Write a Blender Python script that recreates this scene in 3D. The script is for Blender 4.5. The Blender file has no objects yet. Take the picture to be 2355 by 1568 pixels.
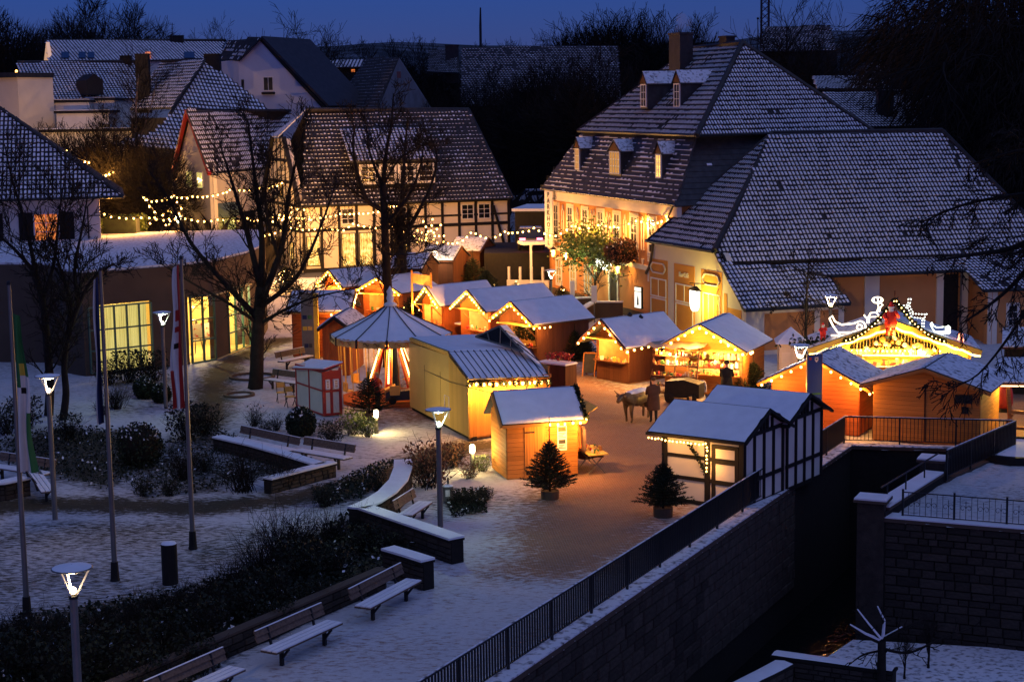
import bpy, math, random
import numpy as np
from mathutils import Vector as V, Matrix, noise as mnoise
from math import sin, cos, pi, radians as R

scn = bpy.context.scene
# ------------------------------------------------------------------ camera, sky, exposure
CAM_H, CAM_F, CAM_P, CAM_R = 12.6, 3900.0, R(7.87), 0.0147      # height, focal length in a 2355-wide picture, pitch, roll
_f = V((0, cos(CAM_P), -sin(CAM_P))); _r0 = V((1, 0, 0)); _u0 = V((0, sin(CAM_P), cos(CAM_P)))
_r = _r0 * cos(CAM_R) - _u0 * sin(CAM_R); _u = _r0 * sin(CAM_R) + _u0 * cos(CAM_R)
cd = bpy.data.cameras.new('camera'); cam = bpy.data.objects.new('camera', cd); scn.collection.objects.link(cam)
cam.matrix_world = Matrix(((_r.x, _u.x, -_f.x, 0), (_r.y, _u.y, -_f.y, 0), (_r.z, _u.z, -_f.z, CAM_H), (0, 0, 0, 1)))
cd.sensor_width = 36; cd.lens = 36 * CAM_F / 2355.0; cd.clip_start = .5; cd.clip_end = 20000
scn.camera = cam
wd = bpy.data.worlds.new('World'); scn.world = wd; wd.use_nodes = True
wn = wd.node_tree.nodes; wl = wd.node_tree.links
bg = wn['Background']
sky = wn.new('ShaderNodeTexSky'); sky.sky_type = 'NISHITA'; sky.sun_disc = False
sky.sun_elevation = R(8.0); sky.sun_rotation = R(165); sky.air_density = 1.0; sky.dust_density = .5; sky.ozone_density = 10.0
tint = wn.new('ShaderNodeMix'); tint.data_type = 'RGBA'; tint.blend_type = 'MULTIPLY'; tint.inputs[0].default_value = 1
tint.inputs[7].default_value = (1.0, .27, .50, 1)
wl.new(sky.outputs[0], tint.inputs[6]); air = wn.new('ShaderNodeMix'); air.data_type = 'RGBA'; air.blend_type = 'ADD'; air.inputs[0].default_value = 1      # even blue of the dusk on top of it
air.inputs[7].default_value = (.16, .33, 1.15, 1); wl.new(tint.outputs[2], air.inputs[6]); wl.new(air.outputs[2], bg.inputs[0])
bg.inputs[1].default_value = SKY_STRENGTH = .088
sd = bpy.data.lights.new('twilight_sun', 'SUN'); sd.energy = .62; sd.angle = R(90); sd.color = (.46, .56, 1.0)      # the sun is down: what is left is a wide faint glow
so = bpy.data.objects.new('twilight_sun', sd); scn.collection.objects.link(so); so.rotation_euler = (R(24), 0, R(40))
scn.view_settings.view_transform = 'Standard'; scn.view_settings.look = 'None'
scn.view_settings.exposure = 0.0; scn.view_settings.gamma = 1.0; scn.view_settings.use_curve_mapping = False
cy = scn.cycles
cy.use_denoising = True; cy.max_bounces = 5; cy.diffuse_bounces = 3; cy.glossy_bounces = 2; cy.transmission_bounces = 3
cy.transparent_max_bounces = 8; cy.caustics_reflective = False; cy.caustics_refractive = False
cy.sample_clamp_indirect = 3.0; cy.use_light_tree = True; cy.use_adaptive_sampling = False
rng = random.Random(7)

# ------------------------------------------------------------------ measuring: points of the photograph to points of the place
def ray(px, py):
    a = (px - 1177.5) / CAM_F; b = -(py - 784.0) / CAM_F
    return _f + _r * a + _u * b
def G(px, py, z=0.0):
    d = ray(px, py); t = (z - CAM_H) / d.z
    return V((d.x * t, d.y * t, z))
def A(px, py, Y):
    d = ray(px, py); t = Y / d.y
    return V((d.x * t, Y, CAM_H + d.z * t))
def onplane(px, py, p0, p1, p2):
    n = (p1 - p0).cross(p2 - p0); d = ray(px, py); o = V((0, 0, CAM_H))
    return o + d * (n.dot(p0 - o) / n.dot(d))
def wallx(M, px, py=650):
    d = ray(px, py); o = Matrix(M).inverted(); a = o @ V((0, 0, CAM_H)); b = o.to_3x3() @ d
    return a.x - b.x * a.y / b.y
def frame(a, b, z0=None):
    x = V((b[0] - a[0], b[1] - a[1], 0)); L = x.length; x /= L; y = V((-x.y, x.x, 0))
    z = (a[2] if len(a) > 2 else 0) if z0 is None else z0
    return Matrix(((x.x, y.x, 0, a[0]), (x.y, y.y, 0, a[1]), (0, 0, 1, z), (0, 0, 0, 1))), L

# ------------------------------------------------------------------ mesh and object helpers
COL = scn.collection.objects
ORG = {}
def origin(o):
    while o.parent: o = o.parent
    return ORG.get(o.name, V((0, 0, 0)))
def thing(name, label, cat, loc=(0, 0, 0), group=None, rotz=0.0, local=False):
    o = bpy.data.objects.new(name, None); COL.link(o); o.empty_display_size = .3
    o.location = loc; o.rotation_euler = (0, 0, rotz)
    o['label'] = label; o['category'] = cat
    if group: o['group'] = group
    ORG[o.name] = V((0, 0, 0)) if local else V(loc)
    return o
def tag(o, label, cat, group=None):
    o['label'] = label; o['category'] = cat
    if group: o['group'] = group
    return o
class MB:
    def __init__(s, M=None): s.v = []; s.f = []; s.m = []; s.M = M
    def add(s, vs, fs, mi=0):
        n = len(s.v)
        if s.M is not None: vs = [s.M @ V(q) for q in vs]
        s.v.extend([(q[0], q[1], q[2]) for q in vs]); s.f.extend([tuple(i + n for i in f) for f in fs]); s.m.extend([mi] * len(fs))
    def box(s, x0, x1, y0, y1, z0, z1, mi=0):
        s.add([(x0, y0, z0), (x1, y0, z0), (x1, y1, z0), (x0, y1, z0), (x0, y0, z1), (x1, y0, z1), (x1, y1, z1), (x0, y1, z1)],
              [(3, 2, 1, 0), (4, 5, 6, 7), (0, 1, 5, 4), (1, 2, 6, 5), (2, 3, 7, 6), (3, 0, 4, 7)], mi)
        return s
    def prism(s, poly, ext, mi=0):
        n = len(poly); e = V(ext); a = [V(q) for q in poly]; b = [q + e for q in a]
        s.add(a + b, [tuple(range(n))[::-1], tuple(range(n, 2 * n))] + [(i, (i + 1) % n, n + (i + 1) % n, n + i) for i in range(n)], mi)
        return s
    def slab(s, poly, t, mi=0):
        p = [V(q) for q in poly]; n = V((0, 0, 0))
        for i in range(len(p)): n += p[i].cross(p[(i + 1) % len(p)])
        n.normalize()
        if n.z < 0: n = -n
        return s.prism(p, n * t, mi)
    def bar(s, a, b, w, h=None, mi=0, up=(0, 0, 1)):
        a = V(a); b = V(b); d = (b - a).normalized(); u = V(up)
        if abs(d.dot(u)) > .98: u = V((0, 1, 0))
        x = d.cross(u).normalized() * (w / 2); y = x.cross(d).normalized() * ((h or w) / 2)
        s.add([a - x - y, a + x - y, a + x + y, a - x + y, b - x - y, b + x - y, b + x + y, b - x + y],
              [(0, 1, 2, 3), (7, 6, 5, 4), (0, 4, 5, 1), (1, 5, 6, 2), (2, 6, 7, 3), (3, 7, 4, 0)], mi)
        return s
    def tube(s, pts, r, n=6, mi=0, cap=True):
        pts = [V(p) for p in pts]; k = len(pts); rs = r if isinstance(r, (list, tuple)) else [r] * k
        vs = []; px = None
        for i, p in enumerate(pts):
            d = pts[min(i + 1, k - 1)] - pts[max(i - 1, 0)]
            if d.length < 1e-7: d = V((0, 0, 1))
            d.normalize()
            if px is None: px = d.orthogonal().normalized()
            else:
                px = px - d * px.dot(d)
                px = px.normalized() if px.length > 1e-6 else d.orthogonal().normalized()
            py = d.cross(px)
            for j in range(n):
                t = 2 * pi * j / n; vs.append(p + (px * cos(t) + py * sin(t)) * rs[i])
        fs = [(i * n + j, i * n + (j + 1) % n, (i + 1) * n + (j + 1) % n, (i + 1) * n + j) for i in range(k - 1) for j in range(n)]
        if cap: fs += [tuple(range(n))[::-1], tuple(range((k - 1) * n, k * n))]
        s.add(vs, fs, mi); return s
    def lathe(s, prof, n=16, c=(0, 0, 0), mi=0, a0=0.0, a1=2 * pi):
        full = abs(a1 - a0 - 2 * pi) < 1e-6; m = n if full else n + 1; vs = []
        for r, z in prof:
            for j in range(m):
                t = a0 + (a1 - a0) * j / n; vs.append((c[0] + r * cos(t), c[1] + r * sin(t), c[2] + z))
        fs = []
        for i in range(len(prof) - 1):
            for j in range(n):
                k = (j + 1) % m; fs.append((i * m + j, i * m + k, (i + 1) * m + k, (i + 1) * m + j))
        s.add(vs, fs, mi); return s
    def ball(s, c, r, n=8, mi=0, sc=(1, 1, 1)):
        k = max(3, n // 2); pr = [(r * sin(pi * i / k) if 0 < i < k else r * .02, -r * cos(pi * i / k)) for i in range(k + 1)]
        q = MB(); q.lathe(pr, n)
        s.add([(c[0] + x * sc[0], c[1] + y * sc[1], c[2] + z * sc[2]) for x, y, z in q.v], q.f, mi); return s
    def mesh(s, name, mats, org=None, smooth=False):
        me = bpy.data.meshes.new(name)
        if org is not None and org.length > 0: vs = [(x - org.x, y - org.y, z - org.z) for x, y, z in s.v]
        else: vs = s.v
        me.from_pydata(vs, [], s.f)
        for m in (mats if isinstance(mats, (list, tuple)) else [mats]): me.materials.append(m)
        if any(s.m): me.polygons.foreach_set('material_index', s.m)
        if smooth: me.polygons.foreach_set('use_smooth', [True] * len(s.f))
        me.update(); return me
    def obj(s, name, mats, parent=None, label=None, smooth=False, kind=None):
        me = s.mesh(name, mats, origin(parent) if parent else None, smooth)
        o = bpy.data.objects.new(name, me); COL.link(o)
        if parent: o.parent = parent
        if label: o['label'] = label
        if kind: o['kind'] = kind
        return o
def top(name, mb, mats, label, cat, loc=None, group=None, smooth=False):
    """a thing that is one mesh, its origin at its base"""
    if loc is None: loc = mb.v[0]
    loc = V(loc); me = mb.mesh(name, mats, loc, smooth); o = bpy.data.objects.new(name, me); COL.link(o); o.location = loc
    return tag(o, label, cat, group)
def inst(name, me, parent, M):
    """one more piece with shared mesh data; M in world coordinates"""
    o = bpy.data.objects.new(name, me); COL.link(o); o.parent = parent
    g = origin(parent); o.matrix_local = Matrix.Translation(-g) @ M
    return o
def struct(name, mb, mats, smooth=False, kind='structure'):
    return mb.obj(name, mats, None, None, smooth, kind)
def copy_thing(root, name=None):
    r = root.copy(); COL.link(r); ORG[r.name] = V((0, 0, 0))
    def rec(a, b):
        for ch in a.children:
            c = ch.copy(); COL.link(c); c.parent = b; rec(ch, c)
    rec(root, r); return r
LAMP_GAIN = 4.2
def lamp(parent, p, power, col=(1, .55, .22), r=.06):
    ld = bpy.data.lights.new('bulb_or_fill_light', 'POINT'); ld.energy = power * LAMP_GAIN; ld.color = col; ld.shadow_soft_size = r
    o = bpy.data.objects.new('bulb_or_fill_light', ld); COL.link(o)
    if parent: o.parent = parent; o.location = V(p) - origin(parent)
    else: o.location = p
    return o

# ------------------------------------------------------------------ materials
MT = {}
def nodes(m):
    m.use_nodes = True; nt = m.node_tree; return nt, nt.nodes, nt.links, nt.nodes['Principled BSDF']
def pm(name, col, rough=.85, var=.25, scale=3.0, rand=0.0, bump=0.0, bscale=None, metal=0.0, col2=None, thr=.5, soft=.15, spec=.3):
    m = bpy.data.materials.new(name); nt, N, L, b = nodes(m)
    b.inputs['Roughness'].default_value = rough; b.inputs['Metallic'].default_value = metal
    b.inputs['Specular IOR Level'].default_value = spec
    tc = N.new('ShaderNodeTexCoord'); nz = N.new('ShaderNodeTexNoise'); nz.inputs['Scale'].default_value = scale; nz.inputs['Detail'].default_value = 4
    L.new(tc.outputs['Object'], nz.inputs['Vector'])
    cr = N.new('ShaderNodeValToRGB'); L.new(nz.outputs[0], cr.inputs[0])
    c = V(col[:3])
    if col2 is None:
        lo = c * (1 - var); hi = c * (1 + var); cr.color_ramp.elements[0].position = .3; cr.color_ramp.elements[1].position = .7
    else:
        lo = c; hi = V(col2[:3]); cr.color_ramp.elements[0].position = thr - soft; cr.color_ramp.elements[1].position = thr + soft
    cr.color_ramp.elements[0].color = (*lo, 1); cr.color_ramp.elements[1].color = (*[min(1, q) for q in hi], 1)
    out = cr.outputs[0]
    if rand > 0:
        oi = N.new('ShaderNodeObjectInfo'); mr = N.new('ShaderNodeMapRange'); mr.inputs[3].default_value = 1 - rand; mr.inputs[4].default_value = 1 + rand
        L.new(oi.outputs['Random'], mr.inputs[0]); mx = N.new('ShaderNodeVectorMath'); mx.operation = 'SCALE'
        L.new(out, mx.inputs[0]); L.new(mr.outputs[0], mx.inputs['Scale']); out = mx.outputs[0]
    L.new(out, b.inputs['Base Color'])
    if bump > 0:
        n2 = N.new('ShaderNodeTexNoise'); n2.inputs['Scale'].default_value = bscale or scale * 6; n2.inputs['Detail'].default_value = 3
        L.new(tc.outputs['Object'], n2.inputs['Vector']); bp = N.new('ShaderNodeBump'); bp.inputs['Strength'].default_value = bump; bp.inputs['Distance'].default_value = .05
        L.new(n2.outputs[0], bp.inputs['Height']); L.new(bp.outputs[0], b.inputs['Normal'])
    MT[name] = m; return m
def em(name, col, strength, base=(.8, .8, .8), mis=True):
    m = bpy.data.materials.new(name); nt, N, L, b = nodes(m)
    b.inputs['Base Color'].default_value = (*base, 1); b.inputs['Emission Color'].default_value = (*col, 1); b.inputs['Emission Strength'].default_value = strength
    if not mis: m.cycles.emission_sampling = 'NONE'
    MT[name] = m; return m
def emtex(name, c0, c1, c2, strength, scale=4.0, stretch=(1, 1, 1), contrast=.2):
    """lit interior seen through a pane: patches of things inside"""
    m = bpy.data.materials.new(name); nt, N, L, b = nodes(m)
    tc = N.new('ShaderNodeTexCoord'); mp = N.new('ShaderNodeMapping'); mp.inputs['Scale'].default_value = stretch
    nz = N.new('ShaderNodeTexNoise'); nz.inputs['Scale'].default_value = scale; nz.inputs['Detail'].default_value = 5; nz.inputs['Roughness'].default_value = .65
    L.new(tc.outputs['Object'], mp.inputs[0]); L.new(mp.outputs[0], nz.inputs['Vector'])
    cr = N.new('ShaderNodeValToRGB'); e = cr.color_ramp.elements; e[0].position = .5 - contrast; e[1].position = .5 + contrast
    e[0].color = (*c0, 1); e[1].color = (*c2, 1); q = e.new(.5); q.color = (*c1, 1)
    L.new(nz.outputs[0], cr.inputs[0]); L.new(cr.outputs[0], b.inputs['Emission Color']); b.inputs['Emission Strength'].default_value = strength
    b.inputs['Base Color'].default_value = (.1, .08, .05, 1); b.inputs['Roughness'].default_value = .15
    m.cycles.emission_sampling = 'NONE'; MT[name] = m; return m
def wood(name, col, rough=.75, grain=18.0, rand=.16, dark=.55, axis='x'):
    m = bpy.data.materials.new(name); nt, N, L, b = nodes(m); b.inputs['Roughness'].default_value = rough; b.inputs['Specular IOR Level'].default_value = .2
    tc = N.new('ShaderNodeTexCoord'); mp = N.new('ShaderNodeMapping'); mp.inputs['Scale'].default_value = (.6, grain, grain) if axis == 'x' else (grain, grain, .6)
    nz = N.new('ShaderNodeTexNoise'); nz.inputs['Scale'].default_value = 1.0; nz.inputs['Detail'].default_value = 5
    L.new(tc.outputs['Object'], mp.inputs[0]); L.new(mp.outputs[0], nz.inputs['Vector'])
    cr = N.new('ShaderNodeValToRGB'); c = V(col); cr.color_ramp.elements[0].color = (*(c * dark), 1); cr.color_ramp.elements[1].color = (*c, 1)
    cr.color_ramp.elements[0].position = .3; cr.color_ramp.elements[1].position = .62
    L.new(nz.outputs[0], cr.inputs[0])
    oi = N.new('ShaderNodeObjectInfo'); mr = N.new('ShaderNodeMapRange'); mr.inputs[3].default_value = 1 - rand; mr.inputs[4].default_value = 1 + rand
    L.new(oi.outputs['Random'], mr.inputs[0]); mx = N.new('ShaderNodeVectorMath'); mx.operation = 'SCALE'
    L.new(cr.outputs[0], mx.inputs[0]); L.new(mr.outputs[0], mx.inputs['Scale']); L.new(mx.outputs[0], b.inputs['Base Color'])
    MT[name] = m; return m

SNOW = pm('snow', (.80, .81, .84), .9, .05, 2.5, bump=.25, bscale=9, spec=.15)
SNOWT = pm('thin_snow', (.74, .75, .79), .9, .0, 5.5, col2=(.15, .14, .14), thr=.60, soft=.10, bump=.15, spec=.15)
TSNOW = pm('tile_snow', (.76, .76, .80), .9, .12, 1.4, rand=.14, spec=.15)
CLAY = pm('dark_clay_tile', (.028, .024, .026), .55, .35, 2.0, rand=.25)
SLATE = pm('slate', (.032, .032, .037), .5, .35, 3.0, rand=.3, col2=None)
DARK = pm('dark_metal', (.03, .032, .035), .45, .2, 4, metal=.6)
BLACKT = pm('black_timber', (.012, .010, .009), .7, .3, 5, bump=.15)
GREYM = pm('grey_pole_metal', (.17, .165, .155), .45, .12, 3, metal=.5)
WPLASTER = pm('white_plaster', (.72, .68, .60), .9, .06, 1.2, bump=.08)
CPLASTER = pm('cream_plaster', (.78, .68, .50), .9, .05, .8, bump=.06)
PEACH = pm('peach_render', (.58, .25, .085), .9, .07, .9, bump=.06)
ORANGE = pm('orange_render', (.66, .28, .05), .9, .06, .9, bump=.06)
TRIM = pm('cream_trim', (.76, .68, .55), .85, .04, 1.5)
WTRIM = pm('white_trim', (.78, .75, .70), .7, .04, 2)
BARK = pm('bark', (.016, .012, .009), .95, .4, 4, bump=.5)
TWIG = pm('twig_bark', (.012, .009, .007), .95, .3, 3)
BIRCH = pm('pale_bark', (.22, .17, .13), .9, .35, 5)
NEEDLE = pm('fir_needles', (.012, .020, .008), .8, .45, 3)
LEAF = pm('dark_leaves', (.011, .017, .008), .7, .5, 4)
IVY = pm('green_leaves', (.11, .15, .03), .6, .5, 5)
STONE = pm('wall_stone', (.045, .036, .028), .9, .35, 4, rand=.35, bump=.5)
MORTAR = pm('mortar', (.016, .014, .012), .95, .2, 6, bump=.3)
CONC = pm('brown_concrete', (.085, .06, .044), .9, .12, 1.0, bump=.15)
PLW = wood('pine_planks', (.62, .25, .055)); PLV = wood('pine_boards', (.64, .27, .06), axis='z')
PLR = wood('red_brown_planks', (.44, .11, .028)); PLRV = wood('red_brown_boards', (.44, .115, .03), axis='z')
PLD = wood('dark_brown_boards', (.12, .045, .022), axis='z'); PLG = wood('grey_bench_boards', (.16, .11, .08))
PLY = wood('yellow_boards', (.70, .46, .11), axis='z', rand=.08, dark=.8)
RED = pm('red_paint', (.42, .035, .025), .5, .1, 3)
GOLD = pm('gold_paint', (.65, .38, .09), .5, .15, 4)
TARP = pm('roof_felt', (.05, .05, .055), .8, .2, 4)
BRONZE = pm('bronze', (.10, .075, .05), .45, .35, 6, metal=.5)
GLASSD = pm('dark_glass', (.012, .014, .018), .12, .2, 2, spec=.6)
BULB = em('bulb_glow', (1, .50, .10), 11, mis=False)
BULBS = em('small_bulb_glow', (1, .55, .16), 12, mis=False)
ROPE = em('rope_light_glow', (1, .68, .10), 12)
ROPEW = em('white_rope_glow', (1, .78, .48), 4)
COOLB = em('cool_led_glow', (.9, 1, .85), 4)
LAMPG = em('lamp_glow_green', (.82, 1.0, .62), 14)
LAMPW = em('lamp_glow_warm', (1, .70, .34), 14)
LITO = emtex('lit_window_orange', (.10, .012, .002), (.75, .16, .02), (1, .42, .10), 1.0, 5)
LITY = emtex('lit_window_yellow', (.28, .08, .01), (1, .50, .09), (1, .80, .32), 1.5, 6, contrast=.14)
LITC = emtex('lit_curtain', (.20, .14, .02), (.66, .54, .14), (.86, .74, .25), 1.1, 3, (9, 9, .1), .25)
LITA = emtex('lit_amber', (.45, .17, .02), (.72, .32, .05), (.90, .50, .12), .75, 2, contrast=.3)
# ================================================================== the setting: ground, canal, terraces, hills
def ground_material():
    m = bpy.data.materials.new('snowy_ground'); nt, N, L, b = nodes(m); b.inputs['Roughness'].default_value = .9; b.inputs['Specular IOR Level'].default_value = .15
    tc = N.new('ShaderNodeTexCoord'); at = N.new('ShaderNodeAttribute'); at.attribute_name = 'cover'
    sx = N.new('ShaderNodeSeparateColor'); L.new(at.outputs['Color'], sx.inputs[0])
    def noise(sc, det=6, ro=.6, st=None):
        n = N.new('ShaderNodeTexNoise'); n.inputs['Scale'].default_value = sc; n.inputs['Detail'].default_value = det; n.inputs['Roughness'].default_value = ro
        if st:
            mp = N.new('ShaderNodeMapping'); mp.inputs['Scale'].default_value = st[:3]; mp.inputs['Rotation'].default_value = (0, 0, st[3]); L.new(tc.outputs['Object'], mp.inputs[0]); L.new(mp.outputs[0], n.inputs['Vector'])
        else: L.new(tc.outputs['Object'], n.inputs['Vector'])
        return n.outputs[0]
    def mth(op, a, c, d=None):
        q = N.new('ShaderNodeMath'); q.operation = op
        for i, x in enumerate((a, c, d)):
            if x is None: continue
            if isinstance(x, (int, float)): q.inputs[i].default_value = x
            else: L.new(x, q.inputs[i])
        return q.outputs[0]
    nf = noise(3.2, 9, .72, (1, 2.6, 1, .45)); nl = noise(.35, 3, .5); ns = noise(9, 5, .65)
    # how much of the ground shows through the snow: trodden (R), beds (G), rough grass (B)
    amt = mth('ADD', mth('MULTIPLY', sx.outputs[0], .50), mth('ADD', mth('MULTIPLY', sx.outputs[1], .30), mth('MULTIPLY', sx.outputs[2], .155)))
    v = mth('ADD', mth('ADD', nf, amt), mth('MULTIPLY', mth('SUBTRACT', nl, .5), .22))
    fac = N.new('ShaderNodeMapRange'); fac.inputs[1].default_value = .57; fac.inputs[2].default_value = .74; L.new(v, fac.inputs[0])
    snow = N.new('ShaderNodeMix'); snow.data_type = 'RGBA'; L.new(ns, snow.inputs[0]); snow.inputs[6].default_value = (.44, .44, .46, 1); snow.inputs[7].default_value = (.66, .66, .67, 1)
    bk = N.new('ShaderNodeTexBrick'); bk.inputs['Scale'].default_value = 4.5; bk.inputs['Color1'].default_value = (.27, .12, .055, 1); bk.inputs['Color2'].default_value = (.19, .085, .042, 1)
    bk.inputs['Mortar'].default_value = (.30, .25, .22, 1); bk.inputs['Mortar Size'].default_value = .03
    mp = N.new('ShaderNodeMapping'); mp.inputs['Rotation'].default_value = (0, 0, .7); L.new(tc.outputs['Object'], mp.inputs[0]); L.new(mp.outputs[0], bk.inputs['Vector'])
    dirt = N.new('ShaderNodeMix'); dirt.data_type = 'RGBA'; L.new(ns, dirt.inputs[0]); dirt.inputs[6].default_value = (.022, .018, .012, 1); dirt.inputs[7].default_value = (.085, .07, .045, 1)
    und = N.new('ShaderNodeMix'); und.data_type = 'RGBA'; L.new(at.outputs['Alpha'], und.inputs[0]); L.new(dirt.outputs[2], und.inputs[6]); L.new(bk.outputs[0], und.inputs[7])
    fin = N.new('ShaderNodeMix'); fin.data_type = 'RGBA'; L.new(fac.outputs[0], fin.inputs[0]); L.new(snow.outputs[2], fin.inputs[6]); L.new(und.outputs[2], fin.inputs[7])
    L.new(fin.outputs[2], b.inputs['Base Color'])
    bp = N.new('ShaderNodeBump'); bp.inputs['Strength'].default_value = .6; bp.inputs['Distance'].default_value = .06
    L.new(mth('SUBTRACT', nf, mth('MULTIPLY', fac.outputs[0], .4)), bp.inputs['Height']); L.new(bp.outputs[0], b.inputs['Normal'])
    return m
GROUND = ground_material()
def gp(pts, z=0.0): return [G(x, y, z) for x, y in pts]
def inside(poly, X, Y):
    r = np.zeros(X.shape, bool); n = len(poly)
    for i in range(n):
        x0, y0 = poly[i][0], poly[i][1]; x1, y1 = poly[(i + 1) % n][0], poly[(i + 1) % n][1]
        c = ((y0 > Y) != (y1 > Y)) & (X < (x1 - x0) * (Y - y0) / (y1 - y0 + 1e-12) + x0); r ^= c
    return r
def edge_dist(poly, X, Y, closed=True):
    d = np.full(X.shape, 1e9); n = len(poly)
    for i in range(n if closed else n - 1):
        x0, y0 = poly[i][0], poly[i][1]; x1, y1 = poly[(i + 1) % n][0], poly[(i + 1) % n][1]
        dx, dy = x1 - x0, y1 - y0; t = np.clip(((X - x0) * dx + (Y - y0) * dy) / (dx * dx + dy * dy + 1e-9), 0, 1)
        d = np.minimum(d, np.hypot(X - x0 - t * dx, Y - y0 - t * dy))
    return d
def soft(poly, X, Y, w):
    d = edge_dist(poly, X, Y); s = np.where(inside(poly, X, Y), d, -d)
    return np.clip(s / w * .5 + .5, 0, 1)
CW0, CW1 = V((-8.6, 19.1, 0)), V((12.40, 61.13, 0))            # canal wall on the market side
NE = V((17.3, 60.0, 0)); PA = V((13.9, 55.6, 0)); PB = V((10.75, 50.4, 0)); TW1 = V((40, 37.6, 0))
HOLE = [CW0, CW1, NE, PA, PB, TW1, V((45, 5, 0)), V((-12, 5, 0))]
PATH_A = gp([(-60, 1180), (0, 1163), (230, 1160), (450, 1170), (640, 1152), (800, 1122), (935, 1080), (1010, 1040), (1110, 1022)])
PATH_B = gp([(648, 780), (600, 800), (530, 832), (495, 875), (487, 930), (470, 985)])
TRAMP = gp([(1290, 1160), (1330, 1070), (1340, 985), (1290, 900), (1220, 830), (1320, 865), (1400, 905), (1500, 925), (1650, 930), (1700, 960), (1560, 990), (1520, 1100), (1440, 1230), (1330, 1290), (1250, 1300)])
TRAMP2 = gp([(700, 990), (930, 960), (940, 900), (1000, 800), (1150, 770), (1300, 820), (1370, 900), (1800, 930), (2300, 860), (2330, 1000), (2262, 1020), (2230, 960), (1700, 985), (1300, 930), (1000, 960)])
LAWN = gp([(-80, 1195), (400, 1192), (640, 1215), (790, 1240), (720, 1320), (420, 1400), (-150, 1520)])
BED1 = gp([(250, 1075), (430, 1000), (500, 985), (640, 1060), (735, 1062), (620, 1095), (500, 1130), (330, 1150)])
BED2 = gp([(-150, 1530), (60, 1430), (430, 1370), (640, 1300), (820, 1180), (960, 1255), (945, 1300), (800, 1375), (570, 1480), (430, 1600), (-150, 1700)])
BED3 = gp([(0, 1015), (120, 985), (330, 990), (330, 1075), (240, 1130), (130, 1100), (0, 1060)])
BED4 = gp([(830, 1150), (915, 1060), (850, 1075), (720, 1140), (740, 1170)])
BED5 = gp([(1020, 1140), (1120, 1130), (1120, 1180), (1040, 1190)])
BED6 = gp([(230, 880), (430, 860), (440, 930), (250, 960)])
GRAV = gp([(2275, 880), (2360, 880), (2420, 1010), (2290, 1030)])
def build_ground():
    st = .28; xs = np.arange(-42, 40.01, st); ys = np.arange(14, 128.01, st)
    X, Y = np.meshgrid(xs, ys); nx, ny = len(xs), len(ys)
    Z = .012 * np.sin(X * 2.1 + np.sin(Y * 1.7) * 1.5) + .012 * np.sin(Y * 2.7 + np.sin(X * 1.3) * 2) + .01 * np.sin(X * 6.1 + Y * 4.7)
    tr = np.maximum(soft(TRAMP, X, Y, 2.2), .62 * soft(TRAMP2, X, Y, 2.5)); tr = np.maximum(tr, .9 * soft(GRAV, X, Y, 2))
    pa = np.clip(1.25 - edge_dist(PATH_A, X, Y, False) / 1.35, 0, 1); pb = np.clip(1.15 - edge_dist(PATH_B, X, Y, False) / 1.25, 0, 1)
    bed = np.zeros_like(X)
    for b_, w in ((BED1, .55), (BED2, 1.0), (BED3, .8), (BED4, .85), (BED5, .7), (BED6, .35)): bed = np.maximum(bed, w * soft(b_, X, Y, .8))
    bed = np.maximum(bed, np.maximum(pa, pb) * .95)
    lawn = soft(LAWN, X, Y, .6)
    prom = inside([CW0, CW1, G(1560, 1130), G(1050, 1180), G(960, 1310), G(560, 1568), V((-14, 19, 0))], X, Y)
    lawn = np.maximum(lawn, .42 * prom)
    lawn = np.maximum(lawn, .34 * (Y > 50))
    col = np.stack([tr, bed, lawn, np.clip(tr * 2 + prom, 0, 1)], -1).reshape(-1, 4).astype(np.float32)
    cx = (X[:-1, :-1] + st / 2); cyy = (Y[:-1, :-1] + st / 2)
    keep = ~inside(HOLE, cx, cyy)
    cls = np.zeros(cx.shape, int)
    cls[inside(TRAMP, cx, cyy) | inside(TRAMP2, cx, cyy)] = 1
    cls[prom[:-1, :-1] & (cls == 0)] = 2
    cls[inside(LAWN, cx, cyy)] = 3
    cls[(pa[:-1, :-1] > .55) | (pb[:-1, :-1] > .55)] = 4
    for b_ in (BED1, BED3, BED4, BED5): cls[inside(b_, cx, cyy)] = 5
    cls[inside(BED2, cx, cyy)] = 5
    idx = np.arange(nx * ny).reshape(ny, nx)
    quads = np.stack([idx[:-1, :-1], idx[:-1, 1:], idx[1:, 1:], idx[1:, :-1]], -1)
    P = np.stack([X, Y, Z], -1).reshape(-1, 3)
    for c, nm in enumerate(('ground', 'market_square', 'promenade', 'lawn', 'garden_path', 'flower_bed')):
        q = quads[(cls == c) & keep]
        if not len(q): continue
        u, inv = np.unique(q, return_inverse=True); inv = inv.reshape(-1, 4)
        me = bpy.data.meshes.new(nm); me.from_pydata(P[u].tolist(), [], inv.tolist()); me.materials.append(GROUND)
        a = me.color_attributes.new('cover', 'FLOAT_COLOR', 'POINT'); a.data.foreach_set('color', col[u].ravel())
        me.polygons.foreach_set('use_smooth', [True] * len(q)); me.update()
        o = bpy.data.objects.new(nm, me); COL.link(o); o['kind'] = 'structure'
    far = MB()
    for x0, x1, y0, y1 in ((-9000, -42, -200, 9000), (39.9, 9000, -200, 9000), (-42, 39.9, 127.9, 9000), (-42, 39.9, -200, 14.1)):
        if y0 == -200 and x0 == -42: continue
        far.add([(x0, y0, -.01), (x1, y0, -.01), (x1, y1, -.01), (x0, y1, -.01)], [(0, 1, 2, 3)])
    struct('countryside', far, pm('snowy_fields', (.16, .16, .18), .95, 0, .02, col2=(.03, .03, .03), thr=.45, soft=.12))
build_ground()

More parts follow.
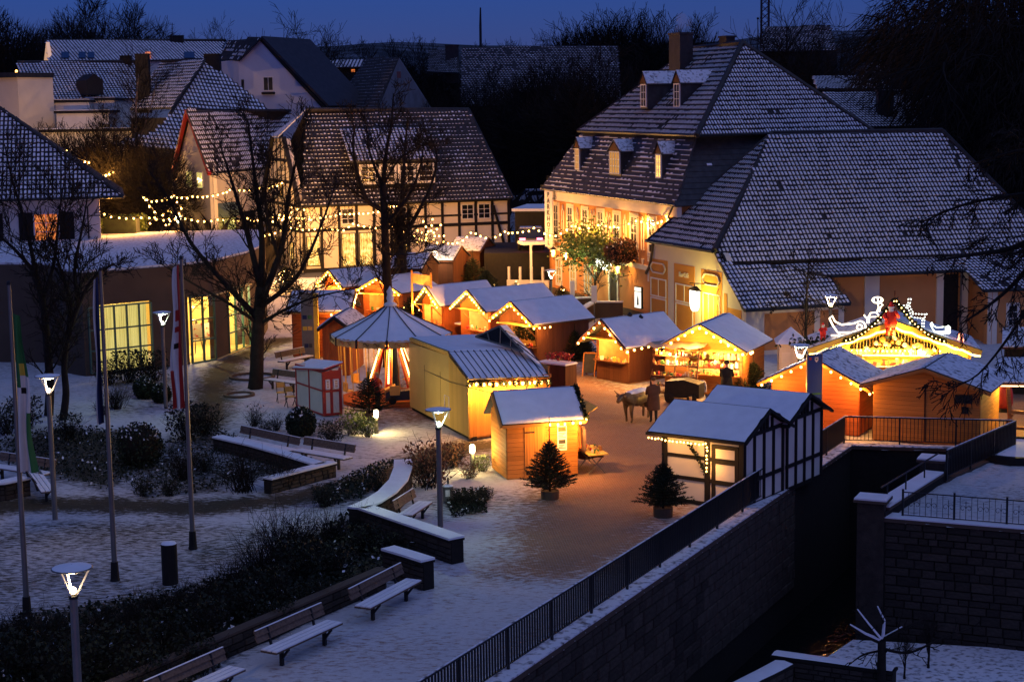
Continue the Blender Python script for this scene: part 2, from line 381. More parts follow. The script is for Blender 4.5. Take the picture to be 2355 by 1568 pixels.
# ---- hills beyond the town
def hills():
    prof = [(-6500, 150), (-3200, 150), (-1800, 165), (-1000, 182), (-560, 186), (-330, 200), (-120, 190), (60, 186), (300, 186), (520, 192), (760, 205), (1000, 214), (1300, 212), (1700, 205), (2600, 190), (6500, 150)]
    m = MB(); rows = [(1400, 0.0), (2400, .16), (3400, .45), (4300, .8), (5000, 1.0), (6200, .9)]; n = 160; vs = []
    for yy, k in rows:
        for i in range(n + 1):
            x = -6500 + 13000 * i / n; h = np.interp(x, [p[0] for p in prof], [p[1] for p in prof])
            vs.append((x, yy + 120 * sin(x * .004), k * h + (9 * mnoise.noise(V((x * .004, yy * .01, 0))) + 5 * mnoise.noise(V((x * .016, yy * .01, 3)))) * (k > 0)))
    fs = [(j * (n + 1) + i, j * (n + 1) + i + 1, (j + 1) * (n + 1) + i + 1, (j + 1) * (n + 1) + i) for j in range(len(rows) - 1) for i in range(n)]
    m.add(vs, fs); return struct('hills', m, pm('hill_forest_and_snow', (.02, .023, .024), .95, 0, .006, col2=(.15, .17, .21), thr=.58, soft=.12), True)
hills()

# ---- canal: walls, coping, water
CUBE = MB().box(0, 1, 0, 1, 0, 1)
def stone_mesh():
    m = MB(); a = .08
    m.add([(0, 0, 0), (1, 0, 0), (1, 0, 1), (0, 0, 1), (.06, -1, .08), (.94, -1, .07), (.95, -1, .92), (.05, -1, .94), (0, 1, 0), (1, 1, 0), (1, 1, 1), (0, 1, 1)],
          [(4, 5, 6, 7), (0, 1, 5, 4), (1, 2, 6, 5), (2, 3, 7, 6), (3, 0, 4, 7), (0, 8, 9, 1), (1, 9, 10, 2), (2, 10, 11, 3), (3, 11, 8, 0)])
    return m.mesh('stone', STONE)
STM = stone_mesh()
def stone_face(parent, a, b, z0, z1, cw, ch, limit=300, far_from=V((0, 0, 0)), skip=0):
    """coursed stones on the front of a wall from a to b, each a part; those beyond the limit joined"""
    M, L = frame(a, b, 0); items = []; z = z0; row = 0
    while z < z1 - .04:
        h = min(ch * rng.uniform(.75, 1.25), z1 - z)
        if z1 - z - h < ch * .4: h = z1 - z
        x = 0
        while x < L - .02:
            w = min(cw * rng.uniform(.55, 1.5), L - x)
            if L - x - w < cw * .35: w = L - x
            items.append((x, w, z, h)); x += w
        z += h; row += 1
    items.sort(key=lambda t: ((M @ V((t[0], 0, t[2]))) - V((0, 0, CAM_H))).length)
    g = .012; rest = MB()
    for i, (x, w, z, h) in enumerate(items):
        d = rng.uniform(.015, .05); T = M @ Matrix.Translation((x + g, 0, z + g)) @ Matrix.Diagonal((w - 2 * g, d, h - 2 * g, 1))
        if i < limit: inst('stone', STM, parent, T)
        else:
            q = [T @ v.co for v in STM.vertices]; rest.add(q, [tuple(p.vertices) for p in STM.polygons])
    if rest.v: rest.obj('stones', STONE, parent, None, False, 'stuff')
def wall_body(name, label, a, b, z0, z1, th, cap=.06, capw=.05, cw=.5, ch=.22, limit=300, stones=True, both=False):
    a = V(a); b = V(b); t = thing(name, label, 'wall', (a.x, a.y, z0)); M, L = frame(a, b, 0)
    MB(M).box(0, L, 0, th, z0, z1).obj('core', MORTAR, t)
    if stones: stone_face(t, a, b, z0 + .01, z1 - .01, cw, ch, limit)
    if cap:
        c = MB(M).box(-.04, L + .04, -capw, th + capw, z1, z1 + .07).obj('coping', MORTAR, t)
        k = MB(M); n = max(2, int(L / .5)); vs = []
        for i in range(n + 1):
            for yy in (-capw + .02, th * .5, th + capw - .02):
                vs.append((L * i / n, yy, z1 + .07 + cap * (rng.uniform(.7, 1.1) if yy == th * .5 else rng.uniform(.15, .55))))
        k.add(vs, [(i * 3 + j, (i + 1) * 3 + j, (i + 1) * 3 + j + 1, i * 3 + j + 1) for i in range(n) for j in range(2)]); k.obj('snow_cover', SNOW, c, smooth=True)
    return t
WATER_Z = -4.5
def canal():
    w = MB(); w.add([(-40, 0, WATER_Z), (45, 0, WATER_Z), (45, 64, WATER_Z), (-40, 64, WATER_Z)], [(0, 1, 2, 3)])
    m = bpy.data.materials.new('dark_water'); nt, N, L, b = nodes(m); b.inputs['Base Color'].default_value = (.006, .008, .008, 1); b.inputs['Roughness'].default_value = .08
    nz = N.new('ShaderNodeTexNoise'); nz.inputs['Scale'].default_value = 3.5; nz.inputs['Detail'].default_value = 4; tc = N.new('ShaderNodeTexCoord'); L.new(tc.outputs['Object'], nz.inputs['Vector'])
    bp = N.new('ShaderNodeBump'); bp.inputs['Strength'].default_value = .5; bp.inputs['Distance'].default_value = .1; L.new(nz.outputs[0], bp.inputs['Height']); L.new(bp.outputs[0], b.inputs['Normal'])
    struct('water', w, m)
    d = (CW1 - CW0).normalized(); nrm = V((d.y, -d.x, 0))
    # the market side: seen from the water, its stones face the canal
    wa = thing('canal_wall', 'long dark stone embankment wall under the railing, dropping into the black canal', 'wall', (CW0.x, CW0.y, WATER_Z))
    MB(frame(CW0, CW1, 0)[0]).box(0, (CW1 - CW0).length, .03, .7, WATER_Z - .5, -.03).obj('core', MORTAR, wa)
    s0 = V((-.9, 34.5, 0)); stone_face(wa, s0 - d * 3, CW1 - d * 7, -3.4, -.05, .62, .34, 300)
    cp = MB(frame(CW0, CW1, 0)[0]).box(0, (CW1 - CW0).length + .3, -.06, .62, -.03, .10).obj('coping', CONC, wa)
    MB(frame(CW0, CW1, 0)[0]).box(0, (CW1 - CW0).length + .3, -.05, .60, .101, .135).obj('snow_cover', SNOWT, cp)
    nw = thing('canal_end_wall', 'short dark wall closing the far end of the canal below the cross railing', 'wall', (CW1.x, CW1.y, WATER_Z))
    MB(frame(CW1, NE, 0)[0]).box(-.2, (NE - CW1).length + .4, 0, .6, WATER_Z - .5, -.03).obj('core', MORTAR, nw)
    c2 = MB(frame(CW1, NE, 0)[0]).box(.0, (NE - CW1).length + .4, -.06, .5, -.03, .09).obj('coping', CONC, nw)
    MB(frame(CW1, NE, 0)[0]).box(.0, (NE - CW1).length + .4, -.05, .48, .091, .12).obj('snow_cover', SNOWT, c2)
    rw = thing('canal_side_wall', 'dark wall on the far side of the canal between the two snow topped pillars', 'wall', (PA.x, PA.y, WATER_Z))
    MB(frame(NE, PA, 0)[0]).box(-.3, (NE - PA).length, 0, .6, WATER_Z - .5, -.03).obj('core', MORTAR, rw)
    MB(frame(PA, PB, 0)[0]).box(0, (PB - PA).length, 0, .55, WATER_Z - .5, .28).obj('core', MORTAR, rw)
    c3 = MB(frame(PA, PB, 0)[0]).box(0.3, (PB - PA).length - .3, -.05, .6, .28, .36).obj('coping', CONC, rw)
    MB(frame(PA, PB, 0)[0]).box(0.3, (PB - PA).length - .3, -.03, .58, .361, .41).obj('snow_cover', SNOW, c3)
    MB(frame(NE, PA, 0)[0]).box(0, (NE - PA).length, -.05, .6, -.03, .08).obj('coping', CONC, rw)
    for i, (p, z, lab) in enumerate(((PA, .72, 'square stone pillar with a flat snowy cap, the upper one beside the canal rail'), (PB, .62, 'square stone pillar with a flat snowy cap at the corner of the terrace wall'))):
        t = thing('wall_pillar', lab, 'pillar', (p.x, p.y, WATER_Z), 'pillars of the canal wall')
        M = frame(PB, TW1, 0)[0].copy(); M.translation = V((p.x, p.y, 0))
        MB(M).box(-.30, .52, -.12, .6, WATER_Z, z - .08).obj('shaft', STONE, t)
        MB(M).box(-.40, .62, -.22, .7, z - .08, z).obj('cap', CONC, t)
        MB(M).box(-.38, .60, -.20, .68, z + .001, z + .05).obj('snow_cover', SNOW, t)
    # terrace wall on the right with its coping
    tw = thing('terrace_wall', 'tall brown stone terrace wall with a snowy ledge and iron fence', 'wall', (PB.x, PB.y, -3.6))
    M, L = frame(PB, TW1, 0)
    MB(M).box(.5, L, .03, .6, WATER_Z, -.02).obj('core', MORTAR, tw)
    e = PB + (TW1 - PB).normalized() * 6.4; s = PB + (TW1 - PB).normalized() * .53
    stone_face(tw, s, e, -3.75, -.03, .52, .255, 300)
    c4 = MB(M).box(.5, L, -.08, .62, -.02, .09).obj('coping', CONC, tw)
    MB(M).box(.5, L, -.07, .6, .091, .13).obj('snow_cover', SNOW, c4)
    # lower garden
    lg = MB(); z = -3.6
    poly = gp([(1962, 1470), (2500, 1500)], z) + [V((42, 36, z)), V((42, 12, z)), V((5.3, 12, z))] + gp([(1700, 1620), (1800, 1545), (1890, 1518)], z)
    lg.add(poly, [tuple(range(len(poly)))[::-1]]); struct('lower_garden', lg, SNOWT)
    bank = MB(); bank.prism([p + V((0, 0, -.02)) for p in poly], (0, 0, -1.2)); struct('garden_bank', bank, MORTAR)
    p0, p1 = G(1775, 1507, -2.9), G(2052, 1545, -2.9)
    wall_body('garden_wall', 'low stone garden wall with thick snow on top in the lower garden', (p0.x, p0.y, 0), (p1.x, p1.y, 0), -3.6, -2.97, .45, .08, .05, .4, .16, 120)
    q0, q1 = G(1700, 1575, -2.7), G(1822, 1527, -2.9)
    wall_body('garden_wall', 'snow capped wall stub running out of the bottom edge beside the canal', (q0.x, q0.y, 0), (q1.x, q1.y, 0), -3.6, -2.97, .5, .08, .05, .4, .2, 60)
canal()

# ---- railings
UNITC = CUBE.mesh('bar', DARK)
def railing(label, a, b, h=1.03, step=.135, post=2.25, z=.1, group='steel railings round the canal'):
    a = V((a[0], a[1], 0)); b = V((b[0], b[1], 0)); t = thing('railing', label, 'railing', (a.x, a.y, z), group); M, L = frame(a, b, 0)
    n = max(1, round(L / post)); pl = L / n
    for i in range(n + 1):
        inst('post', UNITC, t, M @ Matrix.Translation((i * pl - .03, -.03, z)) @ Matrix.Diagonal((.06, .06, h, 1)))
    MB(M).box(0, L, -.028, .028, z + h - .045, z + h).obj('top_rail', DARK, t)
    MB(M).box(0, L, -.02, .02, z + .13, z + .16).obj('bottom_rail', DARK, t)
    MB(M).box(0, L, -.022, .022, z + h + .001, z + h + .014).obj('snow_cover', SNOWT, t)
    nb = int(L / step)
    for i in range(nb):
        x = (i + .5) * L / nb
        inst('baluster', UNITC, t, M @ Matrix.Translation((x - .012, -.022, z + .15)) @ Matrix.Diagonal((.024, .044, h - .19, 1)))
dd = (CW1 - CW0).normalized(); off = V((-dd.y, dd.x, 0)) * .3
railing('long dark steel railing running along the promenade edge above the canal', CW0 + dd * 12.5 + off, CW1 + off + dd * .1)
railing('dark steel railing across the far end of the canal below the wooden huts', CW1 + V((-.2, .35, 0)), NE + V((.75, .2, 0)))
railing('dark steel railing on the far bank, sloping down to the pillar', NE + V((.8, .1, 0)), PA + V((.45, -.5, 0)))
def low_rail():
    t = thing('hand_rail', 'low single bar hand rail on the snowy ledge between the two pillars', 'railing', (PB.x, PB.y, .4)); M, L = frame(PB, PA, 0)
    for x in (.9, 2.7, 4.6): MB(M).box(x - .02, x + .02, -.32, -.28, .4, .95).obj('post', DARK, t)
    MB(M).bar((.3, -.3, .95), (L, -.3, .95), .04).obj('top_rail', DARK, t)
low_rail()
def deco_fence():
    M, L = frame(PB, TW1, 0); x0, x1 = 1.0, 8.5
    t = thing('iron_fence', 'black wrought iron fence with scrolls standing on the terrace ledge', 'fence', M @ V((x0, .3, .1)))
    MB(M).bar((x0, .3, .16), (x1, .3, .16), .025).obj('bottom_rail', DARK, t); MB(M).bar((x0, .3, .86), (x1, .3, .86), .03).obj('top_rail', DARK, t)
    i = 0; x = x0
    while x < x1:
        if i % 9 == 0: MB(M).box(x - .03, x + .03, .27, .33, .1, .95).obj('post', DARK, t)
        elif i % 3 == 2:
            s = MB(M)
            for sg in (-1, 1): s.tube([(x + sg * (.09 - .085 * cos(k * .75) * (1 - k * .07)), .3, .5 + .10 * sin(k * .75) * (1 - k * .07)) for k in range(9)], .008, 4)
            s.bar((x, .3, .16), (x, .3, .72), .016); s.obj('scroll', DARK, t)
        else: MB(M).bar((x, .3, .16), (x, .3, .86), .014).obj('baluster', DARK, t)
        x += .17; i += 1
deco_fence()
# ================================================================== buildings
_cm = {}
def cube(mat):
    if mat.name not in _cm: _cm[mat.name] = CUBE.mesh('piece', mat)
    return _cm[mat.name]
def piece(name, parent, M, x0, x1, y0, y1, z0, z1, mat):
    return inst(name, cube(mat), parent, M @ Matrix.Translation((x0, y0, z0)) @ Matrix.Diagonal((x1 - x0, y1 - y0, z1 - z0, 1)))
def beam(name, parent, a, b, w, mat, up=(0, 0, 1)):
    """a straight bar between two world points"""
    a = V(a); b = V(b); d = b - a; L = d.length; d.normalize(); u = V(up)
    if abs(d.dot(u)) > .98: u = V((0, 1, 0))
    s = d.cross(u).normalized(); t = s.cross(d)
    Mx = Matrix(((d.x, s.x, t.x, a.x), (d.y, s.y, t.y, a.y), (d.z, s.z, t.z, a.z), (0, 0, 0, 1)))
    return inst(name, cube(mat), parent, Mx @ Matrix.Translation((0, -w / 2, -w / 2)) @ Matrix.Diagonal((L, w, w, 1)))
def tile_mesh(snow, mat, flat=False):
    m = MB()
    if flat:
        m.add([(0.02, 0, .03), (.98, 0, .03), (.98, 1.06, .0), (.02, 1.06, .0), (.02, 0, .0), (.98, 0, .0)], [(0, 1, 2, 3), (4, 5, 1, 0)])
        z = .034
    else:
        pr = [(0, .012), (.62, .012), (.74, .055), (.90, .055), (1.0, .012)]
        n = len(pr)
        m.add([(u, 0, z + .022) for u, z in pr] + [(u, 1.05, z) for u, z in pr] + [(u, 0, -.01) for u, z in pr],
              [(i, i + 1, n + i + 1, n + i) for i in range(n - 1)] + [(2 * n + i, 2 * n + i + 1, i + 1, i) for i in range(n - 1)])
        z = .03
    if snow > 0:
        u0, u1, v0, v1 = (.03, .64, .22, .22 + .76 * snow) if not flat else (.04, .96, .02, .02 + .45 * snow)
        h = .035 if not flat else .018
        m.add([(u0, v0, z), (u1, v0, z), (u1, v1, z - .02), (u0, v1, z - .02), (u0 + .05, v0 + .06, z + h), (u1 - .05, v0 + .06, z + h), (u1 - .05, v1 - .05, z + h - .02), (u0 + .05, v1 - .05, z + h - .02)],
              [(4, 5, 6, 7), (0, 1, 5, 4), (1, 2, 6, 5), (2, 3, 7, 6), (3, 0, 4, 7)], 1)
    return m.mesh('tile', [mat, TSNOW])
TILES = [tile_mesh(1, CLAY), tile_mesh(.8, CLAY), tile_mesh(0, CLAY)]
FROST = [tile_mesh(.5, CLAY), tile_mesh(.22, CLAY), tile_mesh(0, CLAY)]
SLATES = [tile_mesh(1, SLATE, True), tile_mesh(.5, SLATE, True), tile_mesh(0, SLATE, True)]
def roof_plane(parent, poly, pu=.23, pv=.34, kinds=TILES, limit=0, bare=.05, snowy=.8, th=.12, name='roof', under=None, piece_name='tile', patch=1.5):
    """one slope: poly starts with its eave, left to right as seen from outside"""
    p = [V(q) for q in poly]; u = (p[1] - p[0]).normalized()
    n = u.cross(sum(p[2:], V((0, 0, 0))) / (len(p) - 2) - p[0]).normalized()
    if n.z < 0: n = -n
    eye = V((0, 0, CAM_H))                # survey points of one slope are brought onto one plane
    for i in range(2, len(p)):
        e = p[i] - eye; k = n.dot(e)
        if len(p) > 3 and abs(k) > .02 * e.length:
            q = eye + e * (n.dot(p[0] - eye) / k); p[i] = q if (q - p[i]).length < 5 else p[i] - n * n.dot(p[i] - p[0])
        elif len(p) > 3: p[i] = p[i] - n * n.dot(p[i] - p[0])
    v = n.cross(u)
    r = MB().prism([q - n * th for q in p], n * (th - .004)).obj(name, under or TARP, parent)
    q2 = [((q - p[0]).dot(u), (q - p[0]).dot(v)) for q in p]
    us = [q[0] for q in q2]; vs = [q[1] for q in q2]
    gu = np.arange(min(us) + pu / 2, max(us), pu); gv = np.arange(min(vs) + pv / 2, max(vs), pv)
    if not len(gu) or not len(gv): return r
    U, W = np.meshgrid(gu, gv); ok = inside(q2, U, W); U = U[ok]; W = W[ok]
    Mr = Matrix(((u.x, v.x, n.x, p[0].x), (u.y, v.y, n.y, p[0].y), (u.z, v.z, n.z, p[0].z), (0, 0, 0, 1)))
    px = p[0].x + U * u.x + W * v.x; py = p[0].y + U * u.y + W * v.y
    od = np.argsort(np.hypot(px, py)); R3 = np.array(Mr.to_3x3()); o3 = np.array(Mr.translation)
    bv = [np.array([c.co[:] for c in k.vertices]) for k in kinds]; bf = [[tuple(f.vertices) for f in k.polygons] for k in kinds]; bm_ = [[f.material_index for f in k.polygons] for k in kinds]
    VV = []; FF = []; MM = []; nv = 0
    for c, i in enumerate(od):
        s = mnoise.noise(V((px[i] / patch, py[i] / patch, W[i] / patch))) * .5 + rng.uniform(-.28, .28)
        k = 2 if s < bare - .42 else (1 if s < .42 - snowy * .5 else 0)
        ju = rng.uniform(-.012, .012); x0 = U[i] - pu / 2 + ju; y0 = W[i] - pv / 2
        if c < limit:
            inst(piece_name, kinds[k], r, Mr @ Matrix.Translation((x0, y0, 0)) @ Matrix.Diagonal((pu, pv, 1, 1)))
        else:
            q = bv[k] * np.array([pu, pv, 1]) + np.array([x0, y0, 0]); VV.append(q @ R3.T + o3)
            FF.extend([tuple(a + nv for a in f) for f in bf[k]]); MM.extend(bm_[k]); nv += len(q)
    if VV:
        m = MB(); m.v = np.concatenate(VV).tolist(); m.f = FF; m.m = MM
        m.obj(piece_name + 's', list(kinds[0].materials), r, None, False, 'stuff')
    return r
def ridge(parent, pts, r=.12, name='ridge_tiles'):
    return MB().tube([V(p) for p in pts], r, 6).obj(name, CLAY, parent)
def wall(parent, a, b, z0, z1, mat, th=.3, name='wall'):
    M, L = frame(a, b, 0); o = MB(M).box(0, L, 0, th, z0, z1).obj(name, mat, parent); return o, M, L
def window(parent, M, x0, x1, z0, z1, nx=2, nz=3, pane=None, fmat=None, y=-.03, bw=.05, surround=0, smat=None, sill=False, deep=.08):
    fmat = fmat or WTRIM; pane = pane or GLASSD
    f = MB(M); f.box(x0, x0 + bw, y - .03, y + deep, z0, z1); f.box(x1 - bw, x1, y - .03, y + deep, z0, z1)
    f.box(x0 + bw, x1 - bw, y - .03, y + deep, z0, z0 + bw); f.box(x0 + bw, x1 - bw, y - .03, y + deep, z1 - bw, z1)
    iw = (x1 - x0 - 2 * bw); ih = (z1 - z0 - 2 * bw); b2 = bw * .55
    for i in range(1, nx): f.box(x0 + bw + iw * i / nx - b2 / 2, x0 + bw + iw * i / nx + b2 / 2, y - .022, y + deep - .01, z0 + bw, z1 - bw)
    for i in range(1, nz): f.box(x0 + bw, x1 - bw, y - .018, y + deep - .014, z0 + bw + ih * i / nz - b2 / 2, z0 + bw + ih * i / nz + b2 / 2)
    if surround: 
        s = surround
        f.box(x0 - s, x0 - .001, y - .012, y + .05, z0 - s, z1 + s, 1); f.box(x1 + .001, x1 + s, y - .012, y + .05, z0 - s, z1 + s, 1)
        f.box(x0 - .001, x1 + .001, y - .011, y + .05, z1 + .001, z1 + s, 1); f.box(x0 - .001, x1 + .001, y - .011, y + .05, z0 - s, z0 - .001, 1)
    w = f.obj('window', [fmat, smat or TRIM], parent)
    for i in range(nx):
        for k in range(nz):
            piece('pane', w, M, x0 + bw + iw * i / nx, x0 + bw + iw * (i + 1) / nx, y + .012, y + .03, z0 + bw + ih * k / nz, z0 + bw + ih * (k + 1) / nz, pane)
    if sill: MB(M).box(x0 - .1, x1 + .1, y - .12, y + .05, z0 - .07, z0 - .002).obj('sill', fmat, w)
    return w
def text(parent, body, M, size, mat, ext=.02, name='lettering', space=1.0, align='CENTER'):
    cu = bpy.data.curves.new(name, 'FONT'); cu.body = body; cu.size = size; cu.extrude = ext; cu.align_x = align; cu.align_y = 'CENTER'; cu.space_line = space; cu.resolution_u = 2
    t = bpy.data.objects.new(name, cu); me = bpy.data.meshes.new_from_object(t); bpy.data.objects.remove(t); me.materials.clear(); me.materials.append(mat)
    Rx = Matrix.Rotation(pi / 2, 4, 'X')
    return inst(name, me, parent, M @ Rx)
def chimney(parent, p, w, d, z0, z1, mat=None, rot=0.0):
    M = Matrix.Translation((p[0], p[1], 0)) @ Matrix.Rotation(rot, 4, 'Z'); c = MB(M)
    c.box(-w / 2, w / 2, -d / 2, d / 2, z0, z1 - .12); c.box(-w / 2 - .06, w / 2 + .06, -d / 2 - .06, d / 2 + .06, z1 - .12, z1)
    return c.obj('chimney', mat or CLAY, parent)
def gutter(parent, a, b, r=.07):
    return MB().tube([a, b], r, 6).obj('gutter', DARK, parent)
def dormer(parent, a, b, zs, depth, zt, side=SLATE, nx=2, nz=4, pane=None, peak=.55, roofsnow=True):
    """small gabled dormer: front from a to b, sill height zs, eave height zt, running back into the roof"""
    M, L = frame(a, b, 0); d = MB(M); d.box(0, L, 0, depth, zs - .1, zt); dm = d.obj('dormer', side, parent)
    MB(M).prism([(-.05, -.06, zt), (L + .05, -.06, zt), (L / 2, -.06, zt + peak)], (0, .10, 0)).obj('pediment', PLD, dm)
    r = MB(M)
    for s in (-1, 1):
        e = L / 2 + s * (L / 2 + .16); r.add([(e, -.14, zt - .10), (L / 2, -.14, zt + peak + .08), (L / 2, depth + .4, zt + peak + .08), (e, depth + .4, zt - .10)], [(0, 1, 2, 3) if s < 0 else (3, 2, 1, 0)])
    r.obj('dormer_roof', SLATE, dm)
    if roofsnow:
        k = MB(M)
        for s in (-1, 1):
            e = L / 2 + s * (L / 2 + .12); k.slab([(e, -.10, zt - .05), (L / 2, -.10, zt + peak + .10), (L / 2, depth + .3, zt + peak + .10), (e, depth + .3, zt - .05)], .05)
        k.obj('snow_cover', SNOWT, dm)
    window(dm, M, .10, L - .10, zs, zt - .06, nx, nz, pane, WTRIM, -.05, .07)
    return dm

# ---------------------------------------------------------------- the park hotel
def hotel():
    L = A(1262, 430, 114.8); Rr = A(1566, 467, 94.0); zt = 7.0
    t = thing('hotel_building', 'peach hotel with white ornament, grey mansard roof and lit lanterns beside the door', 'hotel', (L.x, L.y, 0))
    w, M, LL = wall(t, (L.x, L.y, 0), (Rr.x, Rr.y, 0), 0, zt, PEACH, .4)
    slope = (Rr.z - L.z) / LL
    d = V((Rr.x - L.x, Rr.y - L.y, 0)).normalized(); nn = V((-d.y, d.x, 0))
    wall(t, Rr + nn * .0, Rr + nn * 12, 0, zt, PEACH, .4); wall(t, L + nn * 12, L, 0, zt, PEACH, .4)
    # the storey bands
    MB(M).box(-.1, LL + .1, -.28, .0, zt - .62, zt + .02).obj('cornice', TRIM, t)
    MB(M).box(-.05, LL + .05, -.10, .0, 3.02, 3.30).obj('string_course', TRIM, t)
    MB(M).box(-.05, LL + .05, -.06, .0, 0, .45).obj('plinth', CONC, t)
    gutter(t, M @ V((-.2, -.42, zt + .06)), M @ V((LL + .1, -.42, zt + .06)))
    # eight tall windows with ornament between them
    n = 8; wp = LL / n
    def arch(x0, x1, z0, z1, up):
        pts = [(x0, z0), (x0, z1), ((x0 + x1) / 2 - .12, z1 + .02), ((x0 + x1) / 2, z1 + .34 * up), ((x0 + x1) / 2 + .12, z1 + .02), (x1, z1), (x1, z0)]
        return [M @ V((a, -.03, b)) for a, b in pts]
    for i in range(n):
        x = wp * (i + .52)
        window(t, M, x - .48, x + .48, 4.05, 6.05, 2, 4, GLASSD if i != 7 else LITA, WTRIM, -.03, .06, .20, TRIM)
        MB(M).box(x - .68, x + .68, -.03, .0, 3.55, 3.82).obj('apron', TRIM, t)
        for sg in (-1, 1):
            xx = x + sg * (wp * .5 - .34) if 0 < i or sg > 0 else None
            if xx is None or sg < 0: continue
            for o in ((-.05, .40) if i in (2, 3) else (.12,)):
                g = MB(); g.tube(arch(xx + o, xx + o + .40, 4.15, 5.75, 1), .045, 4); g.tube(arch(xx + o, xx + o + .40, 4.05, 3.62, -1)[1:6], .04, 4)
                g.obj('ornament', TRIM, t)
    # ground floor windows, arched niche, door
    for i, (x, pn) in enumerate(((1.9, LITA), (4.6, LITA), (7.3, LITA))):
        window(t, M, x - .5, x + .5, .8, 2.45, 2, 3, pn, WTRIM, -.03, .06, .14, TRIM)
    window(t, M, 18.2, 19.2, .7, 2.4, 2, 3, LITA, WTRIM, -.03, .06, .16, TRIM)
    dx0, dx1 = wallx(M, 1404), wallx(M, 1421)
    MB(M).box(dx0, dx1, -.02, .25, 0, 2.4).obj('doorway', BLACKT, t)
    MB(M).box(dx0 - .2, dx0 - .002, -.08, .05, 0, 2.6).obj('door_frame', TRIM, t)
    MB(M).box(dx1 + .002, dx1 + .2, -.08, .05, 0, 2.6).obj('door_frame', TRIM, t)
    # mansard: steep slates below, tiled hipped roof above
    zb = zt + .02; e0 = M @ V((-.45, -.45, zb)); e1 = M @ V((LL + .3, -.45, zb))
    m0 = A(1338, 306, 113.0); m1 = A(1600, 314, 95.2)
    er = M @ V((LL + .3, 12.6, zb)); el = M @ V((-.45, 12.6, zb)); m2 = A(2004, 301, 100.5); m3 = m0 + (m2 - m1)
    roof_plane(t, [e0, e1, m1, m0], .30, .30, SLATES, 120, .30, .35, name='mansard_front', piece_name='slate')
    roof_plane(t, [e1, er, m2, m1], .34, .34, SLATES, 0, .9, .05, name='mansard_side', piece_name='slate')
    roof_plane(t, [el, e0, m0, m3], .34, .34, SLATES, 0, .6, .2, name='mansard_end', piece_name='slate')
    o = V((0, 0, .06)); d0 = A(1329, 304, 112.6) + o; d1 = A(1602, 315, 94.6) + o; d2 = A(2006, 303, 100.2) + o; d3 = d0 + (d2 - d1)
    rl = A(1592, 112, 109.3); rr = A(1707, 99, 101.8)
    roof_plane(t, [d0, d1, rr, rl], .21, .40, TILES, 200, .02, .95, name='roof_front')
    roof_plane(t, [d1, d2, rr], .20, .36, TILES, 100, -.1, 1.0, name='roof_side')
    roof_plane(t, [d3, d0, rl], .24, .40, TILES, 0, .02, .9, name='roof_end')
    MB().slab([d2, d3, rl, rr], .1).obj('roof_back', TARP, t)
    ridge(t, [rl, rr, d1], .17); ridge(t, [rr, d2], .17); ridge(t, [rl, d0], .15)
    MB().tube([d0, d1, d2], .09, 6).obj('gutter', DARK, t)
    c = A(1566, 150, 107.0); chimney(t, (c.x, c.y), 1.5, .9, c.z - 2.5, A(1566, 76, 107.0).z, rot=-1.2)
    c = A(1672, 100, 104.5); chimney(t, (c.x, c.y), .9, .6, c.z - 1.2, A(1672, 83, 104.5).z, rot=-1.2)
    # dormers: three in the mansard, two in the upper roof
    for px0, px1, pyb, pyt, Y, pn, nx in ((1323, 1336, 390, 340, 110.6, LITA, 2), (1402, 1443, 399, 346, 104.6, LITA, 4), (1508, 1530, 409, 352, 98.0, LITY, 2)):
        a = A(px0, pyb, Y); wl_ = 1.0 if nx == 2 else 1.9
        b = a + d * wl_; dormer(t, (a.x, a.y, 0), (b.x, b.y, 0), a.z, 2.6, a.z + 1.42, SLATE, nx, 3, pn)
    for px0, pyb, Y in ((1474, 247, 105.3), (1550, 247, 101.8)):
        a = A(px0, pyb, Y); b = a + d * 1.05; dormer(t, (a.x, a.y, 0), (b.x, b.y, 0), a.z, 3.0, a.z + 1.45, SLATE, 2, 3, GLASSD, .6)
    # downpipe at the right corner
    MB().tube([M @ V((LL - .2, -.4, zt)), M @ V((LL - .75, -.42, zt - .6)), M @ V((LL - .3, -.3, zt - 1.3)), M @ V((LL - .05, -.15, zt - 2)), M @ V((LL - .05, -.15, 3))], .06, 6).obj('downpipe', DARK, t)
    # flower boxes under the windows
    for i in range(5):
        x = wp * (i + .52); p = M @ V((x, -.22, 3.98)); f = thing('flower_box', ('first', 'second', 'third', 'fourth', 'fifth')[i] + ' dark flower box under a hotel window, counted from the hotel sign', 'flower box', p, 'flower boxes on the hotel front')
        MB(M).box(x - .45, x + .45, -.32, -.06, 3.82, 4.0).obj('box', BLACKT, f)
        k = MB()
        for _ in range(110):
            q = M @ V((x + rng.uniform(-.5, .5), -.2 + rng.uniform(-.2, .12), 4.0 + rng.uniform(-.02, .28))); leafquad(k, q, .09)
        k.obj('plants', LEAF, f)
    # vertical sign on the left corner
    s = thing('hotel_sign', 'tall white vertical sign reading PARKHOTEL on the hotel corner', 'sign', M @ V((-.3, -.6, 3.5)))
    q0, q1 = A(1253, 500, 113.4), A(1270, 500, 112.7); Ms, SL = frame((q0.x, q0.y, 0), (q1.x, q1.y, 0)); h0, h1 = A(1262, 568, 113).z, A(1262, 440, 113).z
    MB(Ms).box(0, SL, 0, .12, h0, h1).obj('board', WTRIM, s); MB(Ms).box(SL, SL + .3, .04, .08, h0 + .4, h0 + .46).obj('bracket', DARK, s); MB(Ms).box(SL, SL + .3, .04, .08, h1 - .5, h1 - .44).obj('bracket', DARK, s)
    word = 'PARKHOTEL'
    for i, c in enumerate(word):
        text(s, c, Ms @ Matrix.Translation((SL / 2, -.015, h1 - .25 - i * (h1 - h0 - .45) / 8.2)), .46, BLACKT, .012, 'letter')
    return t, M, LL
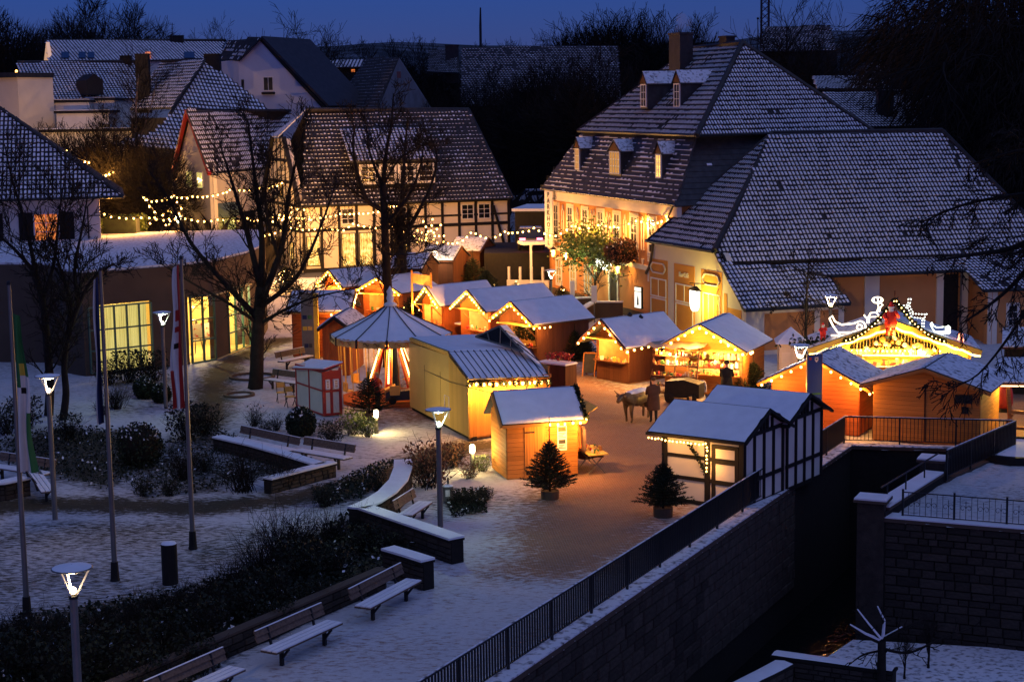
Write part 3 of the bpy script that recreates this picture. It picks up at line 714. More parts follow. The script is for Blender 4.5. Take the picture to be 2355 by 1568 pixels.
def leafquad(k, p, s, n=None):
    a = V((rng.gauss(0, 1), rng.gauss(0, 1), rng.gauss(0, 1))).normalized(); b = a.orthogonal().normalized()
    b = (Matrix.Rotation(rng.uniform(0, 6.28), 3, a) @ b) * s; c = a.cross(b) * .6
    k.add([p - b, p - c, p + b, p + c], [(0, 1, 2, 3)])
HOTEL, HM, HL = hotel()

# ---------------------------------------------------------------- the cafe with the great tiled roof
def cafe():
    EC = A(1643, 578, 87.0); EL = A(1490, 554, 94.3); RL = A(1775, 307, 95.5); RR_ = A(2160, 301, 98.0)
    K0 = A(1657, 606, 86.7); K1 = A(1763, 609, 87.3); K2 = A(2215, 587, 91.0); KE = A(2440, 578, 92.5)
    PL = A(1712, 713, 83.6); PR = A(1955, 698, 85.6); UL = A(1909, 634, 86.9); UR = A(2223, 622, 89.4)
    QL = A(2262, 668, 86.8); QR = A(2470, 660, 88.2)
    t = thing('cafe_building', 'cream and orange cafe under a huge snow flecked hipped tile roof', 'cafe', (EC.x, EC.y, 0))
    BK = V((2.6, 11, 0))
    RE = RR_ + V((.2, .1, 0))
    roof_plane(t, [K0, KE, RE, RL, EC], .225, .36, TILES, 230, -.05, 1.0, name='roof_main')
    roof_plane(t, [EL, EC, RL], .20, .38, TILES, 70, -.05, 1.0, name='roof_hip')
    roof_plane(t, [PL, PR, UL, K1 + (K0 - K1) * .05 + V((0, 0, 0)), K0], .225, .34, TILES, 0, -.2, 1.0, name='roof_skirt')
    roof_plane(t, [UL, UR, K2, K1], .225, .34, TILES, 0, -.2, 1.0, name='roof_eave')
    roof_plane(t, [QL, QR, KE, K2, UR], .225, .34, TILES, 0, .1, .8, name='roof_wing')
    KB = KE + V((1.2, 10.5, 0)); KL = EL + V((6, 8, 0))
    MB().slab([KE, KB, RE], .1).obj('roof_end', CLAY, t); MB().slab([KB, KL, RL, RE], .1).obj('roof_back', CLAY, t); MB().slab([KL, EL, RL], .1).obj('roof_back', CLAY, t)
    ridge(t, [EC + V((0, 0, .05)), RL, RE], .16); ridge(t, [EL, RL], .14); ridge(t, [RE, KE], .14)
    MB().tube([EL + V((-.1, -.05, 0)), EC + V((-.1, -.1, 0))], .10, 6).obj('gutter', DARK, t)
    for a, b in ((PL, PR), (UL, UR), (QL, QR)): MB().tube([a + V((0, -.05, -.03)), b + V((0, -.05, -.03))], .08, 6).obj('gutter', DARK, t)
    # facade facing the market
    d = V((EC.x - EL.x, EC.y - EL.y, 0)).normalized(); n = V((-d.y, d.x, 0))
    F0 = EL + n * .45 - d * .1; F1 = EC + n * .45 + d * 2.35
    M, L = frame((F0.x, F0.y, 0), (F1.x, F1.y, 0)); LE = (EC - EL).length
    ze = (EL.z + EC.z) / 2 - .12
    prof = [(0, 0), (L, 0), (L, PL.z - .1), (L - .55, PL.z + .45), (L - 1.2, PL.z + 1.25), (L - 1.75, PL.z + 2.0), (LE + .35, ze - .15), (LE + .1, ze), (0, ze)]
    MB(M).prism([(x, 0, z) for x, z in prof], (0, .35, 0)).obj('wall', CPLASTER, t)
    MB(M).prism([(-.9, .0, 2.7), (-.05, .0, 2.7), (-.05, .0, ze), (-.12, .0, ze - .35), (-.3, .0, ze - .95), (-.55, .0, ze - 1.45), (-.9, 0, ze - 1.75)], (0, .3, 0)).obj('volute', CPLASTER, t)
    MB(M).tube([(x, -.04, z) for x, z in ((-.08, ze), (-.16, ze - .4), (-.35, ze - 1.0), (-.6, ze - 1.45), (-1.0, ze - 1.8))], .09, 6).obj('volute_edge', CONC, t)
    ve = MB(M).tube([(x, -.05, z) for x, z in prof[2:8]], .08, 5).obj('verge', BLACKT, t)
    # three bays with orange panels, then the narrow yellow strip
    ob = [(wallx(M, a), wallx(M, b)) for a, b in ((1494, 1536), (1551, 1598), (1613, 1661))]; sc = 1.0
    for i, (x0, x1) in enumerate(ob):
        x0 *= sc; x1 *= sc; top_ = 4.05 - i * .05
        MB(M).box(x0, x1, -.02, .03, .25, top_).obj('bay_panel', ORANGE, t)
        if i != 1:
            zc = top_ - .48; w_ = (x1 - x0) * .36
            MB(M).tube([(x0 + (x1 - x0) / 2 + a * w_, -.05, zc + b * .27) for a, b in ((-.8, 1), (.8, 1), (1, .55), (1.12, 0), (1, -.55), (.8, -1), (-.8, -1), (-1, -.55), (-1.12, 0), (-1, .55), (-.8, 1))], .05, 4).obj('ornament', TRIM, t)
        if i < 2:
            pn = LITA
            window(t, M, x0 + .20, x1 - .14, 1.95, top_ - 1.05, 2, 1, pn, WTRIM, -.03, .07, .0)
            window(t, M, x0 + .20, x1 - .14, .35, 1.90, 1, 1, pn, WTRIM, -.03, .07, .0, sill=True)
        else:
            window(t, M, x0 + .25, x1 - .2, .3, top_ - 1.2, 3, 1, LITC, WTRIM, -.03, .05)
    text(t, 'Kur-Café', M @ Matrix.Translation(((ob[1][0] + ob[1][1]) / 2 * sc, -.05, 3.45)) @ Matrix.Diagonal((.78, 1.35, 1, 1)), .38, TRIM, .02)
    MB(M).box(ob[2][1] + .2, ob[2][1] + .55, -.02, .03, .25, 2.9).obj('bay_panel', ORANGE, t)
    MB(M).box(ob[2][1] + .6, L - .28, -.015, .03, .25, 2.2).obj('bay_panel', ORANGE, t)
    # front wing under the low eave
    a = PL + V((.15, .55, 0)); b = PR + V((-.2, .5, 0)); w, Mw, Lw = wall(t, (a.x, a.y, 0), (b.x, b.y, 0), 0, PL.z - .05, TRIM, .3)
    for x0, x1 in ((1.05, 3.9), (4.25, Lw - .35)): MB(Mw).box(x0, x1, -.03, .02, .25, PL.z - .32).obj('bay_panel', PEACH, t)
    wall(t, (b.x, b.y, 0), (UL.x + .3, UL.y + 1.4, 0), 0, PL.z, PEACH, .25)
    # recessed wall under the upper eave
    a = UL + V((-1.4, 1.0, 0)); b = UR + V((1.2, .9, 0)); w, Mu, Lu = wall(t, (a.x, a.y, 0), (b.x, b.y, 0), 0, UL.z + .25, PEACH, .3)
    s = Lu / 9.6
    for x0, x1 in ((3.3, 4.05), (7.05, 7.4), (8.35, 8.7)): MB(Mu).box(x0 * s, x1 * s, -.12, .0, 0, UL.z + .1).obj('pilaster', TRIM, t)
    MB(Mu).box(0, Lu, -.10, .0, UL.z - .22, UL.z + .12).obj('cornice', TRIM, t)
    MB(Mu).box(7.45 * s, 8.2 * s, -.05, .02, .2, UL.z - .3).obj('door', BLACKT, t)
    MB(Mu).tube([(8.27 * s, -.2, .1), (8.27 * s, -.2, UL.z)], .05, 6).obj('downpipe', GREYM, t)
    # right wing wall with a small window
    a = QL + V((.35, .45, 0)); b = QR + V((0, .45, 0)); w, Mq, Lq = wall(t, (a.x, a.y, 0), (b.x, b.y, 0), 0, QL.z, PEACH, .3)
    window(t, Mq, 1.2, 1.8, .9, 2.0, 2, 3, GLASSD, WTRIM, -.03, .05, .1)
    MB(Mq).box(0, .55, -.06, 0, 0, QL.z - .05).obj('pilaster', TRIM, t)
    wall(t, (UR.x + .5, UR.y + 1.2, 0), (a.x, a.y, 0), 0, QL.z, PEACH, .25)
    return t, M, L, ob, sc
CAFE, CM, CL, COB, CSC = cafe()

# ---------------------------------------------------------------- the half timbered house
def timber_house():
    EL = A(693, 474, 131.0); ER = A(1180, 456, 137.5); d = V((ER.x - EL.x, ER.y - EL.y, 0)).normalized(); n = V((-d.y, d.x, 0))
    RL = A(706, 252, 137.6); RR_ = A(1078, 252, 143.6); BL = EL + n * 13; BR = ER + n * 13
    t = thing('half_timbered_house', 'long half timbered house with a wide dormer and glowing shop windows', 'house', (EL.x, EL.y, 0))
    HL_ = A(640, 316, 137.0)            # clipped gable
    roof_plane(t, [EL, ER, RR_, RL], .30, .42, FROST, 300, .05, .45, name='roof_front')
    MB().slab([BR, BL, RL, RR_], .1).obj('roof_back', CLAY, t)
    HB = A(622, 316, 139.5)
    MB().slab([HB, HL_, RL], .08).obj('roof_clip', SNOWT, t)
    ridge(t, [RL, RR_], .16); ridge(t, [RR_ , ER], .12, 'verge_tiles')
    gutter(t, EL + V((0, -.05, 0)), ER + V((0, -.05, 0)))
    W0 = EL + n * .5 + d * .15; W1 = ER + n * .5 - d * .1; zt = (EL.z + ER.z) / 2 + .05
    w, M, L = wall(t, (W0.x, W0.y, 0), (W1.x, W1.y, 0), 0, zt, CPLASTER, .3)
    bw = .22
    def hb(x0, x1, z, h=bw): piece('beam', t, M, x0, x1, -.045, .01, z, z + h, BLACKT)
    def vb(x, z0, z1, w_=bw): piece('beam', t, M, x - w_ / 2, x + w_ / 2, -.05, .01, z0, z1, BLACKT)
    zf = zt - 2.15; hb(0, L, zt - .25); hb(0, L, zf, .26); hb(0, L, .0, .3); hb(L - 5.6, L, 1.15)
    hb(L * .36, L, zt - 1.35, .16)
    nb = 12
    for i in range(nb + 1): vb(bw / 2 + (L - bw) * i / nb, .3, zt - .25)
    def db(x0, z0, x1, z1): beam('brace', t, M @ V((x0, -.02, z0)), M @ V((x1, -.02, z1)), .2, BLACKT, (d.y, -d.x, 0))
    db(L - 1.45, zt - .6, L - .2, .25); db(L * .52, .3, L * .47, zf); db(1.5, .3, 1.2, 1.9)
    c = (L - bw) / nb
    for k, pn in ((2, GLASSD), (5, GLASSD), (9, GLASSD), (10, GLASSD)):
        window(t, M, c * k + .30, c * (k + 1) - .08, zt - 1.62, zt - .42, 2, 3, pn, WTRIM, -.06, .06, .0)
    for k in (2, 3, 5):
        window(t, M, c * k + .26, c * (k + 1) - .04, .35, zf - .18, 1, 1, LITY, BLACKT, -.06, .05); 
    window(t, M, .3, c * 1 - .05, .5, zf - .3, 1, 2, LITY, BLACKT, -.06, .05)
    # wide shed dormer
    Y0 = 134.6; a = A(822, 424, Y0 - .9); b = A(1002, 416, Y0 + .9); Md, Ld = frame((a.x, a.y, 0), (b.x, b.y, 0)); z1 = A(1002, 371, Y0 + .9).z
    dm = MB(Md).box(0, Ld, 0, 3.2, a.z - .2, z1).obj('dormer', BLACKT, t)
    r0 = A(806, 372, Y0 - 1.4); r1 = A(1006, 366, Y0 + .5); r2 = A(972, 290, Y0 + 4.6); r3 = A(782, 296, Y0 + 3.2)
    roof_plane(dm, [r0, r1, r2, r3], .30, .42, TILES, 0, .0, .9, name='dormer_roof')
    for i in range(4):
        x = Ld * (.04 + .245 * i); window(dm, Md, x, x + Ld * .20, a.z + .05, z1 - .22, 2, 3, GLASSD, WTRIM, -.05, .10, .09, WTRIM)
    # the gable towards the market
    G1 = W0; G0 = V((W0.x, W0.y, 0)) + n * 12; Mg, Lg = frame((G0.x, G0.y, 0), (G1.x, G1.y, 0)); zk = HL_.z - .1; hr = (zk - zt) / (RL.z - zt) * Lg / 2
    MB(Mg).prism([(0, 0, 0), (Lg, 0, 0), (Lg, 0, zt), (Lg - hr, 0, zk), (hr, 0, zk), (0, 0, zt)], (0, .3, 0)).obj('gable_wall', CPLASTER, t)
    for z in (zt - .3, zt - 2.2, zt + 1.5, zt + 3.2):
        x = max(0, (z - zt) / (RL.z - zt) * Lg / 2); piece('beam', t, Mg, x, Lg - x, -.06, .01, z, z + .24, BLACKT)
    for i in range(9):
        x = Lg * (i + .5) / 9; zz = zt + min(x, Lg - x) / (Lg / 2) * (RL.z - zt) - .1; piece('beam', t, Mg, x - .09, x + .09, -.055, .01, .2, min(zz, zk), BLACKT)
    beam('barge_board', t, Mg @ V((Lg + .3, -.2, zt - .4)), Mg @ V((Lg - hr, -.2, zk + .1)), .3, BLACKT); beam('barge_board', t, Mg @ V((-.3, -.2, zt - .4)), Mg @ V((hr, -.2, zk + .1)), .3, BLACKT)
    for x in (3.2, 8.2): window(t, Mg, x, x + 1.1, .8, 2.2, 2, 2, LITY, BLACKT, -.08, .06)
    window(t, Mg, Lg / 2 - .5, Lg / 2 + .5, zt + .3, zt + 1.4, 2, 2, LITA, BLACKT, -.08, .06)
    wall(t, (W1.x, W1.y, 0), (W1.x + n.x * 12, W1.y + n.y * 12, 0), 0, zt, CPLASTER, .3)
    return t, M, L
TH, TM, TL = timber_house()

# ---------------------------------------------------------------- houses on the left and behind
def simple_gable(name, label, apex, el, er, apex2, er2, wallmat, roofmat_limit=0, pu=.32, pv=.45, gable_extra=None, bare=.1, snowy=.8, barge=None, z0=0):
    """gable end el-apex-er towards the viewer, slope apex-apex2-er2-er visible"""
    t = thing(name, label, 'house', (er.x, er.y, z0))
    roof_plane(t, [er, er2, apex2, apex], pu, pv, TILES, roofmat_limit, bare, snowy, name='roof')
    el2 = el + (er2 - er); MB().slab([el2, el, apex, apex2], .1).obj('roof_back', CLAY, t)
    M, L = frame((el.x, el.y, 0), (er.x, er.y, 0)); ax = (V((apex.x, apex.y, 0)) - V((el.x, el.y, 0))).dot(V((er.x - el.x, er.y - el.y, 0)).normalized())
    MB(M).prism([(.05, .3, z0), (L - .05, .3, z0), (L - .05, .3, er.z - .15), (ax, .3, apex.z - .15), (.05, .3, el.z - .15)], (0, .3, 0)).obj('gable_wall', wallmat, t)
    w = wall(t, (er.x + .3 * M[0][1] - .2 * M[0][0], er.y + .3 * M[1][1] - .2 * M[1][0], 0), (er2.x - .2 * M[0][0], er2.y - .2 * M[1][0], 0), z0, er.z - .1, wallmat)
    wall(t, (el2.x + .2 * M[0][0], el2.y, 0), (el.x + .2 * M[0][0], el.y + .3, 0), z0, er.z - .1, wallmat)
    wall(t, (er2.x, er2.y, 0), (el2.x, el2.y, 0), z0, er.z - .1, wallmat)
    ridge(t, [apex, apex2], .13)
    if barge:
        beam('barge_board', t, el + V((0, -.05, -.1)), apex + V((0, -.05, -.05)), .28, barge); beam('barge_board', t, er + V((0, -.05, -.1)), apex + V((0, -.05, -.05)), .28, barge)
    return t, M, L, w
gh, gM, gL, gw = simple_gable('gable_house', 'steep gabled house with red brown barge boards and lit cream gable', A(430, 253, 143), A(396, 396, 148), A(482, 398, 138), A(668, 255, 152), A(622, 386, 147), CPLASTER, 200, .30, .42, barge=RED, bare=.05)
window(gh, gM, gL * .3, gL * .46, 6.2, 7.6, 2, 2, LITC, WTRIM, .27, .07); window(gh, gM, gL * .58, gL * .74, 6.2, 7.6, 2, 2, LITC, WTRIM, .27, .07)
window(gh, gM, gL * .2, gL * .4, 1.0, 2.6, 2, 1, LITC, WTRIM, .27, .07)
_, wM, wL = gw
window(gh, wM, 4.4, 6.6, 2.2, 4.2, 2, 1, GLASSD, BLACKT, -.03, .08); window(gh, wM, .6, 2.6, 1.6, 3.9, 4, 1, LITC, IVY, -.5, .08)
aw = MB(wM); aw.prism([(.2, -1.0, 4.0), (.2, -.85, 4.5), (.2, -.1, 5.1), (.2, -.05, 4.0)], (2.9, 0, 0)); aw.obj('awning', pm('green_copper', (.12, .17, .13), .6, .2, 2), gh)

def plane_house(name, label, faces, walls, limit=0, pu=.32, pv=.45, bare=.0, snowy=.9, cat='house'):
    t = thing(name, label, cat, (faces[0][0].x, faces[0][0].y, 0))
    for f in faces: roof_plane(t, f, pu, pv, TILES, limit, bare, snowy)
    for a, b, z0, z1, m in walls: wall(t, a, b, z0, z1, m)
    return t
# cottage with a hipped roof behind the gable house
q0, q1, q2 = A(472, 138, 172), A(392, 262, 163), A(640, 280, 170)
hc = plane_house('hipped_cottage', 'dark cottage with a big hipped tile roof and snow in its rows', [
    [A(298, 252, 169), A(394, 249, 163), q0, A(372, 141, 176)],
    [onplane(243, 333, q0, q1, q2), onplane(420, 346, q0, q1, q2), onplane(660, 330, q0, q1, q2), onplane(615, 250, q0, q1, q2), q0, q1, onplane(356, 305, q0, q1, q2)]],
    [(A(262, 330, 168), A(420, 340, 162), 0, 6.2, CPLASTER), (A(300, 256, 170), A(392, 262, 164), 4, 12, BLACKT)], pu=.40, pv=.55, bare=-.1)
c = A(330, 190, 170); chimney(hc, (c.x, c.y), 1.3, .9, c.z - 3, A(330, 124, 170).z, BLACKT)
c = A(490, 170, 172); chimney(hc, (c.x, c.y), 1.6, .9, c.z - 3, A(490, 124, 172).z, BLACKT)
ridge(hc, [A(372, 141, 176), q0, q1], .18)
# white gable house, the blue dusk light put into its plaster colour
BW = pm('dusk_tinted_plaster', (.62, .64, .72), .9, .05, .6)
t = thing('white_gable_house', 'plain white gable wall with one double window high above the roofs', 'house', A(548, 250, 186))
ap, le, re = A(600, 90, 185), A(548, 138, 186.5), A(748, 250, 180)
M, L = frame((le.x, le.y, 0), (re.x, re.y, 0)); ax = (V((ap.x - le.x, ap.y - le.y, 0))).length
MB(M).prism([(0, 0, 0), (L, 0, 0), (L, 0, re.z), (ax, 0, ap.z - .1), (0, 0, le.z)], (0, .3, 0)).obj('gable_wall', BW, t)
wall(t, A(505, 200, 192), (le.x, le.y, 0), 0, le.z, BW)
roof_plane(t, [A(503, 137, 192.5), A(548, 140, 186), A(601, 87, 184.5), A(524, 94, 193)], .4, .5, TILES, 0, .5, .3)
MB().slab([ap + V((0, -.4, .1)), re + V((.3, -.4, .1)), re + V((4, 10, .1)), ap + V((4, 10, .1))], .25).obj('roof_back', CLAY, t)
beam('barge_board', t, ap + V((0, -.2, 0)), re + V((0, -.2, 0)), .3, BLACKT)
wz = A(618, 210, 184).z; wx = (A(604, 200, 184).x - le.x) / M[0][0]
window(t, M, wx, wx + 1.45, wz, wz + 1.55, 2, 1, GLASSD, WTRIM, -.03, .10); MB(M).box(wx - .1, wx + 1.6, -.25, 0, wz - .35, wz - .1).obj('window_box', BLACKT, t)
window(t, M, wx - 3.1, wx - 2.75, wz + .2, wz + 1.3, 1, 1, GLASSD, BLACKT, -.03, .06)
# two long snowy roofs at the upper left
lh = plane_house('long_house', 'long farmhouse with a bluish snowy roof, lights up its gable and a dark dormer', [[A(54, 231, 183), A(318, 227, 189), A(345, 141, 197), A(40, 144, 191)]],
    [(A(54, 231, 183.5), A(318, 227, 189.5), 0, A(54, 231, 183).z, WPLASTER), (A(38, 231, 196), A(53, 231, 183.8), 0, A(40, 145, 191).z - 1.5, WPLASTER)], pu=.36, pv=.5, bare=-.35, snowy=1.0)
a, b = A(200, 213, 184.5), A(238, 213, 185.4); M_, L_ = frame((a.x, a.y, 0), (b.x, b.y, 0)); 
MB(M_).prism([(0, 0, a.z - .3), (L_, 0, a.z - .3), (L_, 0, a.z + 1.3), (L_ / 2, 0, a.z + 2.0), (0, 0, a.z + 1.3)], (0, 4, 0)).obj('dormer', BLACKT, lh)
ridge(lh, [A(40, 144, 191), A(345, 141, 197)], .2)
c = A(290, 150, 196); chimney(lh, (c.x, c.y), 1.2, .8, c.z - 2, A(290, 128, 196).z, BLACKT)
lf = plane_house('long_house', 'farthest long roof at the upper left with skylights and an orange lit gable', [[A(113, 141, 226), A(505, 137, 236), A(519, 93, 246), A(105, 94, 237)]],
    [(A(113, 141, 226.5), A(505, 137, 236.5), 0, A(113, 141, 226).z, WPLASTER)], pu=.45, pv=.55, bare=-.3, snowy=1.0)
g0, g1, g2 = A(101, 141, 236), A(113, 141, 226.5), A(106, 97, 232)
MB().prism([g0, g1, g2], (.3, .6, 0)).obj('gable_wall', em('gable_painted_light', (1, .55, .25), .55, (.7, .6, .5), False), lf)  # wall glows by itself: the orange light is put into its material
ridge(lf, [A(105, 94, 237), A(519, 93, 246)], .2)
p3 = [A(113, 141, 226), A(505, 137, 236), A(105, 94, 237)]
for x0, x1, pn in ((142, 160, GLASSD), (182, 198, GLASSD), (203, 218, GLASSD), (335, 347, LITO), (424, 448, GLASSD)):
    o = V((0, -.15, .15)); MB().prism([onplane(x0, 137, *p3) + o, onplane(x1, 137, *p3) + o, onplane(x1, 123, *p3) + o, onplane(x0, 123, *p3) + o], (0, -.06, .06)).obj('skylight', pn, lf)
c = A(407, 92, 243); chimney(lf, (c.x, c.y), 1.8, 1, c.z - 2, A(407, 82, 243).z, BLACKT)
# low white buildings beneath them
an = thing('white_annex', 'low white annex with flat roofs below the long snowy house', 'building', A(100, 330, 178))
for (x0, x1, yt, Y) in ((60, 205, 238, 181), (200, 262, 232, 183), (95, 330, 305, 172), (130, 250, 262, 177)):
    a, b = A(x0, yt, Y), A(x1, yt, Y); wall(an, (a.x, a.y, 0), (b.x, b.y, 0), 0, a.z, WPLASTER, 4)
    M_, L_ = frame((a.x, a.y, 0), (b.x, b.y, 0)); MB(M_).box(-.2, L_ + .2, -.3, 4.2, a.z + .003, a.z + .3).obj('flat_roof', BLACKT, an); MB(M_).box(-.15, L_ + .15, -.25, 4.1, a.z + .301, a.z + .36).obj('snow_cover', SNOW, an)
for x in (232, 300): 
    a = A(x, 285, 176); MB().box(a.x, a.x + .9, a.y - .1, a.y, a.z - 1, a.z).obj('window', GLASSD, an)
ed = thing('corner_house', 'peach coloured wall of a house at the very left edge behind the trees', 'house', A(0, 330, 176))
a, b = A(-90, 182, 180), A(40, 182, 176); wall(ed, (a.x, a.y, 0), (b.x, b.y, 0), 0, a.z, CPLASTER, 5); M_, L_ = frame((a.x, a.y, 0), (b.x, b.y, 0)); MB(M_).box(-.3, L_ + .2, -.4, 5, a.z + .003, a.z + .5).obj('roof', SLATE, ed)

# near house at the left edge
def left_house():
    z = 6.1; E1 = A(285, 453, 101); E0 = A(-60, 463, 99.5); ap = A(-62, 205, 104.5); B1 = E1 + V((-2.5, 10.5, 0))
    t = thing('shuttered_house', 'white house with hipped roof, dark shutters and one orange lit window', 'house', (E1.x, E1.y, 3))
    roof_plane(t, [E0, E1, ap], .24, .34, TILES, 200, -.1, .9); roof_plane(t, [E1, B1, ap], .3, .4, TILES, 0)
    ridge(t, [E1, ap], .13); gutter(t, E0 + V((0, -.1, 0)), E1 + V((0, -.1, 0)))
    MB().slab([E0 + V((0, 0, -.08)), E1 + V((0, 0, -.08)), B1 + V((0, 0, -.08)), E0 + V((0, 10, -.08))], .05).obj('soffit', PLD, t)
    a = A(-60, 500, 100.6); b = A(230, 500, 102.0); w, M, L = wall(t, (a.x, a.y, 0), (b.x, b.y, 0), 0, E1.z - .12, WPLASTER, .35); wall(t, (b.x, b.y, 0), (b.x - 2.3, b.y + 9, 0), 0, E1.z - .12, WPLASTER, .3)
    z0, z1 = A(105, 556, 101.4).z, A(105, 490, 101.4).z
    X = lambda px: (A(px, 520, 101.4).x - a.x) / M[0][0]
    window(t, M, X(79), X(134), z0, z1, 2, 3, LITO, WTRIM, -.03, .07)
    for x0, x1 in ((47, 78), (136, 168), (-22, 13)):
        s = MB(M).box(X(x0), X(x1), -.08, -.02, z0 - .1, z1 + .05).obj('shutter', BLACKT, t)
        for i in range(9):
            zz = z0 + (z1 - z0) * (i + .2) / 9; piece('slat', s, M, X(x0) + .06, X(x1) - .06, -.10, -.081, zz, zz + .09, BLACKT)
    MB(M).tube([(L - .3, -.3, E1.z - .15), (L - .7, -.15, E1.z - .6), (L - .7, -.12, 2.5)], .05, 6).obj('downpipe', DARK, t)
left_house()

# modern low building with lit glass fronts
def modern():
    ctrl = [(-120, 618), (0, 611), (62, 607), (92, 614), (120, 623), (178, 629), (300, 614), (400, 600), (500, 583), (548, 571), (574, 561)]
    base = [G(205, 865), G(437, 838), G(497, 828), G(577, 795)]
    # plan line of the front, from the left edge to the far right end
    plan = [V((-30, 86.5, 0)), V((-25.5, 86.0, 0)), V((-23.6, 85.6, 0)), V((-22.6, 84.2, 0)), V((-21.8, 82.0, 0)), V((-20.6, 80.9, 0)), base[0] + V((.35, .2, 0)), base[1], base[2], V((-14.75, 87.6, 0)), base[3], V((-13.9, 94, 0)), V((-14.2, 98, 0))]
    t = thing('exhibition_hall', 'low modern concrete hall with snow on its flat curved roof and lit glass fronts', 'hall', base[0])
    zt = 5.0
    zs = [5.0] * len(plan)
    H = zt
    # roof slab and snow
    back = [V((-16, 108, 0)), V((-32, 106, 0))]
    ring = plan + back
    rf = MB().prism([p + V((0, 0, H - .32)) for p in ring], (0, 0, .32)).obj('roof', CONC, t)
    MB().prism([p + (V((0, 0, 0)) - V(((p.x + 22) * .012, (p.y - 95) * .012, 0))) + V((0, 0, H + .002)) for p in ring], (0, 0, .10)).obj('snow_cover', SNOWT, rf)
    def seg(a, b, z0, z1, m=CONC, th=.3, name='wall'): M, L = frame(a, b, 0); MB(M).box(0, L + .02, 0, th, z0, z1).obj(name, m, t); return M, L
    top_h = 3.3
    for i in range(len(plan) - 1): 
        seg(plan[i], plan[i + 1], top_h + .1, H - .322)
    for i in range(0, 6): seg(plan[i], plan[i + 1], 0, top_h + .098)
    FR = pm('green_frame', (.05, .13, .11), .4, .1, 3)
    def glazing(a, b, z0, z1, nx, zsplit, pane, lamp_p=None, thin=.07, curtain=True):
        M, L = frame(a, b, 0); f = MB(M)
        for i in range(nx + 1): f.box(L * i / nx - thin / 2, L * i / nx + thin / 2, -.06, .06, z0, z1)
        for z in [z0] + zsplit + [z1]: f.box(0, L, -.05, .05, z - thin / 2, z + thin / 2)
        w = f.obj('window', FR, t); zz = [z0] + zsplit + [z1]
        for i in range(nx):
            for k in range(len(zz) - 1): piece('pane', w, M, L * i / nx + thin / 2, L * (i + 1) / nx - thin / 2, -.005, .005, zz[k] + thin / 2, zz[k + 1] - thin / 2, GL)
        return M, L
    GL = bpy.data.materials.new('clear_glass'); nt, N, Lk, b_ = nodes(GL); tr = N.new('ShaderNodeBsdfTransparent'); gl = N.new('ShaderNodeBsdfGlossy'); gl.inputs['Roughness'].default_value = .03; mx = N.new('ShaderNodeMixShader'); mx.inputs[0].default_value = .07
    Lk.new(tr.outputs[0], mx.inputs[1]); Lk.new(gl.outputs[0], mx.inputs[2]); Lk.new(mx.outputs[0], N['Material Output'].inputs[0])
    # hall 1: curtained windows
    a, b = plan[6], plan[7]; M, L = frame(a, b, 0); s = L * .60
    w0 = M @ V((-.3, 0, 0)); w1 = M @ V((s, 0, 0)); glazing(w0, w1, .12, top_h, 5, [1.2, 2.2], LITC)
    MB(M).box(s + .05, L, 0, .3, 0, top_h + .098).obj('wall', CONC, t); MB(M).box(0, s, 0, .2, 0, .1).obj('plinth', CONC, t)
    cur = MB(M); n = 60
    cur.add([(-.28 + (s + .28) * i / n, .55 + .05 * (i % 2), z) for i in range(n + 1) for z in (.1, top_h)], [(2 * i, 2 * i + 2, 2 * i + 3, 2 * i + 1) for i in range(n)])
    cur.obj('curtain', LITC, t)
    # hall 2 and 3: the gallery seen through the glass
    a, b = plan[7] + V((.2, .15, 0)), plan[8]; glazing(plan[7] + V((.12, .1, 0)), b, .05, top_h + .1, 2, [1.15, 2.2], None)
    a, b = plan[9], plan[10]; glazing(a, b, .05, top_h + .1, 3, [1.1, 2.0], None)
    seg(plan[8], plan[9], 0, top_h + .098); seg(plan[10], plan[11], 0, top_h + .098); seg(plan[11], plan[12], 0, top_h + .098)
    YW = pm('yellow_wall_paint', (.72, .56, .22), .8, .05, 1)
    rm = MB(); rm.box(-20.6, -15.0, 91.0, 91.2, 0, H - .4); rm.obj('inner_wall', YW, t)
    rm = MB(); rm.box(-20.8, -20.6, 84.0, 91.0, 0, H - .4); rm.obj('inner_wall', YW, t)
    fl = MB(); fl.prism([p + V((.15, .2, .02)) for p in (plan[7], plan[8], plan[9], plan[10])] + [V((-15, 91, .02)), V((-20.6, 91, .02))], (0, 0, .03)); fl.obj('inner_floor', YW, t)
    cl = MB(); cl.prism([p + V((.15, .2, 3.3)) for p in (plan[7], plan[8], plan[9], plan[10])] + [V((-15, 91, 3.3)), V((-20.6, 91, 3.3))], (0, 0, .05)); cl.obj('inner_ceiling', YW, t)
    lamp(t, V((-16.6, 86.9, 2.9)), 170, (1, .74, .30), .12); lamp(t, V((-15.6, 89.2, 2.9)), 130, (1, .72, .28), .12)
    # easels with pictures inside
    PIC = emtex('picture_canvas', (.6, .5, .4), (.75, .62, .42), (.55, .04, .02), .0, 5); 
    pc = pm('picture', (.75, .66, .5), .7, 0, 3.5, col2=(.6, .05, .03), thr=.58, soft=.03)
    for x, y, r_, w in ((-16.35, 87.2, .4, 'left'), (-15.75, 87.5, -.2, 'middle'), (-15.2, 89.0, .9, 'right hand')):
        e = thing('easel', w + ' wooden easel with a picture inside the lit gallery windows', 'easel', (x, y, .05), 'easels in the gallery', r_, True)
        for q in (((-.35, 0, 0), (0, 0, 1.9)), ((.35, 0, 0), (0, 0, 1.9)), ((0, .5, 0), (0, 0, 1.85))): MB().bar(q[0], q[1], .045).obj('leg', PLG, e)
        MB().box(-.36, .36, -.07, -.02, .85, .90).obj('ledge', PLG, e); MB().box(-.3, .3, -.06, -.03, .9, 1.65).obj('picture', pc, e)
modern()
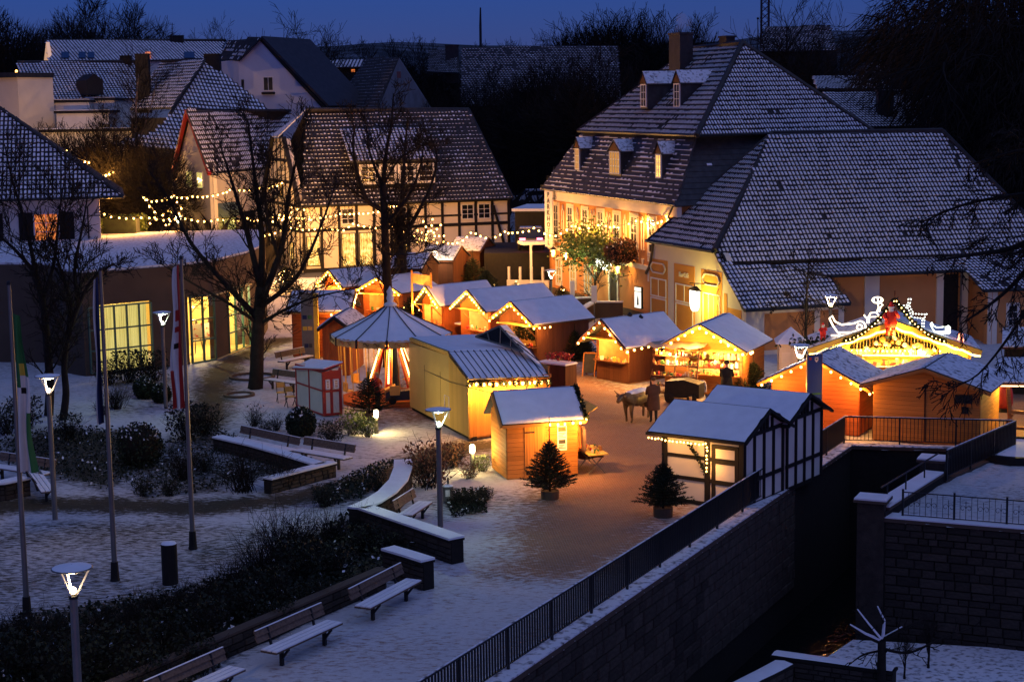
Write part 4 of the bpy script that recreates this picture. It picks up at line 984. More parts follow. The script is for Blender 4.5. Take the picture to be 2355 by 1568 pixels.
# ================================================================== the christmas market
BULBM = None
def bulb_mesh():
    m = MB(); m.lathe([(.004, -.055), (.030, -.048), (.046, -.018), (.046, .01), (.028, .04), (.012, .05)], 8); m.lathe([(.018, .045), (.018, .085), (.004, .09)], 6, mi=1)
    return m.mesh('bulb', [BULB, DARK], smooth=True)
BULBM = bulb_mesh()
SB = MB().ball((0, 0, 0), 1.0, 6).mesh('bulb', BULBS)
def path_points(pts, n):
    pts = [V(p) for p in pts]; ls = [(pts[i + 1] - pts[i]).length for i in range(len(pts) - 1)]; T = sum(ls); out = []
    for k in range(n):
        s = T * (k + .5) / n; i = 0
        while i < len(ls) - 1 and s > ls[i]: s -= ls[i]; i += 1
        out.append(pts[i].lerp(pts[i + 1], min(1, s / ls[i])))
    return out
def snow_on(M, s, n_, parent, mat=None, h=.06, name='snow_cover'):
    us = [0, .012, .05] + [.05 + .9 * i / 14 for i in range(1, 14)] + [.95, .988, 1]; vv = [0, .02, .08, .22, .36, .5, .64, .78, .92, .98, 1]; vs = []; sd_ = rng.uniform(0, 99)
    for u in us:
        for v in vv:
            p = s[0].lerp(s[1], u).lerp(s[3].lerp(s[2], u), v); e = min(u, 1 - u, v, 1 - v); k = mnoise.noise(V((p.x * 1.7, p.y * 1.7 + sd_, p.z))); c = sum(s, V((0, 0, 0))) / 4
            if e < .001: p = c + (p - c) * (1 - .012 + .012 * k)
            vs.append(p + n_ * ((.008 if e < .001 else h * (.55 if e < .03 else 1)) * (1 + .45 * k)))
    m = len(vv); q = MB(M); q.add(vs, [(i * m + j, (i + 1) * m + j, (i + 1) * m + j + 1, i * m + j + 1) for i in range(len(us) - 1) for j in range(m - 1)]); return q.obj(name, mat or SNOW, parent, smooth=True)
def lights(label, pts, n, sc=1.0, wire=.012, group='strings of fairy lights', drop=.06, jit=0.02, skip=0.0, pw=40):
    p0 = V(pts[0]); t = thing('string_lights', label, 'fairy lights', p0, group)
    MB().tube(pts, wire, 4).obj('cable', DARK, t)
    for i_, p in enumerate(path_points(pts, n)):
        if rng.random() < skip: continue
        if i_ % 4 == min(1, n - 1): lamp(t, p + V((0, -.38, -.22 * sc)), pw * sc * sc * min(4, n) / LAMP_GAIN, (1, .42, .08), .02)
        q = p + V((rng.uniform(-jit, jit), rng.uniform(-jit, jit), -drop * sc + rng.uniform(-jit, jit)))
        inst('bulb', BULBM, t, Matrix.Translation(q) @ Matrix.Rotation(rng.uniform(-.3, .3), 4, 'X') @ Matrix.Scale(sc, 4))
    return t
def planks(parent, M, x0, x1, z0, z1, y, mat, pitch=.16, direction='h', hole=None, gable=0.0, apex=None, shed=None, th=.025, nm='plank'):
    """boards on a wall frame, optionally with an opening (x0,x1,z0,z1), a gable of given height on top"""
    def put(a, b, c, d):
        if b - a > .02 and d - c > .02: piece(nm, parent, M, a + .003, b - .003, y - th, y, c + .004, d - .004, mat)
    ax = (x0 + x1) / 2 if apex is None else apex
    if direction == 'h':
        z = z0; top = z1 + gable
        while z < top - .03:
            e = min(z + pitch, top); a, b = x0, x1
            if e > z1 and gable > 0:
                k = min(1, max(0, ((z + e) / 2 - z1) / gable)); a = x0 + (ax - x0) * k; b = x1 - (x1 - ax) * k
            if hole and z + .01 > hole[2] - pitch * .5 and e - .01 < hole[3] + pitch * .5: put(a, hole[0], z, e); put(hole[1], b, z, e)
            else: put(a, b, z, e)
            z = e
    else:
        n = max(1, round((x1 - x0) / pitch)); w = (x1 - x0) / n
        for i in range(n):
            a = x0 + i * w; b = a + w; m = (a + b) / 2
            zt = z1 + (gable * (1 - abs(m - ax) / ((ax - x0) if m < ax else (x1 - ax))) if gable > 0 else 0)
            if shed: zt = shed[0] + (shed[1] - shed[0]) * (m - x0) / (x1 - x0)
            if hole and m > hole[0] and m < hole[1]: put(a, b, z0, hole[2]); put(a, b, hole[3], zt)
            else: put(a, b, z0, zt)
GOODS = [pm('goods_%s' % n, c, .5, .3, 9) for n, c in (('red', (.5, .04, .03)), ('white', (.75, .7, .6)), ('gold', (.6, .38, .08)), ('green', (.06, .16, .05)), ('brown', (.25, .11, .05)), ('straw', (.6, .42, .2)))]
LINING = pm('lining_boards', (.50, .30, .12), .8, .25, 2.5, bump=.1)
def goods(parent, M, x0, x1, y0, y1, z, n, s=.11, names=('jar', 'box', 'ornament')):
    """small wares in rows on a shelf, one mesh per row kind"""
    m = MB(M)
    for i in range(n):
        x = x0 + (x1 - x0) * (i + rng.uniform(.2, .8)) / n; y = rng.uniform(y0, y1); h = s * rng.uniform(.6, 2.0); w = s * rng.uniform(.3, .6); k = rng.randrange(6)
        if rng.random() < .5: m.box(x - w, x + w, y - w, y + w, z, z + h, k)
        else: m.lathe([(w * .9, 0), (w, h * .5), (w * .5, h * .8), (w * .35, h)], 7, (x, y, z), k)
    return m.obj('wares', GOODS, parent, None, False, 'stuff')
def hut(name, label, a, b, depth, zw=2.1, rise=.75, ridge='y', mat=None, direction='h', pitch=.17, hole=None, side_hole=None, ov=(.28, .35, .2), snow=SNOW, roofmat=None, flap=None, inside=None, cat='market stall', group='wooden market huts', door=False, barge=None, floor_z=0.0, nosnow=False, wares=True, light_col=(1, .44, .10), patch=None):
    """a gabled wooden market hut; a,b are the front corners on the ground as seen from the front"""
    mat = mat or PLW; M, L = frame((a[0], a[1], 0), (b[0], b[1], 0)); D = depth
    t = thing(name, label, cat, (a[0], a[1], 0), group)
    Mr_ = M @ Matrix.Translation((L, 0, 0)) @ Matrix.Rotation(pi / 2, 4, 'Z')       # right side seen from the right
    Ml_ = M @ Matrix.Translation((0, D, 0)) @ Matrix.Rotation(-pi / 2, 4, 'Z')      # left side seen from the left
    gy = rise if ridge == 'y' else 0; gx = rise if ridge == 'x' else 0
    planks(t, M, 0, L, .06, zw, 0, mat, pitch, direction, hole, gy)
    planks(t, Mr_, 0, D, .06, zw, 0, mat, pitch, direction, side_hole, gx)
    planks(t, Ml_, 0, D, .06, zw, 0, mat, pitch, direction, None, gx)
    # lining: thin inner walls and floor
    ln = MB(M); e = .02
    def strip(Mx, W, h, ho, g):
        q = MB(Mx)
        if ho:
            q.box(0.01, ho[0], .002, e, .03, h); q.box(ho[1], W - .01, .002, e, .03, h); q.box(ho[0], ho[1], .002, e, .03, ho[2]); q.box(ho[0], ho[1], .002, e, ho[3], h)
        else: q.box(.01, W - .01, .002, e, .03, h)
        if g: q.prism([(.01, .002, h), (W - .01, .002, h), (W / 2, .002, h + g)], (0, e - .004, 0))
        return q
    o = MB()
    for q in (strip(M, L, zw, hole, gy), strip(Mr_, D, zw, side_hole, gx), strip(Ml_, D, zw, None, gx)): o.add(q.v, q.f)
    q = MB(M); q.box(.02, L - .02, D - .04, D, .03, zw); q.box(.02, L - .02, .03, D - .05, .01, .05); o.add(q.v, q.f)
    if ridge == 'y': q = MB(M).prism([(.02, D - .04, zw), (L - .02, D - .04, zw), (L / 2, D - .04, zw + rise)], (0, .03, 0)); o.add(q.v, q.f)
    o.obj('lining', LINING if hole or side_hole else mat, t)
    # roof slopes with their snow
    of, os_, ob_ = ov; bm = roofmat or TARP
    if ridge == 'y':
        k = rise / (L / 2); sl = [[(-os_, -of, zw - os_ * k), (-os_, D + ob_, zw - os_ * k), (L / 2, D + ob_, zw + rise), (L / 2, -of, zw + rise)], [(L + os_, -of, zw - os_ * k), (L + os_, D + ob_, zw - os_ * k), (L / 2, D + ob_, zw + rise), (L / 2, -of, zw + rise)]]
    else:
        k = rise / (D / 2); sl = [[(-os_, -of, zw - of * k), (L + os_, -of, zw - of * k), (L + os_, D / 2, zw + rise), (-os_, D / 2, zw + rise)], [(-os_, D + of, zw - of * k), (L + os_, D + of, zw - of * k), (L + os_, D / 2, zw + rise), (-os_, D / 2, zw + rise)]]
    for s in sl:
        s = [V(q) + V((0, 0, .03)) for q in s]; r = MB(M).slab(s, .06).obj('roof', bm, t)
        if not nosnow:
            n_ = (s[1] - s[0]).cross(s[2] - s[0]).normalized(); n_ = n_ if n_.z > 0 else -n_; snow_on(M, [q + n_ * .061 for q in s], n_, r, snow)
    # barge boards
    bb = barge or mat
    if ridge == 'y':
        for sx in (0, 1):
            x = -os_ if sx == 0 else L + os_; zb = zw - os_ * k
            beam('barge_board', t, M @ V((x, -of - .012, zb)), M @ V((L / 2, -of - .012, zw + rise)), .11, bb, (0, 0, 1))
    else:
        for x in (-os_ - .012, L + os_ + .012):
            beam('barge_board', t, M @ V((x, -of, zw - of * k)), M @ V((x, D / 2, zw + rise)), .11, bb); 
        beam('fascia', t, M @ V((-os_, -of - .01, zw - of * k)), M @ V((L + os_, -of - .01, zw - of * k)), .10, bb)
    def fit(Mx, W, ho, y1):
        x0, x1, z0, z1 = ho
        MB(Mx).box(x0 - .05, x1 + .05, -.32, .25, z0 - .05, z0).obj('counter', mat, t)
        if flap:
            fl, drop_ = flap; MB(Mx).prism([(x0 - .25, -.03, z1 + .02), (x1 + .25, -.03, z1 + .02), (x1 + .25, -fl, z1 + drop_), (x0 - .25, -fl, z1 + drop_)], (0, 0, .035)).obj('flap', PLY, t)
            for x in (x0 + .05, x1 - .05): MB(Mx).bar((x, -.03, z1 - .5), (x, -fl * .85, z1 + drop_ * .85), .03).obj('strut', mat, t)
        if wares:
            goods(t, Mx, x0 + .05, x1 - .05, -.22, .15, z0, max(6, int((x1 - x0) * 7)))
            for zz in (z0 + .35, z0 + .75):
                if zz < z1 - .1:
                    MB(Mx).box(x0, x1, y1 - .35, y1 - .06, zz - .03, zz).obj('shelf', mat, t); goods(t, Mx, x0 + .05, x1 - .05, y1 - .3, y1 - .12, zz, max(6, int((x1 - x0) * 8)))
        if inside: 
            lp = Mx @ V(((x0 + x1) / 2, min(.55, y1 * .4), z1 + .05)); lamp(t, lp, inside, light_col, .07)
    if hole: fit(M, L, hole, D)
    if side_hole: fit(Mr_, D, side_hole, L)
    if door:
        MB(M).box(door[0], door[1], -.05, -.027, .06, door[2]).obj('door', PLV if direction == 'h' else mat, t)
        for zz in (.4, door[2] - .3): MB(M).box(door[0] + .02, door[0] + .35, -.062, -.051, zz, zz + .05).obj('hinge', DARK, t)
    return t, M, L, Mr_
def verge_lights(label, M, L, zw, rise, of, os_, n, left=True, right=True, y=-.06, sc=1.0, extra=None, dz=-.04):
    k = rise / (L / 2); pts = [M @ V((-os_, -of + y, zw - os_ * k + dz))] if left else []
    pts.append(M @ V((L / 2, -of + y, zw + rise + dz)))
    if right: pts.append(M @ V((L + os_, -of + y, zw - os_ * k + dz)))
    if extra: pts += extra
    return lights(label, pts, n, sc, .01, 'fairy lights on the market huts', .03, .012)
X3 = lambda v: (v.x, v.y)
def g2(x, y): return G(x, y)

# ---- foreground hut with open end, potted tree in front of it
hb, hbM, hbL, hbR = hut('market_hut', 'small orange plank hut with blue snowy roof and open end, behind the potted tree', g2(1167, 1105), g2(1328, 1093), 2.0, 2.08, .78, 'x', PLW, 'h', .155, side_hole=(.25, 1.75, .85, 1.9), ov=(.22, .22, .22), flap=(.75, .42), inside=110, door=(.62, 1.35, 1.9))
lights('warm bulbs along the right eave and open gable of the small foreground hut', [hbM @ V((hbL * .52, -.27, 1.93)), hbM @ V((hbL + .25, -.27, 1.93)), hbM @ V((hbL + .27, 1.0, 2.9))], 11, 1.0, .01, 'fairy lights on the market huts', .03)
fg = MB()
for p in path_points([hbM @ V((hbL + .24, -.2, 2.0)), hbM @ V((hbL + .24, 1.0, 2.95))], 60):
    for _ in range(9): leafquad(fg, p + V((rng.gauss(0, .05), rng.gauss(0, .05), rng.gauss(0, .05))), .07)
top('fir_garland', fg, NEEDLE, 'short fir garland on the open gable of the small foreground hut', 'garland', hbM @ V((hbL + .24, 1.0, 2.9)))
po = thing('poster', 'printed sheet poster fixed to the orange hut behind the potted tree', 'poster', hbM @ V((1.78, -.03, .95)))
MB(hbM).box(1.78, 2.12, -.036, -.030, .92, 1.78).obj('sheet', WTRIM, po)
MB(hbM).box(1.81, 2.09, -.040, -.0365, 1.58, 1.74).obj('picture', GOODS[4], po); MB(hbM).box(1.83, 2.07, -.040, -.0365, 1.16, 1.30).obj('picture', TARP, po)
for i, zz in enumerate((1.52, 1.47, 1.42, 1.36, 1.10, 1.05, 1.0)): MB(hbM).box(1.82, 2.08 - .05 * (i % 3), -.040, -.0365, zz, zz + .022).obj('print_line', TARP, po)
# clothes hung at the open end and the folding table beside it
for i, (y, z, c, lab) in enumerate(((.35, 1.75, pm('orange_wool', (.75, .16, .04), .95, .25, 6), 'bright orange shawl hanging in the open end of the hut'), (.75, 1.7, RED, 'dark red coat hanging behind the orange shawl'), (.05, 1.72, pm('brown_wool', (.10, .06, .05), .95, .3, 6), 'dark brown coat hanging at the hut corner'))):
    m = MB(hbR); pr = [(-.04, 0), (.04, 0), (.22, -.1), (.26, -.45), (.30, -.85), (-.30, -.82), (-.25, -.45), (-.2, -.1)]
    m.prism([(y + a, -.12 - i * .02, z + b) for a, b in pr], (0, -.10, 0)); top('hanging_coat', m, c, lab, 'clothes', hbR @ V((y, -.15, z - .8)), 'clothes hanging at the hut')
ft = thing('folding_table', 'folding table with wares and crossed legs at the open end of the small hut', 'table', hbR @ V((.6, -.7, 0)))
MB(hbR).box(-.25, 1.4, -1.05, -.35, .70, .74).obj('tabletop', PLY, ft)
for x in (0, 1.1):
    MB(hbR).bar((x, -1.0, .02), (x, -.4, .7), .03).obj('leg', GREYM, ft); MB(hbR).bar((x, -.4, .02), (x, -1.0, .7), .03).obj('leg', GREYM, ft)
cl = MB(hbR); cl.add([(1.41, -1.06, .75), (1.41, -.34, .75), (1.45, -.3, .28), (1.5, -.85, .2), (.4, -1.07, .75), (.5, -1.12, .45), (1.3, -1.15, .30)], [(0, 1, 2, 3), (4, 0, 6, 5), (0, 3, 6)]); top('cloth', cl, PLD, 'dark cloth hanging off the end of the folding table', 'cloth')
goods(ft, hbR, -.2, 1.35, -1.0, -.4, .742, 22, .08)

# ---- half timbered huts at the railing
def timber_hut(label, a, b, depth, zw, rise, front=True, dep0=0):
    M0, L = frame((a.x, a.y, 0), (b.x, b.y, 0)); M = M0 @ Matrix.Translation((0, dep0, 0)); p = M @ V((0, 0, 0))
    t = thing('half_timbered_hut', label, 'market stall', p, 'half timbered market huts')
    MB(M).box(0.03, L - .03, .03, depth - .03, .04, zw).obj('wall', WPLASTER, t)
    Mr_ = M @ Matrix.Translation((L, 0, 0)) @ Matrix.Rotation(pi / 2, 4, 'Z')
    MB(Mr_).prism([(.03, .03, zw), (depth - .03, .03, zw), (depth / 2, .03, zw + rise - .03)], (0, .1, 0)).obj('gable', WPLASTER, t)
    Ml_ = M @ Matrix.Translation((0, depth, 0)) @ Matrix.Rotation(-pi / 2, 4, 'Z'); MB(Ml_).prism([(.03, .03, zw), (depth - .03, .03, zw), (depth / 2, .03, zw + rise - .03)], (0, .1, 0)).obj('gable', WPLASTER, t)
    def hb(Mx, x0, x1, z, h=.11): piece('beam', t, Mx, x0, x1, -.02, .03, z, z + h, BLACKT)
    def vb(Mx, x, z0, z1, w=.09): piece('beam', t, Mx, x - w / 2, x + w / 2, -.04, .03, z0, z1, BLACKT)
    if front:
        for z in (.03, .78, 1.48, zw - .11): hb(M, 0, L, z)
        for x in (.08, L * .56, L - .07): vb(M, x, .14, zw - .1, .17)
        x0, x1 = L * .64, L * .92
        MB(M).box(x0, x1, -.015, .02, .1, 1.92).obj('door', WPLASTER, t)
        for x in (x0, x1): vb(M, x, .1, 1.95, .13)
        for z in (.75, 1.42, 1.90): piece('beam', t, M, x0 - .06, x1 + .06, -.05, .0, z, z + .12, BLACKT)
    for z in (.03, .80, zw - .10): hb(Mr_, 0, depth, z, .12)
    for i in range(5): vb(Mr_, .06 + (depth - .12) * i / 4, .1, zw - .08, .08)
    for x in (.3, .42, .5, .58, .7): vb(Mr_, depth * x, zw, zw + rise * (1 - abs(x - .5) * 2) - .04, .08)
    k = rise / (depth / 2)
    for sg in (0, 1):
        y0 = -.32 if sg == 0 else depth + .32; s = [V((-.35, y0, zw - .32 * k + .02)), V((L + .22, y0, zw - .32 * k + .02)), V((L + .22, depth / 2, zw + rise + .02)), V((-.35, depth / 2, zw + rise + .02))]
        r = MB(M).slab(s, .05).obj('roof', BLACKT, t); n_ = (s[1] - s[0]).cross(s[2] - s[0]).normalized(); n_ = n_ if n_.z > 0 else -n_
        c = sum(s, V((0, 0, 0))) / 4
        # tarpaulin with folds under thin snow
        q = MB(M); nx_, ny_ = 26, 8; vs = []
        for i in range(nx_ + 1):
            for j in range(ny_ + 1):
                u_, v_ = i / nx_, j / ny_; p_ = s[0].lerp(s[1], u_).lerp(s[3].lerp(s[2], u_), v_); w_ = abs(sin((u_ * 6.5 - v_ * 1.9 + .3 * sin(v_ * 4)) * pi)) ** 6 * .05 * (v_ * (1 - v_) * 3.5)
                vs.append(c + (p_ - c) * .99 + n_ * (.056 + w_))
        q.add(vs, [(i * (ny_ + 1) + j, (i + 1) * (ny_ + 1) + j, (i + 1) * (ny_ + 1) + j + 1, i * (ny_ + 1) + j + 1) for i in range(nx_) for j in range(ny_)]); q.obj('snowy_tarpaulin', SNOW, r, smooth=True)
    for x in (-.36, L + .23):
        for y0 in (-.32, depth + .32): beam('barge_board', t, M @ V((x, y0, zw - .32 * k)), M @ V((x, depth / 2, zw + rise)), .08, BLACKT)
    beam('fascia', t, M @ V((-.4, -.34, zw - .32 * k)), M @ V((L + .22, -.34, zw - .32 * k)), .09, BLACKT)
    return t, M, L
ha, hb_ = g2(1524, 1150), g2(1710, 1176)
t, tM, tL = timber_hut('half timbered hut with a door and a drooping light chain, nearest the railing', ha, hb_, 2.75, 2.36, .64)
timber_hut('half timbered hut behind the one with the door, folds in its snowy roof sheet', ha, hb_, 2.7, 2.42, .64, False, 2.95)
lights('small bulbs along the eave of the half timbered hut, hanging down its post', [tM @ V((-.35, -.42, 2.12)), tM @ V((tL * .5, -.42, 2.08)), tM @ V((tL * .57, -.08, 2.05)), tM @ V((tL * .57, -.08, 1.1))], 24, .62, .008, 'fairy lights on the market huts', .03, pw=9)
gl = MB()
for p in path_points([tM @ V((tL * .36, -.1, 1.95)), tM @ V((tL * .47, -.1, 1.5)), tM @ V((tL * .56, -.1, 1.1))], 40):
    for _ in range(4): leafquad(gl, p + V((rng.gauss(0, .03), rng.gauss(0, .03), rng.gauss(0, .03))), .05)
top('ivy_garland', gl, LEAF, 'thin leafy garland drooping on the white panel of the half timbered hut', 'garland', tM @ V((tL * .47, -.1, 1.5)))

# ---- big yellow stall with the ribbed awning
def big_stall():
    L0, C0, Rr = g2(943, 942), g2(1080, 1014), V((1.45, 65.6, 0)); Bk = V((-1.0, 73.0, 0))
    t = thing('large_stall', 'large yellow stall with ribbed blue snowy awning roof and a glazed triangular dormer', 'market stall', C0, 'wooden market huts')
    mid = L0.lerp(C0, .70); zL = A(945, 786, L0.y).z; zm = A(1034, 815, mid.y).z; zf = A(1081, 882, C0.y).z
    M, L = frame((L0.x, L0.y, 0), (C0.x, C0.y, 0)); OL = pm('olive_yellow_paint', (.62, .46, .14), .7, .08, 1.2)
    MB(M).prism([(0, 0, .15), (L * .70, 0, .15), (L * .70, 0, zm - .06), (0, 0, zL - .03)], (0, .08, 0)).obj('side_wall', OL, t)
    planks(t, M, L * .70, L, .15, zf + .1, .0, PLY, .17, 'v', shed=(zm - .05, zf + .1))
    MB(M).box(0, L, .1, .3, 0, .145).obj('plinth', BLACKT, t)
    for x in (.28, .55): MB(M).box(L * x, L * x + .02, -.006, .0, .2, 2.2).obj('panel_joint', PLD, t)
    w = MB(M); w.tube([(L * .62, -.02, .55), (L * .62, -.02, 1.35), (L * .695, -.02, 1.35), (L * .695, -.02, .5)], .02, 4); w.obj('white_frame', WTRIM, t)
    Mf, Lf = frame((C0.x, C0.y, 0), (Rr.x, Rr.y, 0)); planks(t, Mf, 0, Lf, .12, zf - .02, 0, PLV, .155, 'v')
    MB(Mf).box(.02, Lf, .02, .1, .05, zf).obj('lining', PLW, t); MB(Mf).box(0, Lf, -.12, -.03, zf - .12, zf + .02).obj('fascia', PLW, t)
    wall(t, Rr, Bk, .1, zf + .3, PLW, .06); wall(t, Bk, L0, .1, zL, OL, .06)
    # flat roof part and ribbed awning
    f0, f1, f2, f3 = A(945, 778, L0.y), A(1036, 812, mid.y), A(1212, 808, mid.y + 2.4), A(1094, 773, L0.y + 1.2)
    r = MB().slab([f0, f1, f2, f3], .05).obj('roof', TARP, t); snow_on(None, [q + V((0, 0, .051)) for q in (f0, f1, f2, f3)], V((0, 0, 1)), r)
    beam('fascia', t, f0 + V((0, -.03, -.03)), f1 + V((0, -.03, -.03)), .14, PLY)
    a0, a1, a2, a3 = f1 + V((-.1, -.1, .02)), f2 + V((.1, 0, .02)), A(1264, 868, Rr.y - .25), A(1076, 874, C0.y - .35)
    r = MB().slab([a3, a2, a1, a0], .04).obj('awning_roof', TARP, t); snow_on(None, [q + V((0, 0, .041)) for q in (a3, a2, a1, a0)], V((0, 0, 1)), r, h=.04)
    for i in range(14): 
        u_ = i / 13.; beam('rib', t, a3.lerp(a2, u_) + V((0, 0, .08)), a0.lerp(a1, u_) + V((0, 0, .08)), .035, DARK)
    # triangular dormer with glass and its blue side
    ap = A(1149, 750, mid.y + 2.0); d0 = A(1094, 774, mid.y + 2.9); d1 = A(1203, 808, mid.y + 1.0); ap2 = A(1164, 749, mid.y + 3.4); d2 = A(1262, 862, Rr.y + .1)
    g = MB().prism([d0, d1, ap], (.02, .05, 0)).obj('dormer_glass', GLASSD, t)
    for q0, q1 in ((d0, ap), (d1, ap), (d0, d1)): beam('frame_bar', t, q0, q1, .07, GREYM)
    for u_ in (.3, .52, .74): q0 = d0.lerp(d1, u_); q1 = d0.lerp(ap, u_ / .62) if u_ < .52 else ap.lerp(d1, (u_ - .5) / .5); beam('frame_bar', t, q0 + V((0, -.03, 0)), q1 + V((0, -.03, 0)), .04, GREYM)
    MB().slab([d1, d2, ap2, ap], .05).obj('dormer_roof', SNOW, t)
    for i in range(1, 4): beam('rib', t, ap.lerp(d1, i / 4) + V((0, 0, .06)), ap2.lerp(d2, i / 4) + V((0, 0, .06)), .05, DARK)
    e0, e1 = a3 + V((-.05, -.05, -.1)), a2 + V((.05, -.05, -.1)); lights('round bulbs between fir sprigs along the awning edge of the large yellow stall', [e0, e1], 13, 1.35, .012, 'fairy lights on the market huts', .05)
    fg = MB()
    for p in path_points([e0, e1], 90):
        if sin(p.x * 14) > -.2:
            for _ in range(7): leafquad(fg, p + V((rng.gauss(0, .05), rng.gauss(0, .05), rng.gauss(-.08, .05))), .075)
    top('fir_garland', fg, NEEDLE, 'fir sprigs hung between the bulbs of the large yellow stall', 'garland', e0)
    MB().tube([A(945, 836, L0.y - .1), A(1034, 878, mid.y - .2), A(1160, 912, 59.5)], .012, 4).obj('cable', DARK, t)
big_stall()

# ---- red and white ticket booth
def booth():
    C0, L0, R0 = g2(745, 959), g2(682, 936), g2(787, 955); M, L = frame(L0, C0, 0); M2, L2 = frame(C0, R0, 0)
    t = thing('ticket_booth', 'small red and white ticket booth with two framed windows and snowy pent roof', 'booth', C0)
    z1 = A(744, 853, C0.y).z - .04; PAN = pm('booth_panel', (.70, .64, .5), .7, .06, 2); zb = z1 + .16
    MB(M).box(.02, L - .02, .02, .9, .05, z1).obj('wall', PAN, t)
    MB(M2).prism([(.02, .02, .05), (L2 - .02, .02, .05), (L2 - .02, .02, zb), (.02, .02, z1)], (0, .9, 0)).obj('wall', PAN, t)
    for x in (.03, L * .49, L - .06): piece('beam', t, M, x - .035, x + .035, -.012, .02, .05, z1, RED)
    for z in (.05, 1.05, z1 - .06): piece('beam', t, M, 0, L, -.015, .02, z, z + .06, RED)
    for x in (.05, L2 * .45, L2 - .05): piece('beam', t, M2, x - .06, x + .06, -.012, .02, .05, z1 + .14 * x / L2, RED)
    for z in (.05, 1.02, z1 - .32): piece('beam', t, M2, 0, L2, -.015, .02, z, z + (.09 if z < 1.5 else .34), RED)
    for x0, x1 in ((.10, L2 * .45 - .07), (L2 * .45 + .09, L2 - .12)): window(t, M2, x0, x1, 1.16, z1 - .34, 1, 4, emtex('booth_window', (.18, .04, .01), (.45, .16, .05), (.7, .4, .2), .35, 9), WTRIM, -.03, .05)
    rp = [A(672, 849, L0.y - .2), A(744, 852, C0.y - .15), A(790, 836, R0.y + .2), A(716, 829, L0.y + 1.1)]
    r = MB().slab(rp, .05).obj('roof', RED, t); c = sum(rp, V((0, 0, 0))) / 4; MB().slab([c + (q - c) * .98 + V((0, 0, .055)) for q in rp], .04).obj('snow_cover', SNOW, r)
booth()

